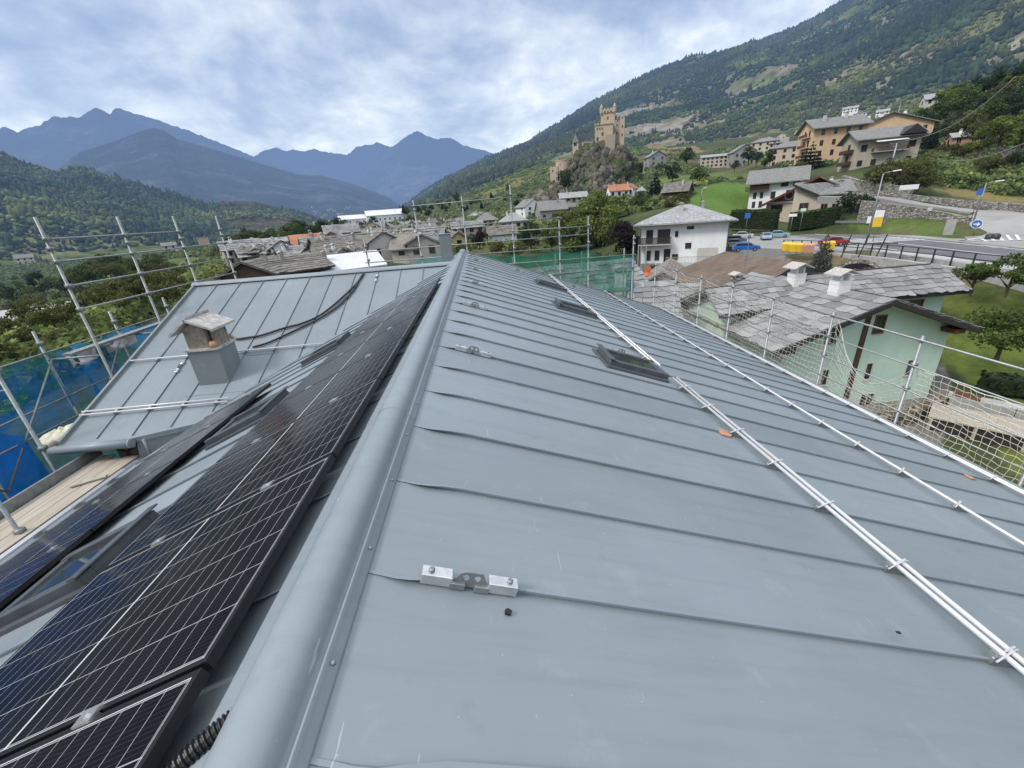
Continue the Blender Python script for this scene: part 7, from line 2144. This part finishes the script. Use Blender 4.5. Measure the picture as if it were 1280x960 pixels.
# metal railing on the road edge
ra = empty('road_railing', (44, 44, RZ), 0, 'dark iron railing along the near edge of the road', 'railing')
path = [np.array(p) for p in smooth_path([(42.6, 58, RZ + .1), (44.3, 52, RZ + .1), (45.0, 44, RZ + .1), (44.0, 35, RZ + .1), (42.4, 24, RZ + .1)], 14)]
acc = 0; last = path[0]
for i, p in enumerate(path):
    if i % 3 == 0:
        mb = MB(); q = p - np.array([44, 44, RZ]); mb.box(q[0] - .05, q[1] - .05, -.6, q[0] + .05, q[1] + .05, 1.1); mb.build('post', M['dark_iron'], ra)
for z in (.55, 1.05): mb = MB(); mb.tube([p - np.array([44, 44, RZ]) + (0, 0, z - .1) for p in path], .05, 5); mb.build('rail', M['dark_iron'], ra)
P = at(1085, 316, 64); af = empty('iron_frame', P, R_(-35), 'dark slanted iron frame at the head of the road railing', 'barrier')
mb = MB()
for x in (-2.4, -.8, .8): mb.tube([(x, 0, -.5), (x + .5, 0, 2.0)], .07, 5); mb.tube([(x, 0, 1.0), (x + 1.6, 0, 1.0)], .06, 5)
mb.build('bars', M['dark_iron'], af)
ga = empty('guard_rail', at(1010, 284, 100), R_(-40), 'grey low guard rail along the far pavement below the hedge', 'guard rail')
mb = MB(); L_ = np.array(at(1105, 288, 93)) - np.array(at(996, 283, 101)); Lg = float(np.linalg.norm(L_[:2]))
ga.location = tuple(at(996, 283, 101)); ga.rotation_euler = (0, 0, math.atan2(L_[1], L_[0]))
mb.box(0, -.05, .55, Lg, .05, .95); mb.build('beam', M['galv_dull'], ga)
for i in range(10): part_box(ga, 'post', 'galv_dull', i * Lg / 9.0 - .06, .06, -.5, i * Lg / 9.0 + .06, .14, .9)


# ------------------------------------------------------------------ lamps, signs, bins
def lamp(px0, py0, px1, py1, D, label, arm=1.2, side=1):
    b = at(px0, py0, D); tp = at(px1, py1, D); h = tp[2] - b[2]; r = empty('street_lamp', b, -math.atan2(b[0], b[1]), label, 'street lamp')
    mb = MB(); mb.tube([(0, 0, -.5), (0, 0, h * .5), (0, 0, h)], [.10, .08, .06], 8); mb.tube([(0, 0, h), (side * arm, 0, h + .15)], .045, 6); mb.build('pole', M['galv'], r, True)
    mb = MB(); mb.cbox((side * (arm + .25), 0, h + .17), (.4, 0, .03), (0, .14, 0), (-.01, 0, .07)); mb.build('lamp_head', M['white_paint'], r, bevel=.03); return r


lamp(1082, 306, 1099, 217, 74, 'tall street lamp between the iron frame and the yellow bus sign', 1.0)
lamp(1213, 288, 1232, 229, 88, 'street lamp carrying signs at the ramp junction', .9)
lamp(876, 254, 877, 236, 118, 'small street lamp standing at the foot of the bright meadow', .3)


def sign(px, py, D, pole_h, build, label, cat='sign', name='road_sign'):
    b = at(px, py, D); r = empty(name, b, -math.atan2(b[0], b[1]), label, cat)
    mb = MB(); mb.tube([(0, .03, -.5), (0, .03, pole_h)], .04, 6); mb.build('pole', M['galv_dull'], r, True); build(r, pole_h); return r


M['sign_blue'] = plain('sign_blue', (.03, .12, .42), .5, .05); M['sign_white'] = plain('sign_white', (.75, .75, .75), .5, .04)
def disc(r, z, rad, mat, name='sign_plate', y=-.02, n=18):
    mb = MB(); mb.prism([(rad * math.cos(2 * math.pi * i / n), y, z + rad * math.sin(2 * math.pi * i / n)) for i in range(n)], (0, .03, 0)); return mb.build(name, M[mat], r)
def blue_round(r, h): p = disc(r, h, .55, 'sign_white'); disc(p, h, .48, 'sign_blue', 'sign_face', -.035); mb = MB(); mb.prism([(-.30, -.05, h + .05), (.05, -.05, h + .05), (.05, -.05, h + .25), (.32, -.05, h - .03), (.05, -.05, h - .30), (.05, -.05, h - .1), (-.30, -.05, h - .1)], (0, .014, 0)); mb.build('arrow', M['sign_white'], p)
sign(1218, 289, 84, .9, blue_round, 'round blue sign with white arrow low at the ramp junction')
def plate(w_, h_, mat, z=0, ang=0):
    def f(r, h): part_box(r, 'sign_plate', mat, -w_ / 2, -.02, h - h_ + z, w_ / 2, .01, h + z)
    return f
sign(932, 288, 92, 3.0, plate(.9, .9, 'sign_blue'), 'small square blue parking sign at the parking lot')
sign(1000, 285, 92, 3.2, plate(.8, .5, 'w_mint'), 'green street sign on a thin pole beside the clipped hedge')
sign(988, 287, 92, 2.6, plate(1.2, .45, 'sign_white'), 'white name plate on a pole at the hedge gap')
sign(1133, 246, 110, 2.0, plate(2.6, .8, 'sign_white'), 'white board on dark posts above the stone wall')
sign(1160, 270, 92, 1.2, plate(.5, .5, 'w_pale'), 'tiny pale plate at the stone wall')
def bus(r, h):
    part_box(r, 'sign_plate', 'yellow', -.5, -.04, h - 2.2, .5, .04, h - 1.0); part_box(r, 'sign_plate', 'sign_white', -.5, -.045, h - .98, .5, .045, h - .1); part_box(r, 'frame', 'dark_iron', -.56, -.03, h - 2.3, -.51, .03, h); part_box(r, 'frame', 'dark_iron', .51, -.03, h - 2.3, .56, .03, h)
sign(1092, 297, 78, 3.6, bus, 'yellow and white bus stop panel beside the tall street lamp', 'bus stop', 'bus_stop_sign')
sign(1083, 297, 79, 2.8, plate(.8, .9, 'sign_white'), 'small white timetable plate left of the yellow bus panel')
sign(1215, 270, 87, 3.4, plate(.6, .8, 'sign_blue'), 'blue sign plates on the lamp at the ramp junction')

mb = MB(); P = at(1185, 291, 84); r = empty('pale_slab', P, R_(-30), 'pale upright slab at the end of the grass triangle', 'slab'); part_box(r, 'panel', 'concrete', -.5, -.1, -.3, .5, .1, 1.7)
def on_lot(px, py):
    r = ray(px, py); return r * ((RZ - .01) / r[2])


def bin_(px, py, D, mat, label):
    b = on_lot(px, py + 1.5); r = empty('waste_container', b, R_(-32) + rnd.uniform(-.1, .1), label, 'container', 'waste containers on the parking lot'); r.scale = (.66, .66, .72)
    mb = MB(); mb.prism([(-.85, -.55, .15), (.85, -.55, .15), (.95, -.6, 1.35), (-.95, -.6, 1.35)], (0, 1.15, 0)); mb.build('body', M[mat], r, bevel=.04)
    mb = MB(); mb.prism([(-.97, -.62, 1.36), (.97, -.62, 1.36), (.9, -.3, 1.62), (-.9, -.3, 1.62)], (0, 1.0, 0)); mb.build('lid', M[mat], r, bevel=.03)
    for x in (-.7, .7):
        for y in (-.4, .4): mb = MB(); mb.tube([(x, y - .04, .08), (x, y + .04, .08)], .09, 8); mb.build('wheel', M['black'], r)
bin_(983, 313, 70, 'yellow', 'yellow waste container at the left end of the row'); bin_(992, 314, 69, 'yellow', 'yellow waste container in the middle of the row'); bin_(1001, 314.5, 68.5, 'yellow', 'yellow waste container beside the salmon one')
bin_(1009, 315, 68, 'salmon', 'salmon coloured waste container at the right end of the row'); bin_(1034, 312, 70, 'yellow', 'yellow waste container alone beside the red car')


# ------------------------------------------------------------------ cars
def carmat(n, c): t = NT(n); return t.done(t.bsdf(t.ramp(t.noise(t.coord(), 2), [(.3, tuple(x * .93 for x in c)), (.7, c)]), .28, .15, None, .5))


def make_car(px, py, D, rz, c, label, wagon=False, n='parked_car'):
    b = on_lot(px, py + 1); b[2] = RZ
    r = empty(n, b, rz, label, 'car', 'cars on the parking lot and road'); r.scale = (.8, .8, .8); pm = carmat('car_paint', c)
    L_, W_ = 4.2, 1.72
    side = [(-2.1, .30), (-2.12, .62), (-2.02, .86), (-1.15, .95), (1.6 if not wagon else 1.95, .98), (2.05, .90), (2.1, .55), (2.06, .30)]
    mb = MB(); mb.prism([(x, -W_ / 2, z) for x, z in side][::-1], (0, W_, 0)); mb.build('body', pm, r, bevel=.06)
    cab = [(-1.12, .94), (-.55, 1.42), (.9 if not wagon else 1.5, 1.46), (1.65 if not wagon else 1.98, .96)]
    mb = MB(); mb.prism([(x, -W_ / 2 + .12, z) for x, z in cab][::-1], (0, W_ - .24, 0)); cb = mb.build('cabin', pm, r, bevel=.05)
    mb = MB(); zz_ = .04
    for sg in (-1, 1):
        y = sg * (W_ / 2 - .115); mb.prism([(-.92, y, 1.0), (-.5, y, 1.36), (.86 if not wagon else 1.42, y, 1.39), (1.4 if not wagon else 1.8, y, 1.0)], (0, sg * .012, 0))
    mb.prism([(-1.13, -W_ / 2 + .2, 1.0), (-.60, -W_ / 2 + .22, 1.40), (-.60, W_ / 2 - .22, 1.40), (-1.13, W_ / 2 - .2, 1.0)], (-.03, 0, .02))
    x1 = .93 if not wagon else 1.53; x2 = 1.63 if not wagon else 1.97
    mb.prism([(x2, -W_ / 2 + .2, 1.0), (x1, -W_ / 2 + .22, 1.42), (x1, W_ / 2 - .22, 1.42), (x2, W_ / 2 - .2, 1.0)], (.03, 0, .02))
    mb.build('window', M['dark_glass'], cb)
    for x in (-1.3, 1.28):
        for sg in (-1, 1):
            mb = MB(); mb.tube([(x, sg * (W_ / 2 - .2), .32), (x, sg * (W_ / 2 + .015), .32)], .32, 14); wl = mb.build('wheel', M['black'], r)
            mb = MB(); mb.tube([(x, sg * (W_ / 2 + .016), .32), (x, sg * (W_ / 2 + .03), .32)], .19, 10); mb.build('rim', M['galv'], wl)
    for sg in (-1, 1): mb = MB(); mb.cbox((-2.09, sg * .6, .70), (.03, 0, 0), (0, .18, 0), (0, 0, .07)); mb.build('headlight', M['white_paint'], r)
    return r


make_car(957, 298.5, 85, R_(62), (.30, .42, .52), 'light blue small car standing in the middle of the parking lot')
make_car(972, 296, 88, R_(150), (.25, .42, .46), 'pale teal saloon car right of the light blue small car')
make_car(928, 297, 88, R_(150), (.50, .51, .52), 'silver car parked at the far left under the parking sign')
make_car(919, 302.5, 84, R_(150), (.17, .18, .2), 'dark grey car parked beside the silver car', True)
make_car(918, 307.5, 79, R_(152), (.27, .28, .29), 'grey car parked below the dark grey car')
make_car(932, 313, 72, R_(155), (.03, .13, .42), 'bright blue car nearest to the brown tile roof', True)
make_car(1041, 306, 78, R_(170), (.45, .03, .05), 'red car driving behind the spruce tip')
a = at(1254, 287, 86)
for i, (px, py) in enumerate(((1240, 288), (1248, 287.5))):
    b = at(px, py, 80); r = empty('road_barrel', (b[0], b[1], RZ + .02), 0, ('left' if i == 0 else 'right') + ' one of two dark round road barriers on the hatched junction', 'barrier', 'round road barriers')
    mb = MB(); mb.lathe([(.40, 0), (.42, .1), (.40, .55), (.22, .72)], (0, 0, 0), 12); mb.build('barrel', M['dark_iron'], r, True)

# ------------------------------------------------------------------ utility poles and wires on the hillside
def util(px, py0, py1, D, label):
    b = at(px, py0, D); tp = at(px + .5, py1, D); r = empty('utility_pole', b, 0, label, 'utility pole'); h = tp[2] - b[2]
    mb = MB(); mb.tube([(0, 0, -1), (0, 0, h)], [.2, .12], 7); mb.tube([(-.7, 0, h - .5), (.7, 0, h - .5)], .06, 5); mb.build('pole', M['galv'], r, True); return np.array(tp)
u1 = util(1117, 165, 129, 300, 'thin pale utility pole above the rear orange apartment house')
u2 = util(1112, 215, 180, 120, 'pale utility pole standing in front of the beige house')
u3 = util(1018, 196, 165, 260, 'thin grey pole rising behind the peach hillside house')
e1 = np.array(at(1290, 175, 150)); e2 = np.array(at(1270, 95, 190))
for i, (a, b) in enumerate(((u2, e1), (u2, e2))):
    mb = MB(); mb.tube([a * (1 - k / 12) + b * (k / 12) - np.array([0, 0, 3.5 * math.sin(math.pi * k / 12)]) for k in range(13)], .05, 4)
    tag(mb.build('overhead_wire', M['galv_dull']), ('lower' if i == 0 else 'upper') + ' overhead wire running from the pole by the beige house to the right', 'wire')
